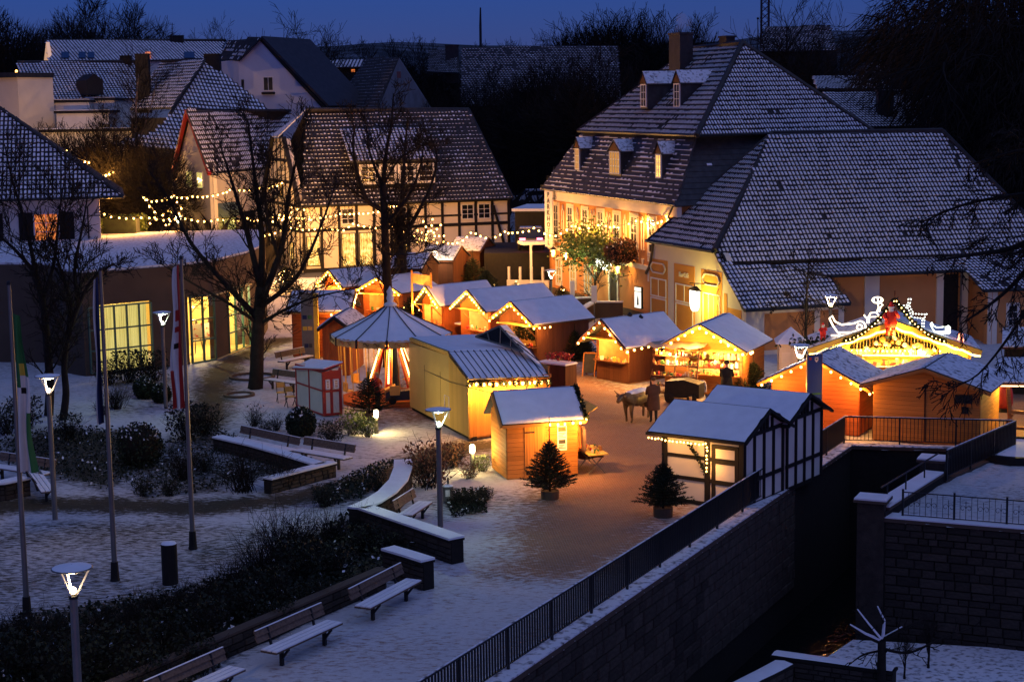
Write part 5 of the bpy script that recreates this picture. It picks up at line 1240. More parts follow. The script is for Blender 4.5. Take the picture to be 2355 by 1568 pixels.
# ---- swing carousel
def carousel():
    c = g2(903, 918); Rm = 2.62; zr = A(903, 766, c.y).z; za = A(903, 702, c.y).z
    t = thing('carousel', 'small swing carousel with a blue snowy canopy and red arms edged with bulbs', 'carousel', c)
    Mx = Matrix.Translation(c); n = 12; base = MB(Mx); base.lathe([(.02, .0), (2.3, .0), (2.3, .14), (.02, .15)], 28); base.obj('platform', PLR, t)
    cv = MB(Mx); vs = []; ns = 48; rows = 6
    for j in range(rows + 1):
        f = j / rows
        for i in range(ns):
            a = 2 * pi * i / ns; k = (i * n / ns) % 1; sag = 1 - .05 * sin(k * pi) * f; r = (.16 + (Rm - .16) * f)
            z = za + (zr - za) * (f ** .86) - .07 * sin(k * pi) * f; vs.append((r * cos(a) * (1 - .02 * sin(k * pi)), r * sin(a) * (1 - .02 * sin(k * pi)), z))
    cv.add(vs, [(j * ns + i, j * ns + (i + 1) % ns, (j + 1) * ns + (i + 1) % ns, (j + 1) * ns + i) for j in range(rows) for i in range(ns)])
    cnp = cv.obj('canopy', SNOW, t, smooth=True)
    for i in range(n):
        a = 2 * pi * i / n; MB(Mx).tube([(.16 * cos(a), .16 * sin(a), za + .03)] + [((.16 + (Rm - .16) * f) * cos(a), (.16 + (Rm - .16) * f) * sin(a), za + (zr - za) * f ** .86 + .025) for f in (.3, .6, .8, 1)], .022, 4).obj('seam', DARK, cnp)
    # rounding boards with scalloped edge
    for i in range(n):
        a0 = 2 * pi * i / n; a1 = 2 * pi * (i + 1) / n; p0 = V((Rm * cos(a0), Rm * sin(a0), 0)); p1 = V((Rm * cos(a1), Rm * sin(a1), 0)); e = (p1 - p0); L = e.length; e.normalize(); o = V((e.y, -e.x, 0))
        m = MB(Mx); k = 8; top_ = [p0 + e * (.08 + (L - .16) * j / k) + V((0, 0, zr - .02 + (.03 if j % 2 else 0))) for j in range(k + 1)]; bot = [p0 + e * (.08 + (L - .16) * j / k) + o * .03 + V((0, 0, zr - .30 - (.04 if j % 2 else 0))) for j in range(k + 1)]
        m.add(top_ + bot, [(j, j + 1, k + 2 + j, k + 1 + j) for j in range(k)]); bd = m.obj('rounding_board', pm('painted_board', (.62, .36, .10), .6, .2, 3) if 'painted_board' not in MT else MT['painted_board'], t)
        ml = MB(Mx)
        for sg in (-1, 1): ml.tube([p0 + e * (L / 2 + sg * (.1 + .25 * u_)) + o * .05 + V((0, 0, zr - .16 + .06 * sin(u_ * 6.3 * sg))) for u_ in np.linspace(0, 1, 7)], .014, 4)
        ml.obj('scroll', RED if i % 2 else BLACKT, bd)
        MB(Mx).tube([p0 + V((0, 0, zr - .34)), p0 + V((0, 0, zr + .03))], .055, 6).obj('post_cap', DARK, t)
    fn = MB(Mx); fn.lathe([(.26, za - .05), (.3, za + .05), (.2, za + .12), (.12, za + .16), (.17, za + .32), (.12, za + .48), (.16, za + .6), (.07, za + .74), (.02, za + .84)], 12); fn.obj('finial', WTRIM, t, smooth=True)
    # centre: drum with panels, column, arms
    hz = A(903, 797, c.y - 1).z; dr = MB(Mx); dr.lathe([(.95, hz), (1.0, hz + .06), (.95, hz + .1), (.9, hz + .72), (1.02, hz + .78)], 12); dr.obj('drum', GOLD, t)
    PP = pm('picture_panel', (.03, .03, .035), .5, .2, 3, col2=(.5, .16, .09), thr=.56, soft=.06)
    for i in range(12):
        a = 2 * pi * (i + .5) / 12; m = MB(Mx @ Matrix.Rotation(a + pi / 2, 4, 'Z')); m.box(-.17, .17, -.99, -.93, hz + .14, hz + .66); m.obj('panel', PP, t)
    col = MB(Mx); col.lathe([(.30, .15), (.24, hz)], 10); col.obj('column', pm('blue_paint', (.02, .05, .11), .5, .2, 3), t)
    for i in range(6):
        a = 2 * pi * (i + .42) / 6; p0 = V((.42 * cos(a), .42 * sin(a), hz)); p1 = V((1.25 * cos(a), 1.25 * sin(a), .2)); s = V((-sin(a), cos(a), 0))
        m = MB(Mx); m.add([p0 - s * .1, p0 + s * .1, p1 + s * .17, p1 - s * .17, p0 * .86 - s * .1 + V((0, 0, hz * .14)), p0 * .86 + s * .1 + V((0, 0, hz * .14)), p1 * .86 + s * .17 + V((0, 0, .02)), p1 * .86 - s * .17 + V((0, 0, .02))], [(0, 1, 2, 3), (7, 6, 5, 4), (0, 3, 7, 4), (1, 5, 6, 2)])
        arm = m.obj('arm', RED, t); e = MB(Mx)
        for sg in (-1, 1): e.bar(p0 + s * .1 * sg, p1 + s * .17 * sg, .04)
        e.obj('edge', GOLD, arm)
        o = V((cos(a), sin(a), .4)) * .05
        for k in range(18):
            f = (k + .5) / 18 * .72; inst('bulb', SB, arm, Mx @ Matrix.Translation(p0.lerp(p1, f) + o) @ Matrix.Scale(.042, 4))
    # hanging chairs on thin rods
    for i in range(16):
        a = 2 * pi * (i + .3) / 16; r = Rm * .86; p = V((r * cos(a), r * sin(a), 0)); s = V((-sin(a), cos(a), 0)); ch = MB(Mx)
        for sg in (-1, 1): ch.bar(p * 1.02 + s * sg * .2 + V((0, 0, zr - .25)), p + s * sg * .2 + V((0, 0, .62)), .034)
        hc_ = ch.obj('hanging_rods', PLY, t); m = MB(Mx); 
        if i % 3 != 1: m.prism([p - s * .2 + V((0, 0, .55)), p + s * .2 + V((0, 0, .55)), p * .86 + s * .2 + V((0, 0, .55)), p * .86 - s * .2 + V((0, 0, .55))], (0, 0, .05)); m.prism([p - s * .2 + V((0, 0, .6)), p + s * .2 + V((0, 0, .6)), p + s * .2 + V((0, 0, .95)), p - s * .2 + V((0, 0, .95))], (p * -.03)[:]); m.obj('seat', [GOLD, RED, IVY][i % 3], t)
    lamp(t, c + V((0, -.9, hz - .15)), 22, (1, .42, .12), .07); lamp(t, c + V((-1.2, .4, zr - .3)), 22, (1, .45, .14), .06)
    # the little vehicle on the platform
    vm = Mx @ Matrix.Translation((.55, -1.75, .16)) @ Matrix.Rotation(.15, 4, 'Z'); v_ = thing('ride_car', 'little dark blue car with thin chrome rails riding on the carousel platform', 'carousel car', vm @ V((0, 0, 0)))
    DB = pm('dark_blue_paint', (.012, .018, .05), .3, .1, 3)
    b_ = MB(vm); b_.prism([(-.75, -.3, .14), (.75, -.3, .14), (.78, -.3, .42), (.3, -.3, .56), (-.2, -.3, .52), (-.35, -.3, .62), (-.72, -.3, .5)], (0, .6, 0)); b_.obj('body', DB, v_)
    for x in (-.45, .45):
        for y in (-.33, .33): w_ = MB(vm @ Matrix.Translation((x, y, .15)) @ Matrix.Rotation(pi / 2, 4, 'X')); w_.lathe([(.02, -.05), (.15, -.05), (.17, 0), (.15, .05), (.02, .05)], 12); w_.obj('wheel', BLACKT, v_)
    MB(vm).tube([(.0, -.25, .54), (.02, -.25, .82), (.6, -.25, .82), (.62, -.25, .5)], .016, 5).obj('rail', GREYM, v_); MB(vm).tube([(.0, .25, .54), (.02, .25, .82), (.6, .25, .82), (.62, .25, .5)], .016, 5).obj('rail', GREYM, v_)
    MB(vm).prism([(-.75, -.22, .55), (-.3, -.22, .75), (-.3, .22, .75), (-.75, .22, .55)], (0, 0, .04)).obj('seat', PLY, v_)
carousel()

# ---- huts round the carousel and up the lane
def gable_hut(label, al, ar, depth, hole, nb, zw=2.1, rise=.85, ov=(.45, .35, .2), flap=(.7, .12), power=60, mat=None, direction='v', snow=SNOW, group='wooden market huts', barge=None, sc=1.15, extra=None, col=(1, .44, .10), left=True, right=True, lab2=None, wares=True):
    M, L = frame((al[0], al[1], 0), (ar[0], ar[1], 0)); ho = (L * hole[0], L * hole[1], hole[2], hole[3]) if hole else None
    r = hut('market_hut', label, al, ar, depth, zw, rise, 'y', mat or PLRV, direction, .15, ho, ov=ov, flap=flap, inside=power, snow=snow, group=group, barge=barge or PLY, light_col=col, wares=wares)
    if nb: verge_lights(lab2 or ('warm bulbs on the front gable of the ' + label), M, L, zw, rise, ov[0], ov[1], nb, left, right, sc=sc, extra=extra(M, L) if extra else None)
    return r
def on(px, py, z): p = G(px, py, z); return (p.x, p.y)
# eaves measured in the photograph give the corners on the ground
h1 = gable_hut('dark hut selling from a lit counter, with a blue snowy roof and two vents', g2(1373, 872), g2(1447, 884), 3.1, (.06, .97, 1.0, 1.95), 13, 2.1, .8, (.75, .55, .2), (.65, .06), 85, PLD, 'v', lab2='warm bulbs on the gable of the dark hut left of the shelf stall', barge=PLD,
    extra=lambda M, L: [M @ V((L + .58, .4, 1.75)), M @ V((L + .58, .9, 1.75))])
_, h1M, h1L, h1R = h1
for y, z in ((1.0, 2.75), (1.55, 2.6)): 
    p = h1M @ V((h1L * .5 + (.25 if z < 2.7 else .1), y, z)); top('roof_vent', MB(Matrix.Translation(p)).lathe([(.07, 0), (.07, .2), (.13, .22), (.13, .3), (.09, .32), (.02, .4)], 10), DARK, 'black vent on the blue snowy hut roof, ' + ('lower one' if z < 2.7 else 'one at the ridge'), 'vent', p, 'vents on the dark hut')
h2a, h2b = on(1530, 792, 2.15), on(1708, 800, 2.15)
h2 = gable_hut('wide hut with a long glowing display of straw and wooden wares', h2a, h2b, 3.4, (.30, .96, .95, 2.0), 13, 2.15, .95, (.55, .35, .25), (.7, .0), 150, PLW, 'h', lab2='warm bulbs and fir on the gable of the wide hut by the fir trees', sc=1.2)
_, h2M, h2L, h2R = h2
lights('pair of bulbs under the side eave of the wide hut', [h2M @ V((h2L + .33, .0, 1.98)), h2M @ V((h2L + .33, .5, 1.98))], 2, 1.3, .01, 'fairy lights on the market huts', .03)
# shelf stand in front of it on the left
sh = thing('shelf_stand', 'open stand of dark shelves full of small lit wares, under a rough canvas', 'shelf stand', h2M @ V((.1, -.9, 0)))
for i, (z, y) in enumerate(((.25, -1.25), (.55, -1.1), (.95, -.95), (1.4, -.8), (1.8, -.7))):
    MB(h2M).box(-.25, 1.75, y - .18, y + .2, z - .04, z).obj('shelf', PLD, sh); goods(sh, h2M, -.2, 1.7, y - .12, y + .14, z, 20, .10 if z > .6 else .07)
for x in (-.28, .75, 1.76): MB(h2M).bar((x, -1.35, 0), (x, -.6, 2.2), .06).obj('upright', PLD, sh)
cv = MB(h2M); nx_ = 10; vs = []
for i in range(nx_ + 1):
    for j in range(5): vs.append((-.55 + 2.5 * i / nx_, -1.2 + .3 * j, 2.18 + .12 * j / 4 + .05 * sin(i * 2.1 + j)))
cv.add(vs, [(i * 5 + j, (i + 1) * 5 + j, (i + 1) * 5 + j + 1, i * 5 + j + 1) for i in range(nx_) for j in range(4)]); cv.obj('canvas', pm('canvas', (.42, .33, .24), .9, .15, 3), sh, smooth=True)
lamp(sh, h2M @ V((.75, -1.0, 1.72)), 40, (1, .66, .3), .09); lamp(sh, h2M @ V((h2L * .82, -.35, 1.7)), 55, (1, .66, .30), .10)
goods(h2[0], h2M, h2L * .3, h2L * .96, .5, .9, 1.15, 60, .14); goods(h2[0], h2M, h2L * .3, h2L * .96, .9, 1.3, 1.45, 60, .16); goods(h2[0], h2M, h2L * .3, h2L * .96, 1.2, 1.6, 1.75, 50, .16)
MB(h2M).box(h2L * .28, h2L * .97, .3, .36, .2, 1.1).obj('counter_front', GOODS[5], h2[0])
# two heart shaped signs and the dark cart below the counter
for i in range(2):
    p = h2M @ V((h2L * (.47 + .13 * i), -1.35, .62)); m = MB(h2M); x = h2L * (.47 + .13 * i); m.prism([(x + .2 * a, -1.35, .62 + .25 * b) for a, b in ((-1, -1), (1, -1), (1, .1), (.8, .7), (.3, 1), (-.3, 1), (-.8, .7), (-1, .1))], (0, .03, 0)); s = top('shop_board', m, WTRIM, 'round topped white board reading win, right of its blank twin' if i else 'round topped white board, left of its lettered twin', 'board', p, 'round topped boards')
    if i: 
        text(s, 'win', h2M @ Matrix.Translation((x, -1.366, .58)), .26, BLACKT, .004)
        s.children[0].matrix_parent_inverse = Matrix.Identity(4); s.children[0].matrix_local = Matrix.Translation(-V(s.location)) @ (h2M @ Matrix.Translation((x, -1.366, .58)) @ Matrix.Rotation(pi / 2, 4, 'X'))
ct = thing('covered_cart', 'low cart under a black cover in front of the shelf stand', 'cart', h2M @ V((1.3, -2.0, 0)))
MB(h2M).prism([(.75, -2.4, .25), (2.3, -2.4, .25), (2.3, -2.4, .85), (1.6, -2.4, 1.02), (.8, -2.4, .92)], (0, .8, 0)).obj('cover', BLACKT, ct)
for x in (1.0, 2.0): MB(h2M @ Matrix.Translation((x, -2.44, .22)) @ Matrix.Rotation(pi / 2, 4, 'X')).lathe([(.02, -.04), (.2, -.04), (.22, 0), (.2, .04), (.02, .04)], 12).obj('wheel', BLACKT, ct)

# right hand huts: one with bulbs on the verge, one plain and large
CD = (CW1 - CW0).normalized(); CP = V((CD.y, -CD.x, 0)); i1 = g2(1974, 1004); i0 = i1 - CP * 3.4; iM, iL = frame(i0, i1, 0)
hut('market_hut', 'orange plank hut seen from behind with bulbs on its verges, beside the blue board', i0, i1, 2.9, 2.05, .85, 'y', PLR, 'h', .165, ov=(.3, .5, .2), snow=SNOWT, barge=PLW)
verge_lights('well spaced bulbs on the back verges of the plank hut beside the blue board', iM, iL, 2.05, .85, .3, .5, 13, sc=1.0, extra=[iM @ V((iL + .55, .35, 1.75))])
j0 = g2(2008, 1012); j1 = j0 + CP * 3.9; jM, jL = frame(j0, j1, 0); zwj = 2.2
hj = hut('market_hut', 'large plain hut with grey snowy roof and hooded vent, behind the cross railing', j0, j1, 3.6, zwj, .62, 'y', PLW, 'h', .17, ov=(.35, .45, .2), snow=SNOWT, barge=PLW)
MB(jM).box(jL * .485, jL * .50, -.045, -.027, .1, zwj).obj('door_edge', PLD, hj[0])
v_ = thing('vent_hood', 'dark square vent hood on the wall of the large plain hut', 'vent', jM @ V((jL * .86, -.03, zwj - .45)))
MB(jM).box(jL * .78, jL * .93, -.22, -.03, zwj - .55, zwj - .25).obj('hood', DARK, v_); MB(jM).box(jL * .84, jL * .9, -.12, -.03, zwj - .95, zwj - .7).obj('outlet', DARK, v_)

# ---- the great yellow mulled wine stall
def wine_stall():
    zw = 2.35; a = G(1880, 797, zw); b = G(2232, 800, zw); M, L = frame((a.x, a.y, 0), (b.x, b.y, 0)); rise = A(2057, 740, (a.y + b.y) / 2).z - zw
    t = thing('wine_stall', 'big brightly lit yellow drinks stall with a pediment full of baubles and rope light', 'market stall', (a.x, a.y, 0))
    D = 3.2; YP = pm('yellow_stall_paint', (.80, .52, .08), .7, .08, 1.5)
    x0, x1 = L * .20, L * .80; z0, z1 = 1.0, 2.2
    m = MB(M); m.box(0, x0, 0, .06, 0, zw); m.box(x1, L, 0, .06, 0, zw); m.box(x0, x1, 0, .06, 0, z0); m.obj('front_wall', YP, t)
    MB(M).prism([(0, 0, zw + .002), (L, 0, zw + .002), (L / 2, 0, zw + rise)], (0, .06, 0)).obj('pediment', YP, t)
    MB(M).box(0.0, L, D - .06, D, 0, zw + .1).obj('back_wall', YP, t); MB(M).box(0, .06, .07, D - .07, 0, zw).obj('side_wall', PLW, t)
    Mr_ = M @ Matrix.Translation((L, 0, 0)) @ Matrix.Rotation(pi / 2, 4, 'Z'); planks(t, Mr_, 0, D, .05, zw, 0, PLW, .16, 'h')
    MB(M).box(L - .05, L - .03, .07, D - .07, 0, zw).obj('lining', YP, t); MB(M).box(.06, L - .06, .07, D - .07, .01, .05).obj('floor', PLD, t)
    MB(M).box(x0, x1, .9, .96, 0, zw - .1).obj('inner_wall', pm('orange_inner', (.75, .40, .08), .8, .06, 1), t)
    k = rise / (L / 2)
    for sx in (0, 1):
        xe = -.4 if sx == 0 else L + .4; s = [V((xe, -.45, zw - .4 * k + .06)), V((xe, D + .3, zw - .4 * k + .06)), V((L / 2, D + .3, zw + rise + .06)), V((L / 2, -.45, zw + rise + .06))]
        r = MB(M).slab(s, .06).obj('roof', TARP, t); n_ = (s[1] - s[0]).cross(s[2] - s[0]).normalized(); n_ = n_ if n_.z > 0 else -n_; snow_on(M, [q + n_ * .061 for q in s], n_, r, SNOWT)
        beam('barge_board', t, M @ V((xe, -.47, zw - .4 * k)), M @ V((L / 2, -.47, zw + rise)), .2, YP)
    # rope light in waves under the verge
    def wave(sx):
        pts = []
        for i in range(25):
            f = i / 24; x = (L + .35 if sx else -.35) * (1 - f) + L / 2 * f; z = zw + rise * f - .35 * k * (1 - f) - .14 - .07 * abs(sin(f * pi * 5)); pts.append(M @ V((x, -.52, z)))
        return pts
    for sx in (0, 1):
        r = top('rope_light', MB().tube(wave(sx), .04, 6), ROPE, 'glowing yellow rope light in waves along the ' + ('right' if sx else 'left') + ' half of the pediment', 'rope light', wave(sx)[0], 'rope lights on the drinks stall')
    # baubles and ornaments hanging in the pediment over greenery
    g = MB()
    for _ in range(900):
        x = rng.uniform(L * .22, L * .78); h = rise * (1 - abs(x - L / 2) / (L / 2)); z = zw - .05 + rng.uniform(0, max(.05, h - .35)); leafquad(g, M @ V((x, -.06, z)), .08)
    g.obj('greenery', LEAF, t)
    for i in range(26):
        x = L * .24 + L * .52 * i / 25; h = rise * (1 - abs(x - L / 2) / (L / 2)); l = rng.uniform(.2, .5); z = zw + h - .38 - l; r = rng.uniform(.05, .13)
        o = MB(M); o.ball((x, -.16, z), r, 8); o.bar((x, -.16, z + r), (x, -.16, zw + h - .3), .012); o.obj('bauble', [GOODS[2], GOODS[1], GOODS[5]][i % 3], t)
    MB(M).box(x0 - .05, x1 + .05, -.4, .1, z0 - .05, z0).obj('counter', PLY, t)
    for z, y in ((1.45, .78), (1.92, .8)): MB(M).box(x0 + .1, x1 - .1, y - .16, y + .1, z - .04, z).obj('shelf', WTRIM, t); goods(t, M, x0 + .2, x1 - .2, y - .1, y, z, 26, .15)
    goods(t, M, x0 + .1, x1 * .6, -.3, -.05, z0, 20, .13)
    for x in (.38, .47, .55): o = MB(M); o.lathe([(.12, 0), (.13, .28), (.1, .32), (.02, .36)], 10, (L * x, .15, z0)); o.obj('urn', GREYM, t)
    lights('close row of small bulbs along the lintel of the yellow drinks stall', [M @ V((x0 - .1, -.12, zw - .12)), M @ V((x1 + .1, -.12, zw - .12))], 22, .8, .01, 'fairy lights on the market huts', .02)
    for x in (.3, .5, .7): lamp(t, M @ V((L * x, .3, zw - .15)), 55, (1, .66, .16), .07)
    for x in (.1, .9): lamp(t, M @ V((L * x, -.5, zw + .05)), 40, (1, .7, .16), .05)
    lamp(t, M @ V((L * .5, -.9, zw + rise * .55)), 30, (1, .75, .15), .05)
    # painted boards left and right, wreaths, green notice
    MU = pm('mural_board', (.55, .32, .08), .7, .2, 3, col2=(.16, .10, .04), thr=.55, soft=.04)
    for xa, xb, lab in ((.03, .17, 'painted board of figures left of the drinks counter'), (.83, .985, 'painted board of a crowd right of the drinks counter')):
        p = thing('painted_board', lab, 'painted board', M @ V((L * xa, -.05, 1.2)), 'painted boards on the drinks stall'); MB(M).box(L * xa, L * xb, -.06, -.01, .9, 2.1).obj('board', MU, p)
        for i in range(7):
            x = L * (xa + (xb - xa) * (i + .6) / 7.4); c_ = GOODS[(i * 5 + 2) % 6]; f = MB(M); f.box(x - .05, x + .05, -.075, -.061, 1.35, 1.68); f.ball((x, -.07, 1.77), .06, 7, 0, (1, .2, 1)); f.box(x - .045, x - .01, -.075, -.061, 1.05, 1.349); f.box(x + .01, x + .045, -.075, -.061, 1.05, 1.349); f.obj('painted_figure', c_, p)
    gn = MB(M).box(L * .235, L * .285, -.03, -.005, 1.65, 2.0) if False else MB(M).box(x0 - .42, x0 - .14, -.03, -.005, 1.55, 1.9); top('notice', gn, pm('green_paper', (.12, .70, .10), .7, .05, 3), 'bright green paper notice left of the drinks counter', 'notice')
    nt_ = MB(M).box(x0 + .35, x0 + .62, .2, .24, 1.62, 2.0); top('price_board', nt_, TARP, 'dark price board hanging over the drinks counter', 'notice')
    for x in (x0 - .62, x0 + .12):
        w = MB(M)
        for i in range(90): a_ = rng.uniform(0, 6.28); leafquad(w, M @ V((x + .12 * cos(a_), -.08, 1.7 + .16 * sin(a_))), .07)
        w.M = None; top('wreath', w, IVY, 'small green wreath left of the green notice' if x < x0 - .3 else 'small green wreath over the counter edge', 'wreath', None, 'wreaths on the drinks stall')
    # draped fir garland from the peak with tiny lights
    pk = M @ V((L * .5, -.4, zw + rise + 1.0)); pole = MB(M).bar((L * .5, -.4, zw + rise - .2), (L * .5, -.4, zw + rise + 1.35), .05); top('pole', pole, PLD, 'thin pole on the peak of the drinks stall carrying the fir garlands', 'pole')
    for sx, fx in ((0, .17), (1, .83)):
        e = M @ V((L * fx, -.62, zw + rise * .32)); pts = []
        for i in range(21): f = i / 20; q = pk.lerp(e, f); q.z -= .35 * sin(f * pi); pts.append(q)
        g = thing('fir_garland', 'fir garland with tiny lights draped to the ' + ('right' if sx else 'left') + ' eave of the drinks stall', 'garland', pk, 'fir garlands of the drinks stall'); m = MB()
        for p in path_points(pts, 110):
            for _ in range(8): leafquad(m, p + V((rng.gauss(0, .045), rng.gauss(0, .045), rng.gauss(0, .045))), .07)
        m.obj('sprigs', NEEDLE, g)
        for p in path_points(pts, 16): inst('bulb', SB, g, Matrix.Translation(p + V((0, -.09, 0))) @ Matrix.Scale(.028, 4))
    # figures of light on the roof
    def shape(label, lines, mat, x, z, sc, name, cat, r=.036, y=-.3):
        m = MB(M)
        for ln in lines: m.tube([(x + px * sc, y + (.0 if len(q_) == 2 else q_[2]), z + pz * sc) for q_ in ln for px, pz in [q_[:2]]], r, 5)
        return top(name, m, mat, label, cat, M @ V((x, y, z)))
    fz = lambda fx: zw + rise * (1 - abs(fx - .5) * 2) + .1
    cu_ = lambda cx, cz, rx, rz, a0, a1, n=10: [(cx + rx * cos(a0 + (a1 - a0) * i / n), cz + rz * sin(a0 + (a1 - a0) * i / n)) for i in range(n + 1)]
    sleigh = [[(-1, .75), (-.85, .9), (-.7, .6), (-.35, .42), (.3, .5), (.6, .62)] + cu_(.62, .3, .3, .32, 1.57, -2.4, 12) + [(.2, .0), (-.55, .0), (-.8, .35), (-1, .75)], [(-.9, -.16), (.75, -.16)] + cu_(.75, .02, .18, .18, -1.57, 1.2, 6), [(-.5, 0), (-.45, -.16)], [(.4, 0), (.4, -.16)], cu_(.6, .3, .14, .14, 0, 6.28, 9)]
    shape('glowing white rope light sleigh on the left roof slope of the drinks stall', sleigh, ROPEW, L * .20, fz(.20) + .12, .78, 'light_sleigh', 'light figure')
    deer = [[(-.7, .15), (-.55, -.1), (-.35, -.05), (-.2, .3), (.2, .36), (.42, .2), (.5, -.4), (.38, -.42), (.3, 0), (-.25, -.02), (-.32, -.5), (-.45, -.5), (-.42, 0)], [(.3, .34), (.45, .75), (.38, 1.05), (.6, 1.1), (.78, .95), (.6, .8), (.5, .4)], cu_(.35, 1.35, .42, .24, 0, 6.28, 12), [(.0, 1.5), (.1, 1.2)], [(.35, 1.6), (.4, 1.1)], [(.7, 1.45), (.5, 1.15)]]
    shape('glowing white rope light reindeer with broad antlers left of the peak', deer, ROPEW, L * .36, fz(.36) + .45, .52, 'light_reindeer', 'light figure', .03)
    wd_ = [[(.6, .1), (.55, -.55)], [(.45, .1), (.4, -.55)], [(-.35, .15), (-.45, -.5)], [(-.22, .1), (-.2, -.5)], [(-.4, .2), (.62, .12), (.6, .42), (-.2, .46), (-.4, .2)], [(-.35, .4), (-.62, .95), (-.5, 1.1), (-.2, .5)], [(-.55, 1.1), (-.95, 1.05), (-.9, .92), (-.58, .9)], [(-.55, 1.1), (-.6, 1.45), (-.45, 1.6)], [(-.5, 1.1), (-.35, 1.4), (-.42, 1.65)], [(.62, .4), (.78, .45)]]
    def wired(label, lines, x, z, sc, name, n):
        t2 = thing(name, label, 'light figure', M @ V((x, -.3, z))); m = MB(M)
        for ln in lines: m.tube([(x + a * sc, -.3, z + b * sc) for a, b in ln], .012, 4)
        m.obj('wire_frame', WTRIM, t2)
        for ln in lines:
            for p in path_points([M @ V((x + a * sc, -.32, z + b * sc)) for a, b in ln], max(2, int(n * sum((V((*ln[i], 0)) - V((*ln[i + 1], 0))).length for i in range(len(ln) - 1))))): inst('bulb', CB, t2, Matrix.Translation(p) @ Matrix.Scale(.030, 4))
    CB = MB().ball((0, 0, 0), 1.0, 6).mesh('bulb', COOLB)
    wired('standing wire reindeer with cool white lights right of the peak', wd_, L * .64, fz(.64) + .32, .58, 'wire_reindeer', 5)
    wired('small wire sleigh with cool white lights low on the right roof slope', [[(a, b) for a, b in sleigh[0]], [(a, b) for a, b in sleigh[1]], sleigh[4]], L * .80, fz(.80) + .18, .42, 'wire_sleigh', 7)
    shape('little red and white light figure at the right end of the stall roof', [cu_(0, .3, .28, .3, 0, 6.28, 10), cu_(0, .75, .18, .18, 0, 6.28, 8), [(-.2, .9), (0, 1.25), (.2, .9)]], em('red_light_figure', (1, .25, .10), 5), L * .93, fz(.93), .36, 'light_figure', 'light figure', .04)
    # gift bringer dolls on the roof
    RC = pm('red_cloth', (.62, .03, .02), .8, .15, 5); SK = pm('doll_skin', (.6, .33, .2), .7, .05, 3)
    def doll(label, x, z, h, y=-.62, sit=False):
        d = thing('santa_doll', label, 'doll', M @ V((x, y, z))); m = MB(M)
        m.lathe([(.02 * h, .30 * h), (.15 * h, .32 * h), (.17 * h, .45 * h), (.14 * h, .62 * h), (.12 * h, .74 * h), (.05 * h, .78 * h)], 10, (x, y, z)); 
        for sg in (-1, 1):
            m.tube([(x + sg * .07 * h, y, z + .34 * h), (x + sg * .08 * h, y - .02 * h, z + .18 * h), (x + sg * .08 * h, y, z + .08 * h)], [.075 * h, .065 * h, .055 * h], 7)
            m.tube([(x + sg * .12 * h, y, z + .70 * h), (x + sg * .19 * h, y - .06 * h, z + .62 * h), (x + sg * .12 * h, y - .14 * h, z + (.78 if sg > 0 else .56) * h)], [.055 * h, .05 * h, .04 * h], 7)
        m.obj('coat', RC, d, smooth=True)
        MB(M).ball((x, y - .01, z + .84 * h), .075 * h, 9).obj('head', SK, d, smooth=True)
        MB(M).ball((x, y - .05 * h, z + .79 * h), .07 * h, 8, 0, (1, .7, 1.2)).obj('beard', WTRIM, d, smooth=True)
        MB(M).lathe([(.085 * h, .87 * h), (.06 * h, .95 * h), (.02 * h, 1.03 * h)], 9, (x, y, z)).obj('cap', RC, d); MB(M).lathe([(.088 * h, .855 * h), (.095 * h, .875 * h), (.085 * h, .895 * h)], 9, (x, y, z)).obj('cap_trim', WTRIM, d)
        for sg in (-1, 1): MB(M).box(x + sg * .08 * h - .045 * h, x + sg * .08 * h + .045 * h, y - .09 * h, y + .05 * h, z, z + .09 * h).obj('boot', BLACKT, d)
        return d
    doll('large santa doll in red climbing in front of the peak of the drinks stall', L * .475, zw + rise * .42, 1.5)
    doll('small santa doll with a lantern on the left end of the stall roof', L * .035, fz(.05) + .05, .78, -.2)
    # bush of snow dusted twigs at the left eave
    tw = MB()
    for _ in range(500): p = M @ V((L * .0 + rng.gauss(-.1, .45), .2 + rng.gauss(0, .25), zw - .1 + abs(rng.gauss(0, .2)))); leafquad(tw, p, .10)
    top('fir_branches', tw, NEEDLE, 'snow dusted fir branches heaped on the left eave of the drinks stall', 'fir branches', M @ V((-.2, .2, zw - .2)))
    return M, L, zw
WM, WL, WZ = wine_stall()

# left hand group by the carousel
f0, f1 = g2(675, 822), g2(800, 822); fM, fL = frame(f0, f1, 0)
hut('market_hut', 'red brown plank hut with snowy roof and yellow end, behind the grey info pillar', f0, f1, 2.4, A(675, 712, f0.y).z, .78, 'x', PLR, 'h', .16, ov=(.25, .25, .2), barge=PLW, hole=(fL * .76, fL * .97, 1.0, 1.9), inside=40, flap=(.35, .1))
zf_ = A(675, 712, f0.y).z
lights('bulbs down the right verge and along the eave of the red brown plank hut', [fM @ V((fL + .3, 1.2, zf_ + .75)), fM @ V((fL + .32, -.3, zf_ - .2)), fM @ V((fL * .7, -.33, zf_ - .2))], 13, 1.15, .01, 'fairy lights on the market huts', .03)
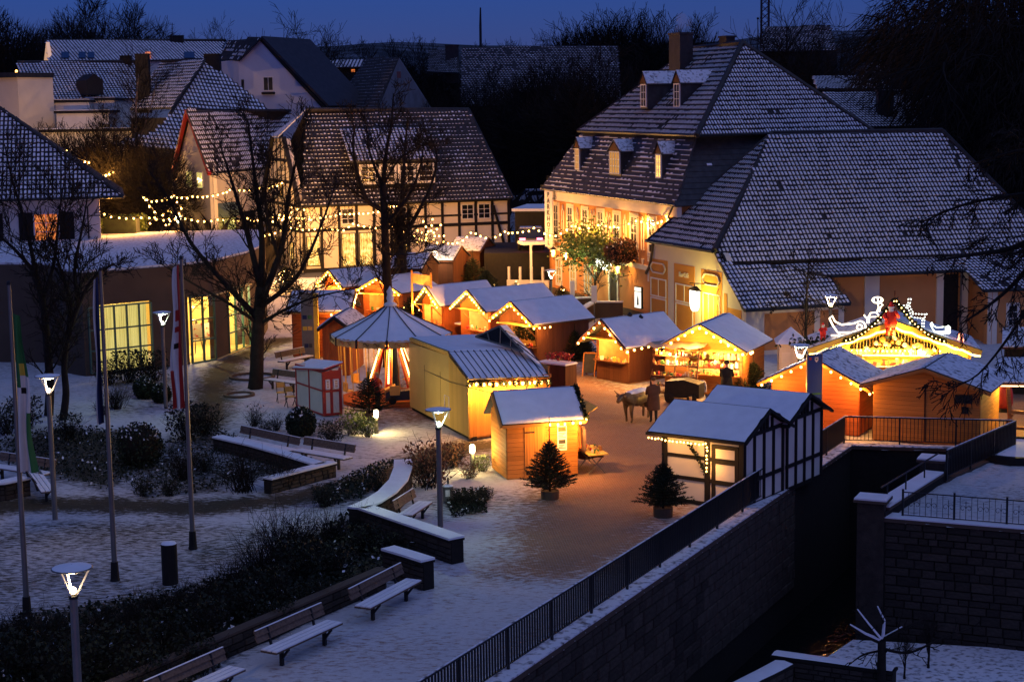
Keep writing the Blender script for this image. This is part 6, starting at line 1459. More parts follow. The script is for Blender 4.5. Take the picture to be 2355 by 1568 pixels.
# dark low hut behind the carousel
l0, l1 = on(742, 752, 2.35), on(800, 752, 2.35)
hut('market_hut', 'low hut with dark gable roof half hidden behind the carousel', l0, l1, 3.4, 2.35, .45, 'y', PLRV, 'v', .16, ov=(.25, .2, .2), snow=SNOWT, barge=BLACKT)
g1 = gable_hut('first lit hut of the back row with orange counter, left of the bare tree trunk', on(748, 648, 2.2), on(797, 654, 2.2), 3.4, (.08, .94, 1.0, 1.95), 13, 2.2, .75, (.5, .3, .2), (.6, .05), 75, PLRV, 'v', lab2='bright bulbs on the gable of the hut left of the bare trunk', sc=1.0)
g2_ = gable_hut('second lit hut of the back row, right behind the bare tree trunk', on(836, 664, 2.2), on(926, 670, 2.2), 3.0, (.15, .9, 1.0, 1.95), 13, 2.2, .7, (.5, .3, .2), (.7, .05), 80, PLRV, 'v', lab2='bright bulbs on the gable behind the carousel top', sc=1.0)
g3 = gable_hut('lit hut with bottles in its opening, behind the carousel', on(972, 690, 2.2), on(1020, 696, 2.2), 3.6, (.06, .95, 1.0, 1.95), 13, 2.2, .8, (.5, .25, .2), (.8, .12), 75, PLRV, 'v', lab2='bright bulbs on the gable of the bottle hut', sc=1.0)
YSN = SNOW
g4 = gable_hut('hut with cream lit opening and a counter of wares behind the standing table', on(1060, 700, 2.2), on(1127, 710, 2.2), 4.3, (.3, .97, 1.0, 2.0), 16, 2.2, .85, (.5, .3, .2), (.8, .1), 110, PLRV, 'v', lab2='bright bulbs on the gable of the hut behind the standing table', sc=1.0, col=(1, .66, .22))
g5 = gable_hut('brown hut hung with greenery in its opening, in front of the hotel steps', on(1150, 728, 2.2), on(1236, 740, 2.2), 3.3, (.3, .97, .95, 1.95), 16, 2.2, .85, (.5, .3, .2), (.7, .05), 60, PLD, 'v', lab2='bright bulbs on the gable of the greenery hut', sc=1.0, barge=PLW, extra=lambda M, L: [M @ V((L + .33, .3, 1.95)), M @ V((L + .33, .7, 1.95))])
gr = MB()
for _ in range(420): 
    p = g5[1] @ V((g5[2] * rng.uniform(.3, .96), .1 + rng.uniform(0, .3), rng.uniform(1.2, 1.9))); leafquad(gr, p, .1)
top('hanging_greenery', gr, LEAF, 'dark greenery hanging in the opening of the brown hut before the steps', 'greenery', g5[1] @ V((g5[2] * .6, .2, 1.2)))
# standing table
p = g2(1064, 790); st = thing('standing_table', 'round white standing table with a candle in front of the cream lit hut', 'table', p); m = Matrix.Translation(p)
MB(m).lathe([(.02, 1.08), (.42, 1.08), (.44, 1.10), (.42, 1.12), (.02, 1.125)], 20).obj('tabletop', WTRIM, st); MB(m).lathe([(.03, .04), (.03, 1.08)], 8).obj('pole', GREYM, st); MB(m).lathe([(.02, 0), (.26, 0), (.24, .04), (.03, .06)], 14).obj('foot', GREYM, st)
top('candle_holder', MB(m).lathe([(.04, 1.126), (.06, 1.16), (.03, 1.22)], 8), RED, 'small red candle holder on the standing table', 'candle', p + V((0, 0, 1.126)))
# three dark stepped huts at the back
for i, (xa, xb, py, z) in enumerate(((894, 969, 614, 2.6), (968, 1041, 595, 2.6), (1036, 1103, 574, 2.6))):
    a, b = G(xa, py, z), G(xb, py + 1, z); dd_ = 2.6
    hut('market_hut', ('front', 'middle', 'rearmost')[i] + ' of three dark orange stepped huts below the half timbered house', X3(a), X3(b), 3.2, z - .05, .75, 'x', PLD, 'v', .2, ov=(.2, .12, .2), snow=SNOWT, barge=PLD, group='stepped huts at the back')
# net banner between posts
bn = thing('banner', 'orange glowing net banner stretched between two wooden posts', 'banner', G(970, 700)); a, b = A(947, 628, 91.5), A(991, 634, 91.0); 
for q in (a, b): MB().bar((q.x, q.y, 0), (q.x, q.y, q.z + .15), .1).obj('post', PLW, bn)
MB().prism([a, b, A(991, 660, 91.0), A(947, 650, 91.5)], (0, .02, 0)).obj('cloth', pm('orange_net', (.75, .40, .12), .8, .3, 6), bn)
# small white pavilion behind the lamp
wp_ = thing('white_pavilion', 'small white hut with snowy tent roof between the wide hut and the drinks stall', 'market stall', G(1800, 830)); M, L = frame(V(on(1792, 790, 2.0)), V(on(1850, 790, 2.0)), 0)
MB(M).box(0, L, 0, 1.6, 0, 2.0).obj('wall', WPLASTER, wp_); r = MB(M); r.add([(-.15, -.15, 1.98), (L + .15, -.15, 1.98), (L + .15, 1.75, 1.98), (-.15, 1.75, 1.98), (L / 2, .8, 2.65)], [(0, 1, 4), (1, 2, 4), (2, 3, 4), (3, 0, 4)]); r.obj('roof', SNOW, wp_); MB(M).box(L * .1, L * .45, -.04, 0, .9, 1.6).obj('hatch', WTRIM, wp_)
# far right shelters with snowy roofs
sh2 = thing('timber_shelter', 'rustic timber shelter with snowy roof, light edge and crossed posts at the right edge', 'shelter', G(2340, 1010)); 
q = [A(2284, 885, 62.5), A(2420, 886, 62.0), A(2415, 828, 65), A(2293, 829, 65.5)]; r = MB().slab(q, .08).obj('roof', PLD, sh2); MB().slab([v + V((0, 0, .085)) for v in q], .05).obj('snow_cover', SNOWT, r)
beam('light_edge', sh2, q[0] + V((.05, -.05, -.03)), q[1] + V((0, -.05, -.03)), .045, em('warm_edge_light', (1, .62, .28), 3.0))
for px in (2322, 2385): 
    b_ = G(px + 4, 1012); MB().bar((b_.x, b_.y, 0), (b_.x - .1, b_.y + .3, q[0].z), .13).obj('post', PLW, sh2); MB().bar((b_.x - .35, b_.y + .3, 0), (b_.x, b_.y, 1.0), .11).obj('brace', PLW, sh2)
a, b = G(2322, 1010), G(2400, 1016); MB().bar((a.x, a.y, 1.05), (b.x, b.y, 1.05), .12).obj('table_beam', PLW, sh2); MB().bar((a.x, a.y, .45), (b.x, b.y, .45), .1).obj('table_beam', PLW, sh2)
lamp(sh2, V((a.x + .6, a.y + 1.2, 2.0)), 60, (1, .72, .16), .05)
sh3 = thing('snowy_kiosk', 'dark kiosk with a pale snowy roof standing behind the timber shelter', 'shelter', G(2340, 870)); q = [A(2304, 803, 72), A(2420, 803, 71.5), A(2420, 758, 75), A(2306, 759, 75.5)]; r = MB().slab(q, .08).obj('roof', PLD, sh3); MB().slab([v + V((0, 0, .085)) for v in q], .05).obj('snow_cover', SNOWT, r); wall(sh3, (q[0].x + .2, q[0].y + .2, 0), (q[1].x, q[1].y + .2, 0), 0, q[0].z, BLACKT, 2.5)
br = G(2310, 946); bb = thing('red_barrel', 'tall red barrel shaped standing table under the tree branches at the right', 'barrel', br); m = Matrix.Translation(br)
MB(m).lathe([(.02, .16), (.27, .16), (.33, .35), (.33, .7), (.26, 1.05), (.02, 1.06)], 16).obj('body', RED, bb, smooth=True); MB(m).lathe([(.02, 0), (.29, 0), (.30, .15), (.02, .155)], 16).obj('foot', BLACKT, bb); MB(m).lathe([(.02, 1.061), (.30, 1.061), (.31, 1.11), (.02, 1.115)], 16).obj('tabletop', PLY, bb)
# ================================================================== trees, plants, lamps, furniture, people
def rv(r_, s=1.0): return V((r_.gauss(0, s), r_.gauss(0, s), r_.gauss(0, s)))
def branch(mb, p, d, L, r, depth, rr, kids=5, up=.12, droop=0.0, wob=.18, ns=4, sides=4, ratio=.62, spread=(.5, 1.0), minr=.008):
    """a tapering limb with side branches, down to twigs"""
    pts = [p.copy()]; q = p.copy(); dd = d.normalized(); rad = [r]
    for i in range(ns):
        dd = (dd + rv(rr, wob) * .5 + V((0, 0, up - droop))).normalized(); q = q + dd * (L / ns); pts.append(q.copy()); rad.append(max(minr, r * (1 - .75 * (i + 1) / ns)))
    mb.tube(pts, rad, sides if depth > 1 else 3, cap=False)
    if depth <= 0: return
    for k in range(kids):
        f = .22 + .78 * (k + rr.random()) / kids; i = min(ns - 1, int(f * ns)); b = pts[i].lerp(pts[i + 1], f * ns - i)
        ax = dd.orthogonal(); ax = Matrix.Rotation(rr.uniform(0, 6.28), 3, dd) @ ax; a = rr.uniform(*spread)
        nd = (dd * cos(a) + ax.normalized() * sin(a)).normalized()
        branch(mb, b, nd, L * ratio * rr.uniform(.7, 1.15) * (1.15 - .35 * f), max(minr, rad[i] * .6), depth - 1, rr, kids, up, droop, wob, max(2, ns - 1), sides, ratio, spread, minr)
def bare_tree_mesh(seed, h=10., r=.25, kids=5, depth=3, limbs=7, fork=.32, spread=.55, up=.10, droop=0., fuzz=0, mat=TWIG, minr=.010):
    rr = random.Random(seed); t = MB(); c = MB(); z = h * fork
    t.tube([(0, 0, -.1), (rr.uniform(-.05, .05), 0, z * .3), (rr.uniform(-.1, .1), rr.uniform(-.1, .1), z), (rr.uniform(-.2, .2), rr.uniform(-.2, .2), h * .62)], [r * 1.35, r, r * .85, r * .35], 8)
    for i in range(limbs):
        a = 6.28 * i / limbs + rr.uniform(-.4, .4); f = rr.uniform(.7, 1.5); zz = min(z * f, h * .55); s = spread * rr.uniform(.5, 1.3); d = V((cos(a) * s, sin(a) * s, 1)).normalized()
        branch(c, V((0, 0, zz)), d, (h - zz) * rr.uniform(.5, .68), r * .5, depth, rr, kids, up, droop, minr=minr)
    branch(c, V((0, 0, h * .55)), V((0, 0, 1)), h * .36, r * .4, depth, rr, kids, up, droop, minr=minr)
    for _ in range(fuzz):
        d = rv(rr).normalized(); f = rr.random() ** .4; p = V((d.x * .34 * h * f, d.y * .34 * h * f, h * (.60 + .37 * d.z * f))); e = (d * .7 + rv(rr, .35) + V((0, 0, .35 - droop * 9))).normalized() * rr.uniform(.05, .11) * h; w = e.orthogonal().normalized() * .0022 * h
        c.add([p - w, p + w, p + e], [(0, 1, 2)])
    return t.mesh('trunk', BARK), c.mesh('crown', mat)
def add_tree(name, label, p, meshes, sc=1.0, rz=0.0, group=None, scz=None):
    t = thing(name, label, 'tree', p, group, rz, True); t.scale = (sc, sc, scz or sc)
    for nm, me in zip(('trunk', 'crown'), meshes):
        o = bpy.data.objects.new(nm, me); COL.link(o); o.parent = t
    return t
TREES = [bare_tree_mesh(s, 10, .22, 5, 3, 7, f, sp, u) for s, f, sp, u in ((3, .25, .45, .10), (5, .2, .6, .06), (8, .3, .35, .14))]
FINE = bare_tree_mesh(21, 10, .16, 6, 3, 9, .12, .5, .16, minr=.014, fuzz=6000)
def limb_tree(name, label, base, limbs, seed, kids=5, depth=2, tl=1.6, n_side=7, group=None, barkm=BARK, up=.1, droop=0.):
    """limbs: (list of points, r0, r1); twigs grow from them"""
    rr = random.Random(seed); t = thing(name, label, 'tree', base, group); T = MB(); Cc = MB()
    for pts, r0, r1 in limbs:
        pts = [V(p) for p in pts]; k = 4; sm = []
        for i in range(len(pts) - 1):
            a = pts[max(i - 1, 0)]; b = pts[i]; c = pts[i + 1]; d = pts[min(i + 2, len(pts) - 1)]
            for j in range(k):
                u = j / k; sm.append(.5 * ((2 * b) + (c - a) * u + (2 * a - 5 * b + 4 * c - d) * u * u + (3 * b - a - 3 * c + d) * u ** 3))
        sm.append(pts[-1]); m = len(sm); T.tube(sm, [r0 + (r1 - r0) * i / (m - 1) for i in range(m)], n_side)
        ln = sum((sm[i + 1] - sm[i]).length for i in range(m - 1)); nt = int(ln * 3.3)
        for i in range(nt):
            f = (.25 if r0 > .16 else .06) + (.94 if r0 > .16 else .94) * (i + rr.random()) / nt
            if f > 1: continue
            g = f * (m - 1); i0 = min(m - 2, int(g)); p = sm[i0].lerp(sm[i0 + 1], g - i0); d = (sm[i0 + 1] - sm[i0]).normalized()
            rad = r0 + (r1 - r0) * f; ax = Matrix.Rotation(rr.uniform(0, 6.28), 3, d) @ d.orthogonal().normalized(); a = rr.uniform(.5, 1.1)
            branch(Cc, p, d * cos(a) + ax * sin(a), tl * rr.uniform(.5, 1.3) * (1.1 - .4 * f), max(.018, min(.05, rad * .4)), depth, rr, kids, up, droop, minr=.013)
    T.obj('trunk', barkm, t, smooth=True); Cc.obj('crown', TWIG, t); return t
# the big bare tree in the garden
Y = 76.5
limb_tree('bare_tree', 'large bare tree with spreading crown and thick dark trunk in front of the glass hall', G(587, 893), [
    ([G(587, 893), A(590, 860, Y), A(592, 790, Y), A(596, 720, Y), A(600, 660, Y)], .36, .24),
    ([A(600, 665, Y), A(575, 560, Y), A(540, 440, Y + .6), A(505, 330, Y + 1)], .17, .03),
    ([A(600, 660, Y), A(602, 540, Y), A(585, 400, Y - .5), A(570, 275, Y - 1)], .18, .03),
    ([A(604, 690, Y), A(650, 560, Y - .5), A(665, 440, Y - 1), A(700, 300, Y - 1.4)], .17, .03),
    ([A(592, 730, Y), A(520, 655, Y + .5), A(440, 560, Y + 1.2), A(395, 470, Y + 1.6), A(345, 395, Y + 2)], .15, .03),
    ([A(600, 705, Y), A(680, 640, Y + .4), A(730, 540, Y + 1), A(770, 430, Y + 1.5)], .13, .03),
    ([A(594, 745, Y), A(530, 700, Y - 1), A(440, 650, Y - 2), A(360, 600, Y - 2.5)], .09, .02),
    ([A(598, 745, Y), A(650, 715, Y - .6), A(720, 685, Y - 1), A(830, 660, Y - 1.4)], .10, .02),
    ([A(640, 590, Y - .4), A(610, 470, Y - 2), A(625, 350, Y - 2.6)], .09, .02)], 4, 5, 2, 1.5)
# the pair behind the carousel
Y = 84
limb_tree('bare_tree', 'slender bare tree with a straight dark trunk rising behind the carousel top', G(892, 845), [
    ([G(892, 845), A(893, 700, Y), A(888, 600, Y), A(884, 510, Y), A(880, 420, Y)], .26, .16),
    ([A(880, 425, Y), A(890, 340, Y), A(900, 285, Y), A(905, 215, Y)], .12, .03), ([A(884, 520, Y), A(935, 460, Y + .6), A(965, 390, Y + 1), A(975, 330, Y + 1.2)], .11, .03),
    ([A(880, 430, Y), A(850, 350, Y - .6), A(842, 290, Y - 1)], .09, .02), ([A(886, 585, Y), A(950, 585, Y - 1), A(1000, 570, Y - 2)], .06, .015), ([A(880, 430, Y), A(925, 360, Y + .8), A(1010, 320, Y + 1)], .07, .02)], 9, 5, 2, 1.3)
Y = 100
limb_tree('bare_tree', 'forked bare tree whose left limb is lit orange, before the half timbered house', G(925, 665), [
    ([G(925, 665), A(924, 620, Y), A(922, 560, Y), A(915, 520, Y)], .34, .26),
    ([A(916, 525, Y), A(880, 485, Y), A(845, 460, Y), A(822, 400, Y), A(812, 330, Y), A(818, 285, Y)], .20, .04), ([A(918, 540, Y), A(925, 450, Y), A(930, 360, Y), A(938, 270, Y)], .18, .04),
    ([A(922, 560, Y), A(960, 490, Y), A(990, 430, Y + 1), A(1005, 360, Y + 1.5), A(985, 300, Y + 2)], .14, .03), ([A(846, 465, Y), A(800, 430, Y), A(760, 400, Y - 1)], .08, .02)], 12, 5, 2, 1.5)
# twin trunks at the left
Y = 69.3
limb_tree('bare_tree', 'double stemmed bare tree before the dark hall corner, behind the nearer flagpole', G(145, 965), [
    ([G(145, 965), A(152, 905, Y), A(148, 840, Y), A(158, 770, Y), A(182, 700, Y), A(215, 640, Y + .5), A(262, 606, Y + 1)], .17, .05), ([A(158, 770, Y), A(160, 690, Y), A(140, 620, Y), A(110, 540, Y)], .12, .03), ([A(182, 700, Y), A(172, 620, Y), A(190, 520, Y - .6), A(205, 430, Y - 1)], .10, .02)], 15, 5, 2, 1.5)
limb_tree('bare_tree', 'leaning bare tree with thick grey stem at the left edge, before the shuttered house', G(112, 955), [
    ([G(112, 955), A(115, 880, Y), A(108, 790, Y), A(98, 690, Y), A(75, 620, Y)], .20, .12), ([A(75, 620, Y), A(30, 570, Y), A(-30, 520, Y)], .10, .03), ([A(85, 640, Y), A(60, 520, Y), A(30, 420, Y), A(10, 330, Y)], .10, .02), ([A(98, 690, Y), A(125, 600, Y), A(135, 500, Y + .5), A(150, 400, Y + 1)], .09, .02)], 16, 5, 2, 1.6)
# small trees: by the porch of the cafe, birch behind the gable house, willow branches at the right
Y = 80
limb_tree('bare_tree', 'young bare tree with drooping twigs in front of the low cafe roof', G(1852, 835), [([G(1852, 835), A(1853, 760, Y), A(1855, 680, Y), A(1860, 600, Y)], .09, .03), ([A(1854, 700, Y), A(1820, 690, Y), A(1770, 720, Y)], .03, .01), ([A(1855, 680, Y), A(1900, 700, Y), A(1935, 690, Y)], .03, .01), ([A(1856, 640, Y), A(1820, 610, Y), A(1800, 620, Y)], .03, .01)], 17, 4, 2, .8, 5)
Y = 150
limb_tree('birch', 'pale thin birch stem rising between the cottage and the long snowy house', G(312, 520), [([A(318, 470, Y), A(315, 360, Y), A(312, 260, Y), A(318, 170, Y)], .22, .06), ([A(314, 340, Y), A(345, 250, Y), A(360, 190, Y)], .09, .03), ([A(315, 380, Y), A(270, 320, Y), A(235, 290, Y)], .08, .02)], 18, 5, 2, 2.6, 6, barkm=BIRCH)
Y = 47
limb_tree('overhanging_tree', 'dark bare branches hanging into the picture from a tree outside the right edge', V((17.5, 44, 0)), [
    ([V((17.5, 44, -.1)), V((17.3, 44.3, 4)), A(2520, 420, Y - 2)], .40, .26), ([A(2520, 430, Y - 2), A(2420, 520, Y - 1), A(2330, 570, Y), A(2240, 585, Y), A(2150, 600, Y)], .14, .025), ([A(2420, 520, Y - 1), A(2360, 620, Y), A(2290, 690, Y), A(2210, 745, Y)], .10, .02),
    ([A(2510, 400, Y - 2), A(2420, 440, Y), A(2330, 450, Y + 1), A(2220, 470, Y + 2), A(2120, 510, Y + 3)], .10, .02), ([A(2460, 480, Y - 1), A(2400, 640, Y - 1), A(2330, 760, Y), A(2250, 860, Y + 1), A(2180, 895, Y + 1)], .07, .012), ([A(2515, 350, Y - 1), A(2420, 340, Y), A(2330, 350, Y + 1), A(2230, 380, Y + 2)], .09, .02)], 19, 4, 2, 1.0, 7, up=-.02, droop=.12)
# snowy little tree in the lower garden
z = -3.6; b = G(2027, 1600, z); Y = b.y
sn = limb_tree('snowy_tree', 'small pruned tree with snow along its limbs in the lower garden', b, [([b, A(2027, 1540, Y), A(2028, 1472, Y)], .15, .11), ([A(2028, 1475, Y), A(2000, 1440, Y), A(1975, 1405, Y)], .07, .02), ([A(2028, 1475, Y), A(2032, 1430, Y), A(2018, 1398, Y)], .06, .02), ([A(2028, 1478, Y), A(1990, 1462, Y), A(1955, 1440, Y)], .06, .02), ([A(2028, 1472, Y), A(2075, 1445, Y - .3), A(2140, 1415, Y - .5)], .06, .015), ([A(2028, 1490, Y), A(2090, 1500, Y - .5), A(2160, 1470, Y - 1), A(2230, 1445, Y - 1)], .05, .015), ([A(2028, 1495, Y), A(1985, 1505, Y), A(1950, 1530, Y)], .04, .012)], 22, 3, 1, .5, 7)
k = MB()
for pts in (((2026, 1468), (1998, 1434), (1972, 1400)), ((2030, 1468), (2034, 1426), (2018, 1393)), ((2024, 1470), (1990, 1456), (1955, 1435)), ((2030, 1467), (2075, 1440))): k.tube([A(x, y, Y - .02) for x, y in pts], [.05, .035, .018][:len(pts)] if len(pts) == 3 else [.045, .02], 5)
k.obj('snow_cover', SNOW, sn)
for i, (px, py) in enumerate(((2080, 1560), (2135, 1535))):
    add_tree('sapling', 'thin sapling in the lower garden snow, ' + ('beside the wall end' if i == 0 else 'farther from the wall end'), G(px, py, z), TREES[2], .14 + .02 * i, i)
# trees behind the town, each set by its foot and its top in the photograph
def tree_at(px, pytop, Y, k, label, width=1.0, group='trees behind the houses', name='bare_tree'):
    p = A(px, 300, Y); p.z = 0; h = A(px, pytop, Y).z; s = h / 10.2; return add_tree(name, label, p, (TREES + [FINE])[k], s * width, rng.uniform(0, 6), group, s)
for px, pt, Y, k, w, lab in ((150, 300, 150, 3, 1.1, 'bare tree before the white annex, left one'), (212, 285, 148, 3, 1.1, 'bare tree before the white annex, middle one'), (268, 300, 144, 3, 1.1, 'bare tree before the white annex, right one'), (100, 300, 150, 3, 1.0, 'bare tree behind the ridge of the shuttered house'), (355, 330, 140, 3, 1.0, 'bare tree just left of the red barge boards'), (250, 5, 290, 3, 1.25, 'huge dense bare crown above the farthest long roof'), (165, 40, 300, 3, .9, 'smaller dense crown left of the huge one'), (335, 30, 300, 3, .9, 'rounded bare crown right of the huge one'), (15, 32, 260, 3, 1.0, 'dark bare tree in the upper left corner'), (60, 85, 255, 3, .9, 'low dark tree left of the long roofs'),
        (455, 75, 330, 0, .8, 'small bare tree right of the roof aerial'), (525, 52, 330, 2, .8, 'bare tree tips above the white gable house'), (640, 50, 240, 0, 1.1, 'fan shaped bare tree left of a twin, right of the white gable'), (705, 52, 240, 1, 1.0, 'fan shaped bare tree, right one of the twins'), (750, 75, 250, 0, .7, 'lower bare tree at the end of the fan shaped pair'),
        (830, 112, 300, 3, 1.0, 'low dark tree right of the lit windows row'), (900, 108, 320, 3, .9, 'low dark tree behind the dark gabled house'), (965, 104, 310, 3, 1.0, 'low dark tree left of the dark chimney house'), (1090, 118, 330, 3, 1.0, 'low dark tree behind the long dark roof'), (1160, 112, 330, 3, 1.0, 'low dark tree right of the radio mast'), (1050, 215, 190, 3, 1.0, 'dark tree before the long dark roof, left one'), (980, 200, 196, 3, .9, 'dark tree beside the dark gabled house'), (1218, 75, 420, 0, 1.0, 'small distant tree group on the skyline left of the dark wood'), (1300, 82, 300, 3, .8, 'tree at the left end of the dark wood'), (1345, 62, 280, 3, 1.0, 'dense tree in the dark wood, second from its left end'), (1395, 48, 270, 3, 1.0, 'tall dense tree in the dark wood'), (1440, 45, 260, 3, 1.0, 'tallest tree of the dark wood'), (1490, 50, 255, 3, 1.0, 'dense tree left of the hotel chimney'), (1530, 55, 250, 3, 1.0, 'dense tree right behind the hotel chimney'), (1590, 55, 255, 3, .9, 'tree at the right end of the dark wood, beside the chimney smoke'),
        (1800, 0, 170, 2, .8, 'tall thin bare tree beside the lattice mast'), (1850, 35, 165, 0, .9, 'spreading bare tree right of the lattice mast'), (1925, 40, 165, 1, .8, 'bare tree leaning right over the annex roofs'),
        (1250, 150, 175, 3, 1.0, 'dark tree standing behind the half timbered house, left one'), (1310, 160, 165, 3, 1.0, 'dark tree between half timbered house and hotel'), (1190, 190, 185, 3, .8, 'lower dark tree behind the end of the half timbered roof'), (1120, 170, 200, 3, .8, 'dark tree before the large dark roof'), (1380, 130, 160, 3, 1.0, 'dark tree just left of the hotel roof')):
    tree_at(px, pt, Y, k, lab, w)
wt = bare_tree_mesh(33, 10, .3, 7, 3, 11, .3, .75, -.10, .16, 7000)
for px, pt, Y, w, lab in ((2110, -15, 150, 1.0, 'weeping bare tree, left one of the big group at the upper right'), (2230, -60, 130, 1.1, 'huge weeping bare tree in the upper right'), (2350, -90, 115, 1.1, 'huge weeping bare tree at the right edge'), (2260, 200, 112, 1.0, 'dark weeping tree behind the end of the cafe roof'), (2360, 260, 108, 1.0, 'low dark weeping tree beside the cafe roof at the right edge')):
    p = A(px, 300, Y); p.z = 0; s = A(px, pt, Y).z / 9.4; add_tree('weeping_tree', lab, p, wt, s * w, rng.uniform(0, 6), 'weeping trees at the right', s)
# masses of dark scrub and far woods that read as one
def scrub(name, n, region, hmin, hmax, w, mat, seed):
    rr = random.Random(seed); vs = []; fs = []
    for _ in range(n):
        x, y = region(rr); h = rr.uniform(hmin, hmax) * (1 + y / 900); 
        for _ in range(3):
            a = rr.uniform(0, 6.28); dx, dy = cos(a) * w, sin(a) * w; lx, ly = rr.gauss(0, .22) * h, rr.gauss(0, .22) * h; k = len(vs); ox, oy = rr.gauss(0, h * .25), rr.gauss(0, h * .25); hh = h * rr.uniform(.5, 1)
            vs += [(x + ox - dx, y + oy - dy, 0), (x + ox + dx, y + oy + dy, 0), (x + ox + lx, y + oy + ly, hh), (x + ox - dx + lx * .3, y + oy - dy, hh * .5), (x + ox + dx * 3 + lx, y + oy + dy * 3, hh * .85)]; fs += [(k, k + 1, k + 2), (k + 3, k + 1, k + 4)]
    m = MB(); m.v = vs; m.f = fs; o = m.obj(name, mat, None, None, False, 'stuff'); return o
scrub('scrub', 14000, lambda r: (lambda y: (r.uniform(-.02 * y - 6, .30 * y + 12), y))(r.uniform(150, 420)), 2, 6.5, .10, TWIG, 3)
scrub('far_woods', 9000, lambda r: (lambda y: (r.uniform(-.42 * y, .42 * y), y))(260 * (12 ** r.random())), 5, 9, .5, TWIG, 4)
scrub('garden_scrub', 4200, lambda r: (r.uniform(-46, -20), r.uniform(116, 172)), 1.5, 4.8, .035, TWIG, 5)

# ---- evergreens and shrubs
def fir_mesh(seed, h=2.2, r=.8, whorls=13, per=9, spike=.35, nl=.05):
    rr = random.Random(seed); c = MB(); t = MB(); t.tube([(0, 0, 0), (0, 0, h * .6), (0, 0, h)], [.04, .025, .008], 6)
    for w in range(whorls):
        f = w / (whorls - 1); z = h * (.06 + (1 - spike - .06) * f); L = r * (1 - f) ** .8 + .08
        for i in range(per):
            a = 6.28 * (i + rr.random() * .8) / per + w; d = V((cos(a), sin(a), .18 + .35 * f)).normalized(); l = L * rr.uniform(.75, 1.12); p0 = V((0, 0, z)); t.tube([p0, p0 + d * l * .6 + V((0, 0, -.02)), p0 + d * l], [.012, .008, .004], 3)
            for k in range(int(l / .045) * 5):
                s = rr.uniform(.12, 1); p = p0 + d * l * s; nd = (d * .7 + rv(rr, .55)).normalized(); sd = nd.orthogonal().normalized() * nl * .26; e = p + nd * nl * rr.uniform(1.2, 2.4); c.add([p - sd, p + sd, e], [(0, 1, 2)])
    for k in range(40):
        p = V((0, 0, h * (1 - spike * rr.random()))); nd = (rv(rr, .5) + V((0, 0, .5))).normalized(); sd = nd.orthogonal().normalized() * .008; c.add([p - sd, p + sd, p + nd * .10], [(0, 1, 2)])
    return t.mesh('trunk', BARK), c.mesh('needles', NEEDLE)
FIR = fir_mesh(1, 2.2, .85, 16, 11); FIR2 = fir_mesh(2, 2.0, .95, 14, 11, .22)
def fir(label, p, sc, me=None, rz=0., pot=0., group=None, name='fir_tree', scz=None, bulbs=0):
    t = thing(name, label, 'fir tree', p, group, rz, True); me = me or FIR
    if pot: MB().lathe([(.02, 0), (pot * .95, 0), (pot, pot * .95), (pot * .9, pot * .95), (pot * .85, pot * .85), (.02, pot * .85)], 18).obj('pot', CONC, t, smooth=False)
    for nm, m in zip(('trunk', 'needles'), me):
        o = bpy.data.objects.new(nm, m); COL.link(o); o.parent = t; o.location = (0, 0, pot * .8 if pot else 0); o.scale = (sc, sc, scz or sc)
    rr = random.Random(int(abs(p[0] * 7)) + 3)
    for i in range(bulbs):
        f = rr.uniform(.05, .8); a = rr.uniform(0, 6.28); r = .85 * sc * (1 - f) + .05; o = bpy.data.objects.new('bulb', SB); COL.link(o); o.parent = t; o.location = (r * cos(a), r * sin(a), (pot * .8) + 2.2 * (scz or sc) * (.06 + .75 * f)); o.scale = (.035, .035, .035)
    return t
fir('potted fir tree with a long bare tip in a grey pot, before the orange hut', G(1265, 1147), 1.0, FIR, .3, .30, 'potted fir trees on the promenade', 'potted_fir', 1.12)
fir('potted fir tree in a grey pot beside the door of the half timbered hut', G(1525, 1187), .95, FIR, 1.9, .31, 'potted fir trees on the promenade', 'potted_fir')
fir('fir tree in a grey pot between ticket booth and carousel', G(850, 965), .95, FIR2, .7, .30, None, 'potted_fir')
for px, py, s, lab, b in ((1733, 905, .85, 'fir tree at the right end of the wide hut', 0), (1702, 912, .6, 'smaller fir tree left of the one at the wide hut', 0), (1322, 832, .95, 'dark fir with a few lights between the greenery hut and the dark hut', 8), (1352, 830, .7, 'snow dusted fir beside the dark hut counter', 0), (1088, 676, 1.5, 'large dark fir beside the stepped huts', 0), (1120, 690, 1.2, 'dark fir before the white annex wall of the timber house', 0), (948, 760, 1.2, 'dark fir between the second hut and the bottle hut', 4),
        (1188, 672, .55, 'little fir with fairy lights near the white garden wall, left one', 12), (1215, 668, .8, 'little fir with fairy lights before the white wall, taller one', 16), (1132, 672, .6, 'little fir with fairy lights by the snowy parking place', 10), (1292, 700, .75, 'little lit fir at the foot of the hotel corner', 12), (1650, 905, .4, 'tiny fir beside the covered cart', 0)):
    fir(lab, G(px, py), s, FIR2 if s > .7 else FIR, px, 0, 'fir trees about the market', bulbs=b)
for px, py, Y, s, lab, b in ((490, 600, 118, 1.75, 'tall fir full of fairy lights before the green awning', 34), (378, 560, 121, 1.6, 'fir with fairy lights at the left of the light chains', 20), (655, 600, 116, 1.2, 'fir with a thick cluster of fairy lights before the timbered gable', 26), (300, 580, 118, 1.6, 'dark fir beside the clipped hedge', 6)):
    p = A(px, py, Y); p.z = 0; fir(lab, p, s, FIR2, px, 0, 'lit fir trees in the lane', bulbs=b)
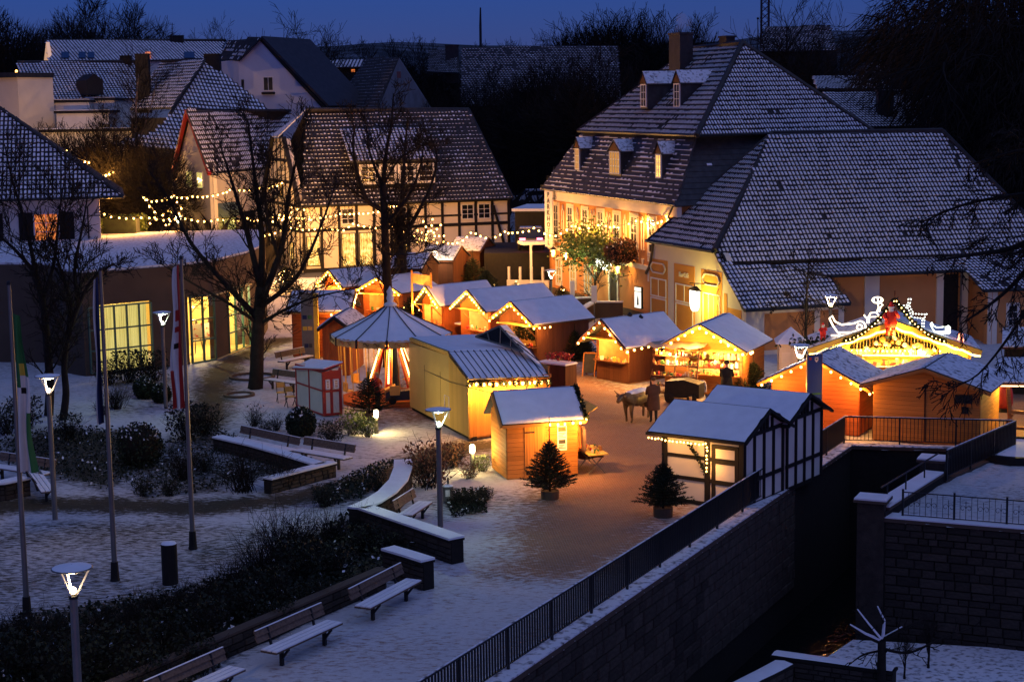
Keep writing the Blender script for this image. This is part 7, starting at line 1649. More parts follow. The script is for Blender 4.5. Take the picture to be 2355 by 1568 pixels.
def leaf_blob(name, label, p, rx, rz_, n, mat=LEAF, s=.06, cat='bush', group=None, snow=.12, flat=False):
    t = thing(name, label, cat, p, group); c = V(p) + V((0, 0, rz_ * .85)); k = MB(); sn = MB()
    MB().ball(c, 1, 12, 0, (rx * .86, rx * .86, rz_ * .86)).obj('core', TWIG, t)
    for i in range(n):
        d = rv(rng).normalized(); q = c + V((d.x * rx, d.y * rx, d.z * rz_)) * rng.uniform(.86, 1.06)
        if q.z < p[2]: continue
        leafquad(sn if (d.z > .35 and rng.random() < snow) else k, q, s)
    k.obj('leaves', mat, t)
    if sn.v: sn.obj('snow_flecks', SNOW, t, kind='stuff')
    return t
for px, py, w, lab in ((693, 1002, .58, 'clipped round yew beside the benches'), (323, 1072, .82, 'large clipped round yew in the flower bed'), (334, 915, .50, 'clipped ball shrub before the hall windows, upper one'), (372, 925, .42, 'clipped ball shrub before the hall windows, lower right one')):
    leaf_blob('round_shrub', lab, G(px, py), w, w * 1.05, 1800, NEEDLE, .06, 'shrub', 'clipped round shrubs')
hd = thing('hedge', 'green clipped hedge on the right of the shuttered house', 'hedge', A(280, 560, 106)); hd.location.z = 0
k = MB(); a, b = A(236, 545, 106), A(336, 545, 108)
for _ in range(3500): f = rng.random(); q = a.lerp(b, f); q += V((0, rng.uniform(-.6, .8), 0)); q.z = rng.uniform(2.2, A(280, 497, 106).z) ; leafquad(k, q, .14)
ORG[hd.name] = V(hd.location); k.obj('leaves', IVY, hd); MB().box(a.x + .1, b.x - .1, a.y - .3, a.y + .8, 0, A(280, 503, 106).z).obj('core', LEAF, hd)
def twig_bush_mesh(seed, h=1.2, n=70, leaves=120, lm=LEAF, arch=.3):
    rr = random.Random(seed); t = MB(); l = MB()
    for i in range(n):
        a = rr.uniform(0, 6.28); s = rr.uniform(.1, .75); d = V((cos(a) * s, sin(a) * s, 1)).normalized(); p = V((rr.gauss(0, .12), rr.gauss(0, .12), 0)) * h; L = h * rr.uniform(.5, 1.1)
        branch(t, p, d, L, .010 * h, 1, rr, 4, .06, arch * .4, .25, 4, 3, .4, (.4, .9), .004)
    for i in range(leaves): a = rr.uniform(0, 6.28); r = h * .55 * rr.random() ** .5; leafquad(l, V((r * cos(a), r * sin(a), h * rr.uniform(.15, 1.0))), .05 * h)
    return t.mesh('twigs', TWIG), l.mesh('leaves', lm)
BUSH = [twig_bush_mesh(1, 1.2, 60, 60), twig_bush_mesh(2, 1.2, 60, 420), twig_bush_mesh(3, 1.2, 80, 0), twig_bush_mesh(4, 1.2, 40, 500, IVY)]
DRY = pm('dry_leaves', (.13, .055, .03), .9, .4, 4); BUSH.append(twig_bush_mesh(5, 1.2, 60, 420, DRY))
def bush(label, p, k, s, rz=0, group=None, sz=None, name='shrub'):
    t = thing(name, label, 'shrub', p, group, rz, True); t.scale = (s, s, sz or s)
    for nm, me in zip(('twigs', 'leaves'), BUSH[k]):
        if len(me.polygons): o = bpy.data.objects.new(nm, me); COL.link(o); o.parent = t
    return t
for px, py, k, s, lab in ((985, 1120, 4, 1.25, 'reddish leafy shrub left of the nearest green lamp'), (1040, 1075, 4, .75, 'low brown shrub behind the green lamp'), (760, 1020, 1, .75, 'leafy shrub right of the clipped yew'), (812, 1000, 3, .8, 'lit green rose bush left of the bollard light'), (845, 1005, 3, .65, 'lit green bush at the bollard light'), (1110, 1085, 3, .5, 'small lit plant at the foot of the second bollard light'), (1080, 1100, 4, .5, 'small dry plant before the second bollard light'), (585, 980, 0, .75, 'dry flower stalks in the snow by the round bed'), (635, 990, 0, .6, 'dry flower stalks left of the clipped yew'), (610, 1000, 1, .5, 'low dark plant between dry stalks and yew'), (267, 940, 2, .9, 'bare twiggy bush before the hall window'), (235, 955, 2, .6, 'bare twiggy bush behind the second flagpole'), (300, 880, 1, 1.3, 'dark leafy bush under the hall window'), (250, 885, 1, 1.0, 'dark leafy bush at the hall corner'), (350, 875, 1, 1.2, 'dark leafy bush below the right hall window'), (430, 1010, 1, 1.2, 'large dark bush behind the third flagpole'), (470, 1000, 1, 1.0, 'dark bush at the end of the brown path'), (160, 1010, 1, .85, 'dark bush at the foot of the twin trunks'), (60, 985, 1, 1.1, 'dark bush behind the first flag'), (15, 1000, 1, 1.0, 'dark bush at the left edge behind the bench'), (560, 1130, 2, 1.2, 'bare rose bush in the walled bed'), (420, 1105, 2, 1.0, 'bare thorny bush before the round yew'), (470, 1085, 1, .55, 'small round bush in the walled bed'), (640, 1125, 2, 1.0, 'bare bush at the near corner of the walled bed'), (330, 1140, 1, .5, 'low dark plant at the path edge'), (390, 1140, 1, .5, 'low dark plant at the path edge right of its twin'), (745, 1165, 1, .6, 'low ground plant left of the curved wall'), (870, 1130, 1, .5, 'low ground plant inside the curved wall'), (1060, 1165, 1, .5, 'low dark plant behind the litter bin'), (1095, 1170, 1, .45, 'low dark plant right of the litter bin'), (2270, 1060, 2, .7, 'bare twigs by the round planter'), (1120, 1150, 1, .35, 'tiny plant in the snow beside the orange hut')):
    bush(lab, G(px, py), k, s, px, 'garden shrubs')
# the dark shrub bed between lawn and promenade
rr = random.Random(77); n = 0
for px, py, k, s in ((640, 1290, 2, 2.0), (700, 1270, 2, 1.7), (600, 1330, 2, 1.8), (760, 1250, 2, 1.4), (690, 1340, 1, 1.3), (540, 1370, 2, 1.5), (480, 1400, 2, 1.3), (420, 1420, 2, 1.3), (360, 1440, 2, 1.3), (300, 1455, 2, 1.2), (240, 1475, 2, 1.3), (120, 1490, 2, 1.3), (50, 1480, 2, 1.2), (-10, 1500, 2, 1.3), (620, 1400, 1, 1.2), (550, 1440, 1, 1.2), (470, 1480, 1, 1.2), (390, 1510, 1, 1.2), (310, 1540, 1, 1.2), (230, 1560, 1, 1.2), (90, 1560, 1, 1.2), (20, 1570, 1, 1.2), (770, 1330, 1, 1.0), (840, 1270, 1, .9), (720, 1400, 1, .8), (640, 1450, 1, .8), (850, 1220, 2, 1.1), (905, 1270, 1, .6), (330, 1590, 1, 1.1), (450, 1550, 1, 1.0), (150, 1600, 1, 1.2)):
    n += 1; bush('dark shrub of the planting bed between lawn and benches' , G(px, py), k, s * (.62 if k == 2 else .8), rr.uniform(0, 6), 'shrubs of the dark planting bed')
def cover(name, poly, n, mats, s, seed, zmax=.22):
    rr = random.Random(seed); xs = [p.x for p in poly]; ys = [p.y for p in poly]; k = MB()
    for _ in range(n):
        x, y = rr.uniform(min(xs), max(xs)), rr.uniform(min(ys), max(ys))
        if inside(poly, np.array([x]), np.array([y]))[0]:
            p = V((x, y, rr.uniform(.02, zmax))); kk = 1 if rr.random() < .05 and p.z > zmax * .5 else 0; a = len(k.f); leafquad(k, p, s * rr.uniform(.6, 1.3)); k.m[-1] = kk
    return k.obj(name, mats, None, None, False, 'stuff')
cover('ground_cover', BED2, 26000, [LEAF, SNOW], .07, 1, .35); cover('ground_cover', BED1, 5000, [LEAF, SNOW], .06, 2); cover('ground_cover', BED4, 3000, [LEAF, SNOW], .06, 3); cover('ground_cover', BED3, 5000, [LEAF, SNOW], .06, 4); cover('ground_cover', BED5, 2500, [LEAF, SNOW], .05, 5)
# green climber at the hotel door
cp = HM @ V((11.0, -1.0, 0)); limb_tree('climbing_tree', 'leafy small tree lit green by the sign beside the hotel door', cp, [([cp, HM @ V((10.9, -.9, 1.5)), HM @ V((10.4, -.8, 3.0)), HM @ V((9.2, -.7, 4.2))], .10, .03), ([HM @ V((10.9, -.9, 1.8)), HM @ V((12.4, -.8, 3.2)), HM @ V((14.0, -.7, 4.0))], .06, .02), ([HM @ V((10.8, -.9, 2)), HM @ V((8.8, -.8, 2.8)), HM @ V((6.8, -.7, 3.2))], .06, .02)], 41, 4, 2, .9, 6)
k = MB()
for _ in range(3000):
    f = rng.random(); x = 6.2 + 8.6 * f; q = HM @ V((x + rng.gauss(0, .4), -1.0 + rng.gauss(0, .45), 3.3 + .9 * sin(f * 3.1) + rng.gauss(0, .6))); leafquad(k, q, .11)
ct_ = [o for o in bpy.data.objects if o.name.startswith('climbing_tree')][0]; k.obj('leaves', IVY, ct_)
wv = leaf_blob('climbing_shrub', 'dark red leafless shrub high on the hotel front beside the climbing tree', HM @ V((15.0, -.7, 3.3)), 1.1, .8, 900, DRY, .08, 'shrub')

# ---- street lamps
def street_lamp(label, base, htop, col, glow, power, cw=.40):
    p = V(base); t = thing('street_lamp', label, 'street lamp', p, 'street lamps with round caps'); m = Matrix.Translation(p); h = htop
    MB(m).lathe([(.02, 0), (.085, 0), (.08, h - .62), (.02, h - .61)], 12).obj('post', GREYM, t, smooth=False); MB(m).lathe([(.09, h - .66), (.10, h - .60), (.07, h - .58)], 12).obj('collar', DARK, t)
    MB(m).lathe([(.02, h - .075), (cw * .9, h - .07), (cw, h - .055), (cw, h - .04), (.06, h), (.01, h + .005)], 24).obj('cap', GREYM, t, smooth=True)
    MB(m).lathe([(cw * .95, h - .034), (cw * .6, h - .005), (.01, h + .03)], 20).obj('snow_cover', SNOW, t, smooth=True)
    for i in range(3):
        a = 2.2 + i * 2.094; MB(m).bar((.07 * cos(a), .07 * sin(a), h - .58), (cw * .82 * cos(a), cw * .82 * sin(a), h - .075), .035).obj('strut', WTRIM, t)
    MB(m).ball((0, 0, h - .50), .075, 10).obj('lamp_bulb', glow, t, smooth=True); MB(m).lathe([(.30, h - .085), (.04, h - .16), (.01, h - .16)], 16).obj('reflector', WTRIM, t)
    lamp(t, p + V((0, 0, h - .36)), power, col, .05); return t
CG = (.80, 1.0, .66); CWm = (1.0, .72, .40); CWw = (1, .86, .62)
def lamp_at(label, bx, by, tx, ty, col, glow, power, Y=None):
    b = G(bx, by) if Y is None else A(bx, by, Y); b.z = 0; street_lamp(label, b, A(tx, ty, b.y).z, col, glow, power)
lp = G(165, 1300, 3.9); street_lamp('nearest street lamp with a warm light, at the bottom left before the lawn', (lp.x, lp.y, 0), 3.9, CWm, LAMPW, 30)
lamp_at('warm street lamp behind the first flag and the bench at the left', 127, 1195, 115, 861, CWm, LAMPW, 40)
lamp_at('cool white street lamp in front of the curtained hall windows', 382, 940, 371, 716, CG, LAMPG, 40)
lamp_at('greenish street lamp beside the litter bin and the curved wall', 1013, 1213, 1012, 938, CG, LAMPG, 40)
lamp_at('greenish street lamp beside the hotel steps', 1268, 715, 1265, 620, CG, LAMPG, 50)
lamp_at('warm street lamp in front of the stepped dark huts', 1001, 690, 1000, 575, CWm, LAMPW, 60)
lamp_at('bright white street lamp beside the tall blue board', 1838, 985, 1838, 791, CWw, LAMPW, 70)
lamp_at('warm street lamp behind the drinks stall with its sleigh of light', 1908, 860, 1908, 677, CWm, LAMPW, 80)
lamp_at('warm street lamp at the foot of the timbered gable', 714, 620, 712, 530, CWm, LAMPW, 60)
lamp_at('cool street lamp far back in the lane before the gable house', 413, 600, 413, 495, CG, LAMPG, 90, 124)
def bollard_light(label, p):
    t = thing('bollard_light', label, 'bollard light', p, 'bollard lights in the garden'); m = Matrix.Translation(p)
    MB(m).lathe([(.02, 0), (.075, 0), (.075, .62), (.02, .63)], 12).obj('post', GREYM, t); MB(m).lathe([(.02, .63), (.08, .635), (.095, .70), (.095, .86), (.07, .92), (.02, .93)], 14).obj('lamp_glass', em('bollard_glow', (1, .80, .45), 14) if 'bollard_glow' not in MT else MT['bollard_glow'], t, smooth=True)
    lamp(t, V(p) + V((.05, -.16, .80)), 34, (1, .72, .26), .05)
bollard_light('glowing bollard light beside the lit rose bushes', G(866, 996)); bollard_light('glowing bollard light at the corner of the small orange hut', G(1087, 1082))

# ---- flagpoles and flags
def flagpole(label, base, htop):
    p = V(base); t = thing('flagpole', label, 'flagpole', p, 'three white flagpoles'); m = Matrix.Translation(p); h = A(htop[0], htop[1], p.y).z
    MB(m).lathe([(.075, .5), (.07, 2), (.045, h)], 10).obj('mast', WTRIM if False else GREYM, t, smooth=True); MB(m).lathe([(.02, h), (.06, h), (.05, h + .08), (.01, h + .1)], 10).obj('cap', DARK, t); MB(m).lathe([(.02, 0), (.14, 0), (.12, .08), (.10, .52), (.02, .53)], 10).obj('sleeve', BLACKT, t); return p, h
def cloth(name, label, p, top_, bot, w0, w1, cols, seed, side=-1, marks=None):
    """a flag hanging limp beside its pole: cols are vertical strips of colour"""
    t = thing(name, label, 'flag', V((p.x, p.y, bot)), 'flags hanging on the poles'); rr = random.Random(seed); nx_, nz_ = len(cols) * 3, 26; m = MB(); vs = []
    for j in range(nz_ + 1):
        f = j / nz_; w = w0 + (w1 - w0) * f ** .7
        for i in range(nx_ + 1):
            u = i / nx_; x = side * (.07 + w * u * (1 - .25 * sin(f * 5 + seed) ** 2)); y = -.05 + .11 * sin(u * 9 + f * 4 + seed) * (.3 + f * .7); z = top_ + (bot - top_) * (f * (1 - .1 * u) + .02 * u) - .35 * u * f; vs.append((p.x + x, p.y + y, z))
    for j in range(nz_):
        for i in range(nx_):
            k = j * (nx_ + 1) + i; c = cols[i // 3]
            if callable(c): c = c(j / nz_)
            m.add([vs[k], vs[k + 1], vs[k + nx_ + 2], vs[k + nx_ + 1]], [(0, 1, 2, 3)], c)
    return t, m
FG = pm('flag_green', (.03, .14, .04), .85, .1, 3); FW = pm('flag_white', (.62, .60, .55), .85, .06, 3); FR_ = pm('flag_red', (.42, .04, .03), .85, .1, 3); FB = pm('flag_blue', (.015, .025, .08), .85, .1, 3); FY = pm('flag_yellow', (.6, .42, .05), .85, .1, 3)
FM = [FG, FW, FR_, FB, FY, BLACKT]
p, h = flagpole('flagpole with the green and white flag at the left edge', G(62.8, 1417), (21, 655)); 
t, m = cloth('flag', 'green and white flag with a yellow mark hanging on the leftmost pole', p, h - .7, 3.75, .22, .42, [lambda f: 0 if f < .45 else 1, lambda f: 4 if .28 < f < .36 else (5 if .46 < f < .5 else (1 if f > .38 else 0)), lambda f: 1 if f < .6 and f > .36 else 0], 1, 1); m.obj('cloth', FM, t, smooth=True)
p, h = flagpole('flagpole with the dark blue flag, middle of the three', G(265, 1334), (229, 623)); t, m = cloth('flag', 'dark blue flag hanging limp on the middle pole', p, h - .15, 4.35, .12, .24, [3, 3, 1], 2); m.obj('cloth', FM, t, smooth=True)
p, h = flagpole('flagpole with the red and white flag before the brown path', G(444, 1261), (416, 596)); t, m = cloth('flag', 'red and white flag with red rose emblem on the right pole', p, h - .15, 4.15, .16, .44, [2, lambda f: 2 if .30 < f < .36 or .42 < f < .46 else (5 if .52 < f < .56 else 1), lambda f: 1 if f < .72 else 2], 3); m.obj('cloth', FM, t, smooth=True)
p = G(392, 1342); m = Matrix.Translation(p); t = thing('litter_post', 'black cylindrical post with a snow cap on the lawn by the right flagpole', 'post', p); MB(m).lathe([(.02, 0), (.215, 0), (.215, 1.10), (.02, 1.11)], 20).obj('body', BLACKT, t); MB(m).lathe([(.21, 1.112), (.18, 1.15), (.02, 1.17)], 20).obj('snow_cover', SNOW, t, smooth=True)
p = G(1031, 1156); m = Matrix.Translation(p); t = thing('litter_bin', 'grey litter bin with a white label beside the green lamp', 'litter bin', p); MB(m).lathe([(.02, .06), (.17, .06), (.18, .55), (.16, .56), (.15, .5), (.02, .5)], 16).obj('body', GREYM, t); MB(m).box(-.08, .06, -.186, -.176, .25, .46).obj('label', WTRIM, t); MB(m).box(-.03, .03, .1, .16, 0, .8).obj('post', DARK, t); MB(m).lathe([(.185, .56), (.1, .60), (.02, .61)], 14).obj('lid', SNOWT, t)

# ---- low walls and benches
def poly_wall(name, label, pts, h, th, seed=0, limit=110):
    t = thing(name, label, 'wall', pts[0]); n = len(pts)
    for i in range(n - 1):
        a, b = V(pts[i]), V(pts[i + 1]); a.z = b.z = 0; M, L = frame(a, b, 0)
        MB(M).box(-.02, L + .02, 0.02, th, 0, h).obj('core', MORTAR, t); stone_face(t, a, b, .02, h - .01, .38, .15, limit)
    def offs(k, d):
        a = V(pts[max(k - 1, 0)]); b = V(pts[min(k + 1, n - 1)]); q = (b - a); q.z = 0; q.normalize(); p = V(pts[k]); return V((p.x - q.y * d, p.y + q.x * d, 0))
    cp = MB(); sn = MB(); A0 = [offs(k, -.06) for k in range(n)]; A1 = [offs(k, th + .06) for k in range(n)]
    for k in range(n - 1):
        for mm, z0, z1 in ((cp, h + .002, h + .07), (sn, h + .071, h + .13)):
            q = [A0[k], A0[k + 1], A1[k + 1], A1[k]]; mm.add([V((v.x, v.y, z0)) for v in q] + [V((v.x, v.y, z1)) for v in q], [(3, 2, 1, 0), (4, 5, 6, 7), (0, 1, 5, 4), (1, 2, 6, 5), (2, 3, 7, 6), (3, 0, 4, 7)])
    c = cp.obj('coping', MORTAR, t); sn.obj('snow_cover', SNOW, c)
    e = offs(n - 1, th / 2); return t
zt = .62
poly_wall('curved_wall', 'curved low garden wall with a smooth snow cap left of the green lamp', [G(x, y, .75) for x, y in ((836, 1168), (873, 1152), (908, 1130), (934, 1102), (944, 1073), (944, 1055))][::1], .62, .5)
poly_wall('low_wall', 'straight low stone wall with snow cap running down to the promenade', [G(x, y, .75) for x, y in ((826, 1166), (930, 1201), (1036, 1237))], .62, .42)
poly_wall('seat_wall', 'low angled wall round the flower bed behind which two benches stand', [G(x, y, .6) for x, y in ((490, 1000), (570, 1018), (650, 1040), (728, 1064))], .42, .35)
poly_wall('seat_wall', 'short return of the flower bed wall ending in a stone corner', [G(x, y, .6) for x, y in ((622, 1096), (700, 1076), (772, 1058))], .42, .3)
poly_wall('round_wall', 'curved snowy wall of a round bed at the left edge', [G(x, y, .65) for x, y in ((-60, 1112), (10, 1108), (68, 1096))], .5, .45)
poly_wall('end_wall', 'short stone wall end at the head of the promenade benches', [G(x, y, .8) for x, y in ((880, 1262), (925, 1275), (972, 1290))], .7, .35)
def bench(label, a, b, back=True, snow=True):
    """a, b: ends of the seat front edge, left to right as seen from the front, at seat height"""
    M, L = frame((a.x, a.y, 0), (b.x, b.y, 0)); t = thing('park_bench', label, 'bench', M @ V((L / 2, .2, 0)), 'park benches')
    s = MB(M)
    for i in range(3): s.box(0, L, .01 + i * .155, .15 + i * .155, .41, .45)
    st = s.obj('seat', PLG, t); c = MB(M)
    for i in range(3): c.box(.02, L - .02, .015 + i * .155, .148 + i * .155, .452, .48)
    c.obj('snow_cover', SNOW, st)
    if back:
        q = MB(M); 
        for z in (.60, .74): q.prism([(0, .50 + (z - .5) * .25, z), (L, .50 + (z - .5) * .25, z), (L, .535 + (z - .37) * .25, z + .13), (0, .535 + (z - .37) * .25, z + .13)], (0, .03, 0))
        bk = q.obj('backrest', PLG, t); MB(M).box(.02, L - .02, .60, .64, .872, .885).obj('snow_cover', SNOW, bk)
    for x in (L * .18, L * .82):
        MB(M).bar((x, .22, 0), (x, .22, .41), .08).obj('leg', DARK, t); MB(M).bar((x, .0, .40), (x, .52, .40), .06).obj('bracket', DARK, t); MB(M).bar((x, .22, .15), (x, .02, .40), .05).obj('brace', DARK, t)
        if back: MB(M).bar((x, .50, .40), (x, .62, .86), .05).obj('back_post', DARK, t)
    return M, L
b1a, b1b = G(852, 1398, .46), G(971, 1334, .46); b2a, b2b = G(636, 1501, .46), G(789, 1431, .46)
bench('park bench with snow on its seat, nearest the stone wall end on the promenade', b1a, b1b); bench('park bench with a snowy seat, second from the stone wall end', b2a, b2b); b3 = (b2a - b1a); bench('park bench cut by the bottom edge of the picture', b2a + b3 * .98, b2b + b3 * .98)
bench('dark backed bench behind the flower bed wall, left of the yew', G(524, 1008, .46), G(660, 1038, .46)); bench('dark backed bench behind the flower bed wall, right end', G(672, 1036, .46), G(790, 1056, .46))
bench('bench facing the promenade in front of the curved wall', G(948, 1185, .46), G(995, 1154, .46)); bench('snowy bench at the left edge behind the first flagpole', G(-30, 1072, .46), G(98, 1092, .46)); bench('slanting snowy bench beside the warm lamp at the left', G(128, 1128, .46), G(92, 1080, .46))
bench('long bench left of the ticket booth', G(605, 872, .46), G(680, 882, .46)); bench('bench under the grey info pillar', G(655, 832, .46), G(722, 818, .46))
def retaining():
    a, b = b2a + b3 * 1.6 + V((-1.6, .8, 0)), b1b + V((-1.0, .9, 0)); a.z = b.z = 0
    M, L = frame(a, b, 0); t = thing('bed_wall', 'low dark retaining wall of the planting bed behind the promenade benches', 'wall', a); MB(M).box(0, L, .02, .25, 0, .5).obj('core', MORTAR, t); stone_face(t, a, b, .02, .48, .45, .16, 140); MB(M).box(0, L, -.02, .28, .501, .56).obj('coping', CONC, t)
retaining()
# stepping rings in the snow and the round planter at the right
for px, py, rx, lab in ((580, 868, 1.1, 'flat stone ring round the foot of the big bare tree'), (550, 910, .7, 'small curved kerb in the snow before the big tree')):
    p = G(px, py); m = MB(); m.lathe([(rx, 0), (rx, .10), (rx - .14, .10), (rx - .14, 0)], 28, p); top('stone_ring', m, CONC, lab, 'kerb', p, 'stone rings')
p = G(2345, 1045); m = MB(); m.lathe([(2.0, 0), (2.0, .28), (1.8, .28), (1.8, .1)], 36, p); pl_ = thing('round_planter', 'large round planter ring filled with snow at the right edge', 'planter', p); m.obj('ring', BLACKT, pl_); MB().lathe([(1.8, .22), (.02, .26)], 30, p).obj('snow_cover', SNOW, pl_)
# chairs by the booth
def chair(label, p, rz):
    t = thing('folding_chair', label, 'chair', p, 'folding chairs by the booth', rz, True); MB().box(-.2, .2, -.2, .2, .43, .46).obj('seat', PLY, t); MB().box(-.2, .2, .19, .22, .62, .85).obj('backrest', PLY, t)
    for x in (-.19, .19): MB().bar((x, -.2, 0), (x, .2, .86), .025).obj('leg', DARK, t); MB().bar((x, .22, 0), (x, -.18, .44), .025).obj('leg', DARK, t)
chair('folding chair left of the ticket booth, nearer the booth', G(668, 935), .5); chair('folding chair left of the ticket booth, farther from the booth', G(648, 925), .3)
# sandwich board, info pillar, blue board, sign boards
p = G(1358, 864); t = thing('sandwich_board', 'wooden sandwich board with dark panel beside the dark hut', 'sandwich board', p); m = Matrix.Translation(p) @ Matrix.Rotation(-.4, 4, 'Z')
for sg in (-1, 1):
    f = MB(m); f.prism([(-.33, sg * .3, 0), (-.27, sg * .3, 0), (-.27, .02 * sg, 1.1), (-.33, .02 * sg, 1.1)], (0, .03, 0)); f.prism([(.27, sg * .3, 0), (.33, sg * .3, 0), (.33, .02 * sg, 1.1), (.27, .02 * sg, 1.1)], (0, .03, 0)); f.prism([(-.27, .02 * sg, 1.05), (.27, .02 * sg, 1.05), (.27, 0, 1.12), (-.27, 0, 1.12)], (0, .03, 0)); f.obj('frame', PLW, t); MB(m).prism([(-.27, sg * .26, .18), (.27, sg * .26, .18), (.27, sg * .035, 1.04), (-.27, sg * .035, 1.04)], (0, .02, 0)).obj('panel', TARP, t)
p = G(716, 826); t = thing('info_pillar', 'tall grey info pillar with a yellow edge and small blue and yellow pictures', 'pillar', p); m = Matrix.Translation(p); h = A(716, 674, p.y).z
MB(m).box(-.42, .20, -.2, .2, 0, h).obj('body', GREYM, t); MB(m).box(.20, .42, -.2, .2, 0, h - .02).obj('edge', FY, t)
for x0, x1, z, c in ((-.36, -.14, .99, FB), (-.10, .12, .99, GOODS[3]), (-.36, -.14, .72, FY), (-.10, .12, .72, GOODS[2]), (-.36, .12, .50, GREYM), (-.30, -.1, .30, FB), (-.06, .1, .30, TARP)): MB(m).box(x0, x1, -.208, -.2, h * .62 * z, h * .62 * z + .2).obj('picture', c, t)
b = G(1872, 1012); t = thing('blue_board', 'tall narrow blue information board with a shield emblem beside the white lamp', 'board', b); hb_t = A(1872, 816, b.y).z; m, L = frame(G(1856, 1012), G(1888, 1010), 0)
BL = pm('blue_board_paint', (.015, .05, .22), .4, .1, 2); MB(m).box(0, L, 0, .08, .1, hb_t).obj('panel', BL, t)
for x in (-.03, L): MB(m).box(x, x + .03, -.01, .09, 0, hb_t + .02).obj('frame', GREYM, t)
MB(m).prism([(L * .62 + a * .07, -.012, hb_t - .2 + b_ * .1) for a, b_ in ((-1, 1), (1, 1), (1, -.2), (0, -1), (-1, -.2))], (0, .01, 0)).obj('emblem', FW, t); MB(m).ball((L * .62, -.014, hb_t - .18), .04, 8, 0, (1, .3, .8)).obj('emblem_centre', FG, t); MB(m).box(L * .06, L * .94, -.006, 0, hb_t - 1.52, hb_t - 1.46).obj('stripe', FG, t); MB(m).box(L * .10, L * .26, -.006, 0, hb_t - .2, hb_t - .1).obj('emblem', FR_, t)
for i in range(6): MB(m).box(L * .14, L * (.8 - .1 * (i % 3)), -.006, 0, hb_t - 1.95 - i * .09, hb_t - 1.92 - i * .09).obj('print_line', FW, t)
for i, (px, py, yt, w) in enumerate(((1317, 720, 646, .28), (1367, 742, 657, .32))):
    b = G(px, py); t = thing('sign_board', ('pale sign board on a post left of the hotel steps', 'pale sign board on a post in front of the hotel steps')[i], 'sign', b, 'sign boards by the hotel steps'); zt_ = A(px, yt, b.y).z; MB().box(b.x - w / 2, b.x + w / 2, b.y - .03, b.y + .1, zt_ - .95, zt_).obj('panel', WTRIM, t); MB().bar(b, b + V((0, .03, zt_ - .9)), .06).obj('post', GREYM, t)
# steps wall in front of the hotel
for i, (q0, q1, q2, lab) in enumerate((((1318, 686), (1360, 684), None, 'short snow capped wall beside the hotel steps'), ((1340, 712), (1370, 694), (1432, 694), 'angled snow capped wall of the hotel steps with a green side'))):
    pts = [G(x, y, 1.0) for x, y in (q0, q1, q2) if True] if q2 else [G(x, y, 1.0) for x, y in (q0, q1)]
    t = thing('steps_wall', lab, 'wall', (pts[0].x, pts[0].y, 0), 'walls of the hotel steps')
    for k in range(len(pts) - 1): wall(t, pts[k], pts[k + 1], 0, .95, CONC, .3); M, L = frame(pts[k], pts[k + 1], 0); MB(M).box(-.02, L + .02, -.05, .35, .953, 1.03).obj('snow_cover', SNOW, t)
# lanterns, shield lamp, bright sign, light box
def lantern(label, p, mdir, power=28):
    t = thing('wall_lantern', label, 'lantern', p, 'iron lanterns on the hotel'); m = Matrix.Translation(p)
    g = MB(m); g.lathe([(.10, -.28), (.19, .16)], 6); g.obj('glass', em('lantern_glow', (1, .55, .10), 4.5) if 'lantern_glow' not in MT else MT['lantern_glow'], t)
    f = MB(m); f.lathe([(.25, .17), (.10, .34), (.03, .38), (.03, .46), (.01, .47)], 6); f.lathe([(.02, -.36), (.10, -.30), (.10, -.28)], 6); f.obj('iron_cap', DARK, t)
    for i in range(6): a = 6.28 * i / 6; MB(m).bar((.10 * cos(a), .10 * sin(a), -.28), (.195 * cos(a), .195 * sin(a), .17), .02).obj('bar', DARK, t)
    MB(m).tube([(0, 0, -.36), (0, 0, -.46), tuple(V(mdir) * .35 + V((0, 0, -.50))), tuple(V(mdir) + V((0, 0, -.42)))], .022, 5).obj('bracket', DARK, t); lamp(t, V(p) + V((0, -.26, -.05)), power, (1, .55, .14), .05)
nd = (HM.to_3x3() @ V((0, 1, 0))); 
for x, lab in ((wallx(HM, 1297, 600), 'iron lantern nearest the hotel sign'), (wallx(HM, 1326, 607), 'iron lantern behind the leafy tree'), (wallx(HM, 1447, 640), 'iron lantern right of the hotel door above the light box')): lantern(lab, HM @ V((x, -.75, 3.0 if x < 10 else 2.9)), nd * .75, 16)
t = thing('shop_sign', 'glowing white shield lamp hanging from an iron bracket on the cafe front', 'sign', CM @ V((5.3, -.7, 1.9))); x = wallx(CM, 1646, 680) - .6; m = MB(CM)
m.prism([(x + a * .42, -1.0, 2.45 + b_ * .60) for a, b_ in ((-1, .85), (0, 1.0), (1, .85), (1, -.2), (.85, -.65), (.5, -.92), (0, -1.0), (-.5, -.92), (-.85, -.65), (-1, -.2))], (0, .16, 0)); m.obj('shield', em('white_sign_glow', (1, .93, .70), 3.2), t)
MB(CM).prism([(x - .52, -1.06, 2.95), (x, -1.06, 3.16), (x + .52, -1.06, 2.95)], (0, .28, 0)).obj('hood', DARK, t); MB(CM).bar((x - .55, -.92, 3.28), (x + .95, -.05, 3.32), .04).obj('bracket', DARK, t); MB(CM).bar((x, -.92, 3.1), (x, -.92, 3.3), .03).obj('bracket', DARK, t)
MB(CM).tube([(x + .95 + .12 * cos(k * .8), -.06, 3.1 - .16 * k * .6 + .10 * sin(k * .8)) for k in range(16)], .02, 4).obj('scroll', DARK, t); lamp(t, CM @ V((x, -.78, 2.3)), 105, (1, .74, .12), .12)
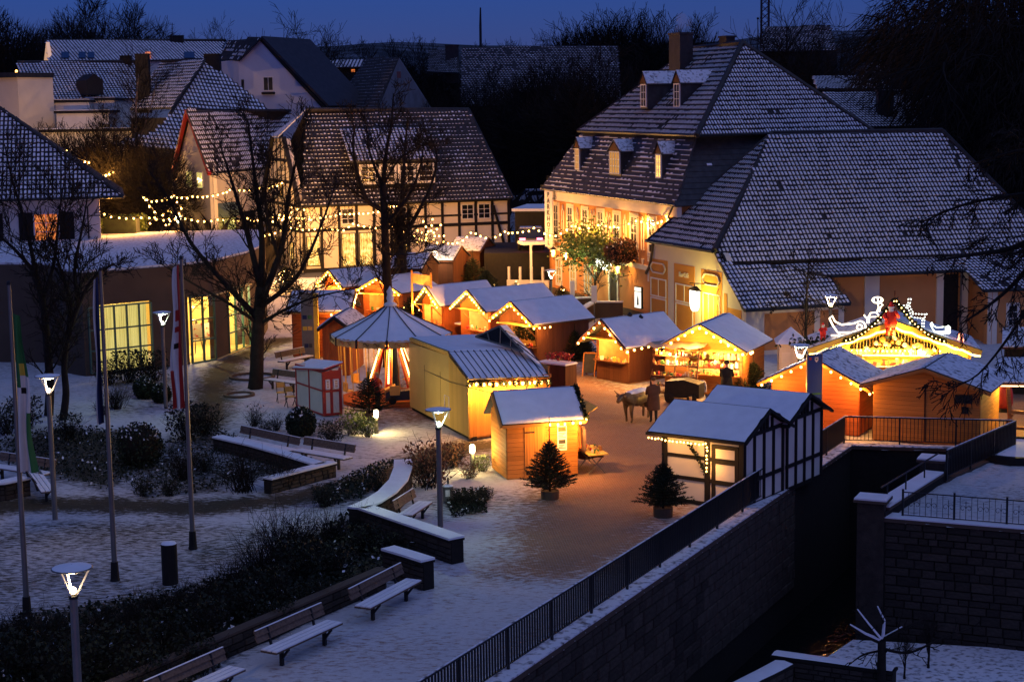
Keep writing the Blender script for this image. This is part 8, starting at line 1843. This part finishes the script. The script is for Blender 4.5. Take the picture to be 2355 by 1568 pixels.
t = thing('hotel_door_sign', 'overexposed glowing white sign above the hotel door beside the tree', 'sign', HM @ V((14.6, -.5, 2.9))); sx = wallx(HM, 1386); m = MB(HM); m.prism([(sx + a, -.55, 2.75 + b_) for a, b_ in ((0, .15), (.3, .42), (.9, .36), (1.5, .5), (2.2, .42), (2.6, .2), (2.4, -.12), (1.7, -.2), (1.1, -.1), (.4, -.16))], (0, .12, 0)); m.obj('panel', em('door_sign_glow', (1, 1, .82), 4.0), t); lamp(t, HM @ V((sx + 1, -1.0, 2.6)), 32, (.9, 1, .45), .1)
t = thing('light_box', 'glowing poster light box on the hotel wall below the right lantern', 'light box', HM @ V((18.5, -.3, .9))); a, b = A(1459, 708, 96.5), A(1475, 708, 95.8); m, L = frame((a.x, a.y, 0), (b.x, b.y, 0)); z0 = a.z; z1 = A(1467, 660, 96).z
MB(m).box(0, L, 0, .12, z0, z1).obj('case', DARK, t); LBX = em('light_box_glow', (1, .95, .75), 1.3); MB(m).box(.03, L - .03, -.01, -.001, z0 + .04, z1 - .3).obj('poster', LBX, t); MB(m).box(.03, L - .03, -.01, -.001, z1 - .26, z1 - .04).obj('header', LBX, t); MB(m).prism([(L * .4, -.016, z0 + .2), (L * .65, -.016, z0 + .2), (L * .62, -.016, z0 + .55), (L * .52, -.016, z0 + .8), (L * .42, -.016, z0 + .55)], (0, .005, 0)).obj('picture', FB, t)
# wires and chains of lights over the lane
def swag(pts, n=6):
    out = []
    for i in range(len(pts) - 1):
        for k in range(n): f = k / n; q = pts[i].lerp(pts[i + 1], f); q.z -= (pts[i + 1] - pts[i]).length * .055 * sin(pi * f); out.append(q)
    return out + [pts[-1]]
def chain(label, px, Y0, Y1, n, sc=1.5, skip=.04, sw=True):
    pts = [A(x, y, Y0 + (Y1 - Y0) * i / (len(px) - 1)) for i, (x, y) in enumerate(px)]; return lights(label, swag(pts) if sw else pts, n, sc, .018, 'chains of lights over the lane', .07, .03, skip)
chain('long light chain from the corner of the shuttered house to the big bare tree', [(230, 487), (330, 496), (425, 500), (509, 501), (568, 499), (603, 501), (652, 500)], 103, 120, 32, 1.25)
chain('upper light chain sweeping past the green awning to the timbered gable', [(325, 449), (350, 461), (395, 451), (444, 450), (514, 441), (529, 433), (593, 431), (623, 427), (652, 417)], 122, 127, 30, 1.3)
chain('light chain along the first floor of the half timbered house', [(623, 497), (705, 497), (787, 488), (819, 488), (873, 483), (900, 470), (916, 472)], 122, 126, 27, 1.3)
chain('lower light chain passing behind the bare trunks to the light star', [(600, 540), (660, 520), (746, 521), (791, 526), (810, 510), (850, 519), (878, 523), (905, 518), (950, 538), (985, 550)], 118, 118, 30, 1.3)
chain('light chain from the star across the lane to the hotel sign', [(1016, 551), (1046, 558), (1087, 530), (1125, 546), (1160, 530), (1183, 533), (1230, 521), (1274, 540), (1319, 513)], 117, 109, 27, 1.3)
chain('light chain along the hotel windows to the downpipe', [(1319, 513), (1349, 522), (1384, 509), (1409, 519), (1467, 501), (1505, 510), (1538, 490)], 108.5, 94.6, 19, 1.2)
chain('tangle of lights in the tree tops left of the timbered gable', [(640, 505), (700, 480), (660, 470), (690, 515), (640, 490), (720, 500), (668, 522)], 121, 121, 24, 1.3, .1)
chain('loose lights over the lane between hedge and gable house', [(330, 450), (360, 490), (345, 510), (400, 470), (380, 520), (420, 480), (395, 440)], 121, 122, 18, 1.3, .1)
chain('string of lights on the bushes above the shuttered house roof', [(155, 375), (190, 395), (215, 400), (255, 396)], 135, 140, 14, 1.7)
chain('string of lights up the gable end of the long snowy house', [(37, 158), (39, 195), (46, 225), (62, 268), (82, 270)], 190, 182, 40, 2.6, 0, False)
chain('lights strung between bushes behind the hip roof', [(150, 340), (175, 362), (210, 372), (232, 398), (265, 390)], 140, 142, 14, 1.7, .2)
st_ = A(990, 543, 117.5); t = thing('light_star', 'big star shaped cluster of bulbs before the half timbered house', 'light star', st_)
for i in range(9):
    a = 6.28 * i / 9; e = st_ + V((cos(a) * 1.0, 0, sin(a) * 1.25)); MB().bar(st_, e, .03).obj('rod', DARK, t)
    for f in (.3, .6, .95): inst('bulb', BULBM, t, Matrix.Translation(st_.lerp(e, f) + V((0, -.08, 0))) @ Matrix.Scale(1.4, 4))
lamp(t, st_ + V((0, .5, 0)), 60, (1, .55, .18), .12)
for px, py, Y, pw in ((430, 470, 128, 260), (560, 480, 128, 230), (700, 540, 124, 160), (800, 540, 126, 120), (300, 420, 150, 700), (60, 235, 177, 900), (180, 300, 160, 500), (20, 300, 160, 400)): lamp(None, A(px, py, Y), pw, (1, .52, .18), .03)  # added fill lamps without fixtures, to brighten the lane and upper left walls

# ---- parking place, cars, canopy and dark yard behind the lane
t = thing('dark_outbuilding', 'low dark building with a snowy flat roof left of the hotel sign', 'building', A(1215, 560, 128)); a, b = A(1184, 486, 127), A(1262, 487, 126.5); wall(t, (a.x, a.y, 0), (b.x, b.y, 0), 0, a.z, BLACKT, 6); M, L = frame((a.x, a.y, 0), (b.x, b.y, 0)); MB(M).box(-.2, L + .2, -.2, 6, a.z + .003, a.z + .2).obj('snow_cover', SNOW, t)
t = thing('canopy', 'thin white canopy on a white post left of the hotel corner', 'canopy', G(1222, 668)); a, b = A(1203, 560, 113), A(1275, 548, 113.5); M, L = frame((a.x, a.y, 0), (b.x, b.y, 0)); MB(M).box(0, L, 0, 1.6, a.z - .12, a.z).obj('roof', WTRIM, t); MB(M).box(.02, L - .02, .02, 1.58, a.z + .003, a.z + .08).obj('snow_cover', SNOW, t)
b = A(1222, 665, 113.3); MB().bar((b.x, b.y, 0), (b.x, b.y, a.z - .12), .16).obj('post', WTRIM, t)
t = thing('garden_wall', 'white garden wall with short posts behind the lit little firs', 'wall', G(1210, 672)); a, b = G(1166, 672), G(1262, 674); M, L = frame(a, b, 0); MB(M).box(0, L, 0, .25, 0, .85).obj('panel', WPLASTER, t)
for i in range(4): MB(M).box(L * (.02 + .27 * i), L * (.02 + .27 * i) + .14, .02, .2, .853, 1.75).obj('post', WTRIM, t)
def car(label, p, rz, col, tail=False):
    t = thing('parked_car', label, 'car', p, 'cars parked behind the lane', rz, True); m = MB(); prof = [(-2.1, .35), (-2.1, .75), (-1.9, .85), (-1.3, .92), (-.6, 1.42), (.9, 1.45), (1.6, .98), (2.1, .85), (2.15, .4)]
    m.prism([(x, -.82, z) for x, z in prof], (0, 1.64, 0)); m.obj('body', pm('car_paint_%d' % len(MT), col, .35, .05, 2), t)
    for sg in (-1, 1): MB().prism([(x, sg * .83 - .01, z) for x, z in ((-1.15, .95), (-.55, 1.36), (.85, 1.38), (1.4, 1.0))], (0, .02, 0)).obj('window', GLASSD, t)
    MB().prism([(-1.28, -.7, .98), (-.66, -.7, 1.40), (-.66, .7, 1.40), (-1.28, .7, .98)], (-.03, 0, .02)).obj('windscreen', GLASSD, t); MB().box(-.6, .95, -.75, .75, 1.46, 1.51).obj('snow_cover', SNOWT, t)
    for x in (-1.35, 1.35):
        for y in (-.82, .82): w = MB(Matrix.Translation((x, y, .32)) @ Matrix.Rotation(pi / 2, 4, 'X')); w.lathe([(.02, -.1), (.28, -.1), (.32, -.05), (.32, .05), (.28, .1), (.02, .1)], 14); w.obj('wheel', BLACKT, t)
    if tail:
        for y in (-.6, .6): MB().box(2.13, 2.19, y - .2, y + .2, .72, .88).obj('tail_light', em('tail_light_glow', (1, .05, .10), 14) if 'tail_light_glow' not in MT else MT['tail_light_glow'], t)
    return t
p = A(1228, 470, 160); car('pale car with snow on its roof parked at the far left of the hotel sign', V((p.x, 160, A(1228, 472, 160).z)), .25, (.45, .46, .5)); MB().box(p.x - 9, p.x + 6, 152, 170, -.2, A(1228, 472, 160).z).obj('parking_place', SNOWT, None, None, False, 'structure')
p = A(1229, 552, 119); car('dark car with glowing red tail light under the canopy', V((p.x - .25, 119.5, A(1229, 572, 119).z)), -pi / 2, (.04, .045, .05), True); MB().box(p.x - 3.5, p.x + 2.2, 115.8, 125, -.2, A(1229, 572, 119).z).obj('parking_place', BLACKT, None, None, False, 'structure')
# ---- roofs behind
def back_house(label, faces, walls=(), pu=.42, pv=.5, bare=.75, snowy=.1, windows=()):
    t = thing('back_house', label, 'house', (faces[0][0].x, faces[0][0].y, 0), 'dark houses behind the lane')
    for f in faces: roof_plane(t, f, pu, pv, FROST if bare > .5 else TILES, 0, min(bare, .2), snowy)
    for poly, m in walls: MB().prism(poly, (.05, .4, 0)).obj('gable_wall', m, t)
    for a, b, z0, z1, m in [w for w in windows]: MB().box(a.x, b.x, a.y - .1, a.y, z0, z1).obj('window', m, t)
    return t
DW = pm('grey_plaster', (.20, .20, .22), .9, .15, 1)
back_house('dark gabled house with snow rows on its left slope, behind the half timbered house', [[A(750, 262, 196), A(860, 262, 176), A(918, 133, 186), A(845, 135, 206)]], [([A(870, 250, 178), A(918, 135, 186), A(992, 250, 196), A(992, 330, 196), A(870, 330, 178)], DW)], windows=[(A(912, 170, 185), A(922, 170, 185), A(915, 180, 185).z, A(915, 165, 185).z, GLASSD)])
back_house('long dark roof stretching behind the trees right of the centre', [[A(1060, 245, 205), A(1430, 240, 212), A(1420, 106, 228), A(1062, 109, 221)]])
t = back_house('dark house with a chimney left of the long dark roof', [[A(985, 165, 232), A(1058, 168, 226), A(1050, 113, 238), A(988, 116, 244)]]); c = A(1040, 140, 235); chimney(t, (c.x, c.y), 1.8, 1.2, c.z - 3, A(1040, 104, 235).z)
back_house('low house row with two lit windows left of the dark gable', [[A(662, 176, 235), A(716, 174, 235), A(712, 137, 242), A(655, 138, 242)], [A(750, 156, 240), A(836, 154, 240), A(836, 137, 246), A(750, 139, 246)]], [([A(716, 158, 241), A(836, 156, 241), A(836, 190, 241), A(716, 190, 241)], BLACKT)], .5, .6, -.3, 1.0, [(A(774, 165, 240), A(779, 165, 240), A(775, 170, 240).z, A(775, 160, 240).z, LITY), (A(808, 163, 240), A(816, 163, 240), A(810, 166, 240).z, A(810, 160, 240).z, LITO)])
t = back_house('annex roof running right behind the cafe ridge', [[A(1978, 293, 118), A(2208, 290, 121), A(2142, 207, 127), A(1890, 213, 124)]], (), .26, .42, -.3, 1.0); c = A(2035, 225, 121); chimney(t, (c.x, c.y), 1.1, .8, c.z - 2, A(2035, 207, 121).z)
back_house('small bluish roof above the annex behind the cafe', [[A(1880, 205, 138), A(2085, 204, 141), A(2080, 174, 146), A(1868, 176, 143)]], (), .3, .45, -.3, 1.0)
back_house('dark house roof beside the lattice mast behind the hotel', [[A(1750, 118, 196), A(1925, 116, 200), A(1908, 58, 210), A(1760, 63, 206)]], [([A(1748, 118, 197), A(1925, 117, 200), A(1925, 240, 200), A(1748, 240, 197)], BLACKT)])
back_house('broken white roof among the trees at the upper right', [[A(1985, 168, 185), A(2085, 166, 188), A(2075, 143, 195), A(2000, 145, 192)]], (), .5, .6, 0, .7)
# ---- masts, aerial, smoke
p = A(1105, 108, 900); p.z = 0; top('radio_mast', MB().tube([p, A(1105, 60, 900), A(1105, 18, 900)], [.9, .7, .4], 5), DARK, 'thin distant radio mast on the skyline', 'mast', p)
c = A(1759, 110, 240); t = thing('lattice_mast', 'dark lattice steel mast rising out of the top edge', 'mast', (c.x, c.y, 0)); m = MB(); zt_ = 32; w0, w1 = .55, .5
for sx in (-1, 1):
    for sy in (-1, 1): m.bar((c.x + sx * w0, c.y + sy * w0, 0), (c.x + sx * w1, c.y + sy * w1, zt_), .14)
m.obj('leg', DARK, t); m = MB()
for i in range(24):
    z0 = 8 + i * 1.0
    for sy in (-1, 1): m.bar((c.x - w0, c.y + sy * w0, z0), (c.x + w0, c.y + sy * w0, z0 + 1), .07); m.bar((c.x + w0, c.y + sy * w0, z0), (c.x - w0, c.y + sy * w0, z0 + 1), .07)
m.obj('brace', DARK, t); MB().bar((c.x - 1.0, c.y, 12), (c.x - 1.0, c.y, A(1748, 43, 240).z), .1).obj('antenna', DARK, t); MB().ball((c.x - 1.0, c.y, A(1748, 43, 240).z), .18, 6).obj('antenna_head', DARK, t)
c = A(396, 92, 240); t = thing('roof_aerial', 'television aerial on the ridge of the farthest long roof', 'aerial', c); MB().bar(c, A(396, 53, 240), .09).obj('rod', DARK, t)
for y, w in ((57, 10), (66, 6), (76, 14)): a, b = A(396 - w * .5, y, 240), A(396 + w * .5, y, 240); MB().bar(a, b, .05).obj('crossbar', DARK, t)
sm = bpy.data.materials.new('chimney_smoke'); nt, N, Lk, b_ = nodes(sm); N.remove(b_); pv_ = N.new('ShaderNodeVolumePrincipled'); pv_.inputs['Density'].default_value = .35; pv_.inputs['Color'].default_value = (.75, .72, .78, 1); Lk.new(pv_.outputs[0], N['Material Output'].inputs['Volume'])
m = MB(); c = A(1568, 66, 107); 
for dx, dz, r in ((-.1, -.1, .38), (.15, .15, .5), (.0, .55, .42), (.35, .35, .35)): m.ball((c.x + dx, c.y, c.z + dz), r, 10)
o = m.obj('smoke', sm, None, None, True, 'stuff')

# ---- people, the cow and the statue
def skin(verts, edges, radii, sub=2):
    me = bpy.data.meshes.new('s'); me.from_pydata([tuple(v) for v in verts], edges, []); o = bpy.data.objects.new('s', me); COL.link(o)
    md = o.modifiers.new('skin', 'SKIN'); 
    if not me.skin_vertices: me.skin_vertices.new()
    for i, r in enumerate(radii): 
        r = r if isinstance(r, tuple) else (r, r); me.skin_vertices[0].data[i].radius = r
    me.skin_vertices[0].data[0].use_root = True; s = o.modifiers.new('sub', 'SUBSURF'); s.levels = sub; s.render_levels = sub
    dg = bpy.context.evaluated_depsgraph_get(); me2 = bpy.data.meshes.new_from_object(o.evaluated_get(dg)); bpy.data.objects.remove(o); bpy.data.meshes.remove(me); return me2
SKINM = pm('skin', (.50, .28, .19), .6, .08, 4)
def person(label, p, rz, h, coat, legs, hair, arms='down', hat=None, long_coat=False, cat='person', mono=None, stride=0.0):
    s = h / 1.75; st = stride
    v = [(0, 0, .98), (0, 0, 1.15), (0, .01, 1.36), (0, 0, 1.47), (0, -.01, 1.55), (0, -.025, 1.64), (0, -.01, 1.72)]; r = [(.165, .12), (.155, .115), (.18, .115), (.075, .075), (.062, .065), (.088, .10), (.06, .07)]; e = [(i, i + 1) for i in range(6)]
    for sg in (-1, 1):
        k = len(v); v += [(sg * .095, 0, .90), (sg * .10, -.02 + st * sg * .18, .50), (sg * .10, .02 + st * sg * .30, .09), (sg * .11, -.14 + st * sg * .30, .045)]; r += [.105, .072, .05, (.045, .04)]; e += [(0, k), (k, k + 1), (k + 1, k + 2), (k + 2, k + 3)]
        k = len(v)
        if arms == 'down': q = [(sg * .215, .0, 1.38), (sg * .27, .02, 1.10), (sg * .27, -.08, .86), (sg * .265, -.11, .76)]
        elif arms == 'front': q = [(sg * .215, -.01, 1.38), (sg * .26, -.10, 1.12), (sg * .16, -.32, 1.08), (sg * .12, -.42, 1.09)]
        else: q = [(sg * .215, .0, 1.38), (sg * .30, -.05, 1.16), (sg * .10, -.16, 1.10), (-sg * .05, -.18, 1.12)]
        v += q; r += [.068, .054, .042, (.036, .02)]; e += [(2, k), (k, k + 1), (k + 1, k + 2), (k + 2, k + 3)]
    if long_coat: r[:3] = [(.22, .17), (.21, .16), (.23, .15)]
    me = skin([V(q) * s for q in v], e, [(a * s, b * s) if isinstance(a, (int, float)) else a for a, b in [(q if isinstance(q, tuple) else (q, q)) for q in r]])
    t = thing('person' if cat == 'person' else 'bronze_statue', label, cat, p, None, rz, True); me.materials.clear()
    for m_ in ([mono] * 3 if mono else [coat, legs, SKINM]): me.materials.append(m_)
    hands = [V(v[14]) * s, V(v[-1]) * s]
    for f in me.polygons:
        c = f.center; f.use_smooth = True
        f.material_index = 2 if c.z > 1.52 * s or min((c - q).length for q in hands) < .075 * s else (1 if c.z < (.55 if long_coat else .84) * s and abs(c.x) < .2 * s else 0)
    o = bpy.data.objects.new('body', me); COL.link(o); o.parent = t; o['label'] = 'clothed body'
    fc = MB()
    for q, w in ((hands[0], -1), (hands[1], 1)):
        for i in range(4): fc.tube([q + V(((i - 1.5) * .018, -.01, -.01)) * s, q + V(((i - 1.5) * .020, -.03, -.05 - .01 * (i in (1, 2)))) * s, q + V(((i - 1.5) * .020, -.055, -.07 - .012 * (i in (1, 2)))) * s], [.009 * s, .008 * s, .006 * s], 5)
        fc.tube([q + V((w * .03, -.01, .02)) * s, q + V((w * .045, -.04, -.01)) * s, q + V((w * .035, -.06, -.03)) * s], [.010 * s, .009 * s, .007 * s], 5)
    fc.obj('fingers', mono or SKINM, t)
    n = MB(); n.ball((0, -.125 * s, 1.635 * s), .016 * s, 6, 0, (.8, 1.2, 1.4)); n.obj('nose', mono or SKINM, t)
    for sg in (-1, 1): MB().ball((sg * .034 * s, -.110 * s, 1.665 * s), .011 * s, 6).obj('eye', mono or BLACKT, t); MB().ball((sg * .088 * s, -.01 * s, 1.645 * s), .024 * s, 6, 0, (.4, .8, 1.2)).obj('ear', mono or SKINM, t)
    MB().box(-.025 * s, .025 * s, -.117 * s, -.105 * s, 1.595 * s, 1.603 * s).obj('mouth', mono or RED, t)
    hh = MB(); hh.ball((0, .012 * s, 1.70 * s), .098 * s, 10, 0, (1, 1.08, .78)); hh.obj('hair', hair, t, smooth=True)
    if hat: MB().lathe([(.112 * s, 1.66 * s), (.11 * s, 1.72 * s), (.07 * s, 1.79 * s), (.01 * s, 1.81 * s)], 12, (0, -.005, 0)).obj('hat', hat, t, smooth=True)
    if long_coat: MB().lathe([(.26 * s, .52 * s), (.25 * s, .75 * s), (.24 * s, .95 * s), (.215 * s, 1.1 * s)], 16).obj('coat_skirt', mono or coat, t, smooth=True)
    return t
DK = pm('dark_jacket', (.055, .028, .024), .9, .2, 6); DK2 = pm('black_coat', (.012, .012, .014), .9, .2, 6); JN = pm('dark_trousers', (.012, .013, .018), .9, .2, 6); BLN = pm('blond_hair', (.55, .36, .12), .7, .2, 8); BRN = pm('brown_hair', (.06, .035, .02), .7, .2, 8); PNK = pm('pale_pink_coat', (.60, .36, .28), .9, .1, 5); YGR = pm('yellow_green_jacket', (.35, .38, .08), .9, .1, 5); TAN = pm('tan_jumper', (.62, .36, .12), .9, .1, 5)
person('man in a dark brown jacket standing with his back turned beside the bronze cow', G(1503, 972), pi + .15, 1.82, DK, JN, BRN, 'front', None, True)
p = A(1671, 900, 71.0); p.z = 0; person('person in a black hooded coat at the glowing counter beside the fir tree', p, pi - .2, 1.78, DK2, JN, BRN, 'front', DK2, True)
p = WM @ V((WL * .53, .45, .12)); person('blond seller in a tan jumper behind the drinks counter', p, 0.0, 1.68, TAN, JN, BLN, 'front')
p = A(874, 760, 86.5); p.z = 0; person('fair haired customer in a dark coat at the second lit hut, behind the carousel top', p, pi, 1.70, DK, JN, BLN, 'front')
p = A(1588, 960, 66.0); p.z = 0; person('child in a yellow green jacket half hidden behind the half timbered huts', p, pi * .9, 1.15, YGR, JN, BLN, 'down')
p = A(1206, 850, 77.0); p.z = 0; person('person in a pale pink coat and pale cap before the greenery hut', p, pi + .3, 1.66, PNK, JN, BRN, 'front', FW, True)
p = A(868, 905, 70.4); p.z = 0; person('attendant in a red jacket beside the carousel arms', p, 1.1, 1.62, RED, JN, BLN, 'cross')
person('dark bronze statue of a figure with folded arms on the paving', G(1285, 907), 2.6, 1.76, BRONZE, BRONZE, BRONZE, 'cross', None, True, 'statue', BRONZE)
def cow():
    p = G(1461, 968); t = thing('bronze_cow', 'life size bronze cow statue with snow on its back facing left', 'statue', p, None, R(236), True); t.scale = (.92,) * 3
    # local: the nose points to +x
    v = [(-.05, 0, 1.02), (.55, 0, 1.05), (.95, 0, 1.22), (1.25, 0, 1.22), (1.55, 0, 1.05), (-.65, 0, 1.06), (-.95, 0, 1.08)]; r = [(.33, .31), (.30, .33), (.17, .20), (.13, .15), (.085, .09), (.28, .29), (.18, .2)]; e = [(0, 1), (1, 2), (2, 3), (3, 4), (0, 5), (5, 6)]
    for sx, par, kn, an, ft, rr_ in ((.55, 1, (.62, .55), (.55, .14), (.60, .03), (.13, .08, .05, .06)), (-.75, 5, (-.62, .62), (-.95, .42), (-.88, .03), (.16, .10, .06, .06))):
        for sg in (-1, 1):
            k = len(v); o = sg * .04 if sg > 0 else -.10; v += [(sx, sg * .17, .82), (kn[0] + o, sg * .18, kn[1]), (an[0] + o, sg * .18, an[1] + .08), (ft[0] + o * 1.6, sg * .18, ft[1])]; r += [rr_[0], rr_[1], rr_[2], rr_[3]]; e += [(par, k), (k, k + 1), (k + 1, k + 2), (k + 2, k + 3)]
    me = skin(v, e, r); me.materials.clear(); me.materials.append(BRONZE)
    for f in me.polygons: f.use_smooth = True
    o = bpy.data.objects.new('body', me); COL.link(o); o.parent = t
    for sg in (-1, 1):
        MB().tube([(1.22, sg * .09, 1.32), (1.24, sg * .22, 1.40), (1.32, sg * .28, 1.52)], [.03, .024, .008], 6).obj('horn', BRONZE, t); MB().ball((1.16, sg * .2, 1.26), .09, 8, 0, (.5, 1.2, .6)).obj('ear', BRONZE, t); MB().ball((1.36, sg * .105, 1.2), .018, 6).obj('eye', BLACKT, t)
    MB().tube([(-1.08, 0, 1.15), (-1.2, 0, .9), (-1.18, 0, .5)], [.03, .02, .03], 6).obj('tail', BRONZE, t); MB().ball((-.55, 0, .72), .14, 8, 0, (1.2, .9, .8)).obj('udder', BRONZE, t)
    s = MB(); vs = []
    for i in range(13):
        for j in range(7): x = -.95 + 1.6 * i / 12; y = (j - 3) / 3 * .19; vs.append((x, y, 1.345 + .03 * cos(x * 2) - y * y * 2.2 + (.045 if 0 < j < 6 and 0 < i < 12 else -.04) * rng.uniform(.6, 1.2)))
    s.add(vs, [(i * 7 + j, (i + 1) * 7 + j, (i + 1) * 7 + j + 1, i * 7 + j + 1) for i in range(12) for j in range(6)]); s.obj('snow_cover', SNOW, t, smooth=True)
cow()
# flower stall table of red blooms behind the yellow stall
p = G(1330, 800); t = thing('flower_stand', 'snowy stand with red poinsettias in front of the dark hut', 'flower stand', A(1255, 830, 73.5)); M, L = frame(A(1235, 828, 73.6), A(1300, 838, 72.6), 0); z = A(1265, 832, 73.2).z
MB(M).box(0, L, 0, .8, 0, z - .1).obj('table', PLD, t); MB(M).box(-.03, L + .03, -.03, .83, z - .098, z - .03).obj('snow_cover', SNOW, t); k = MB()
for _ in range(160): leafquad(k, M @ V((rng.uniform(.2, L), rng.uniform(.3, .8), z + rng.uniform(.05, .35))), .07)
k.obj('blooms', RED, t)
for i, (px, py) in enumerate(((1125, 900), (1150, 885))): pass
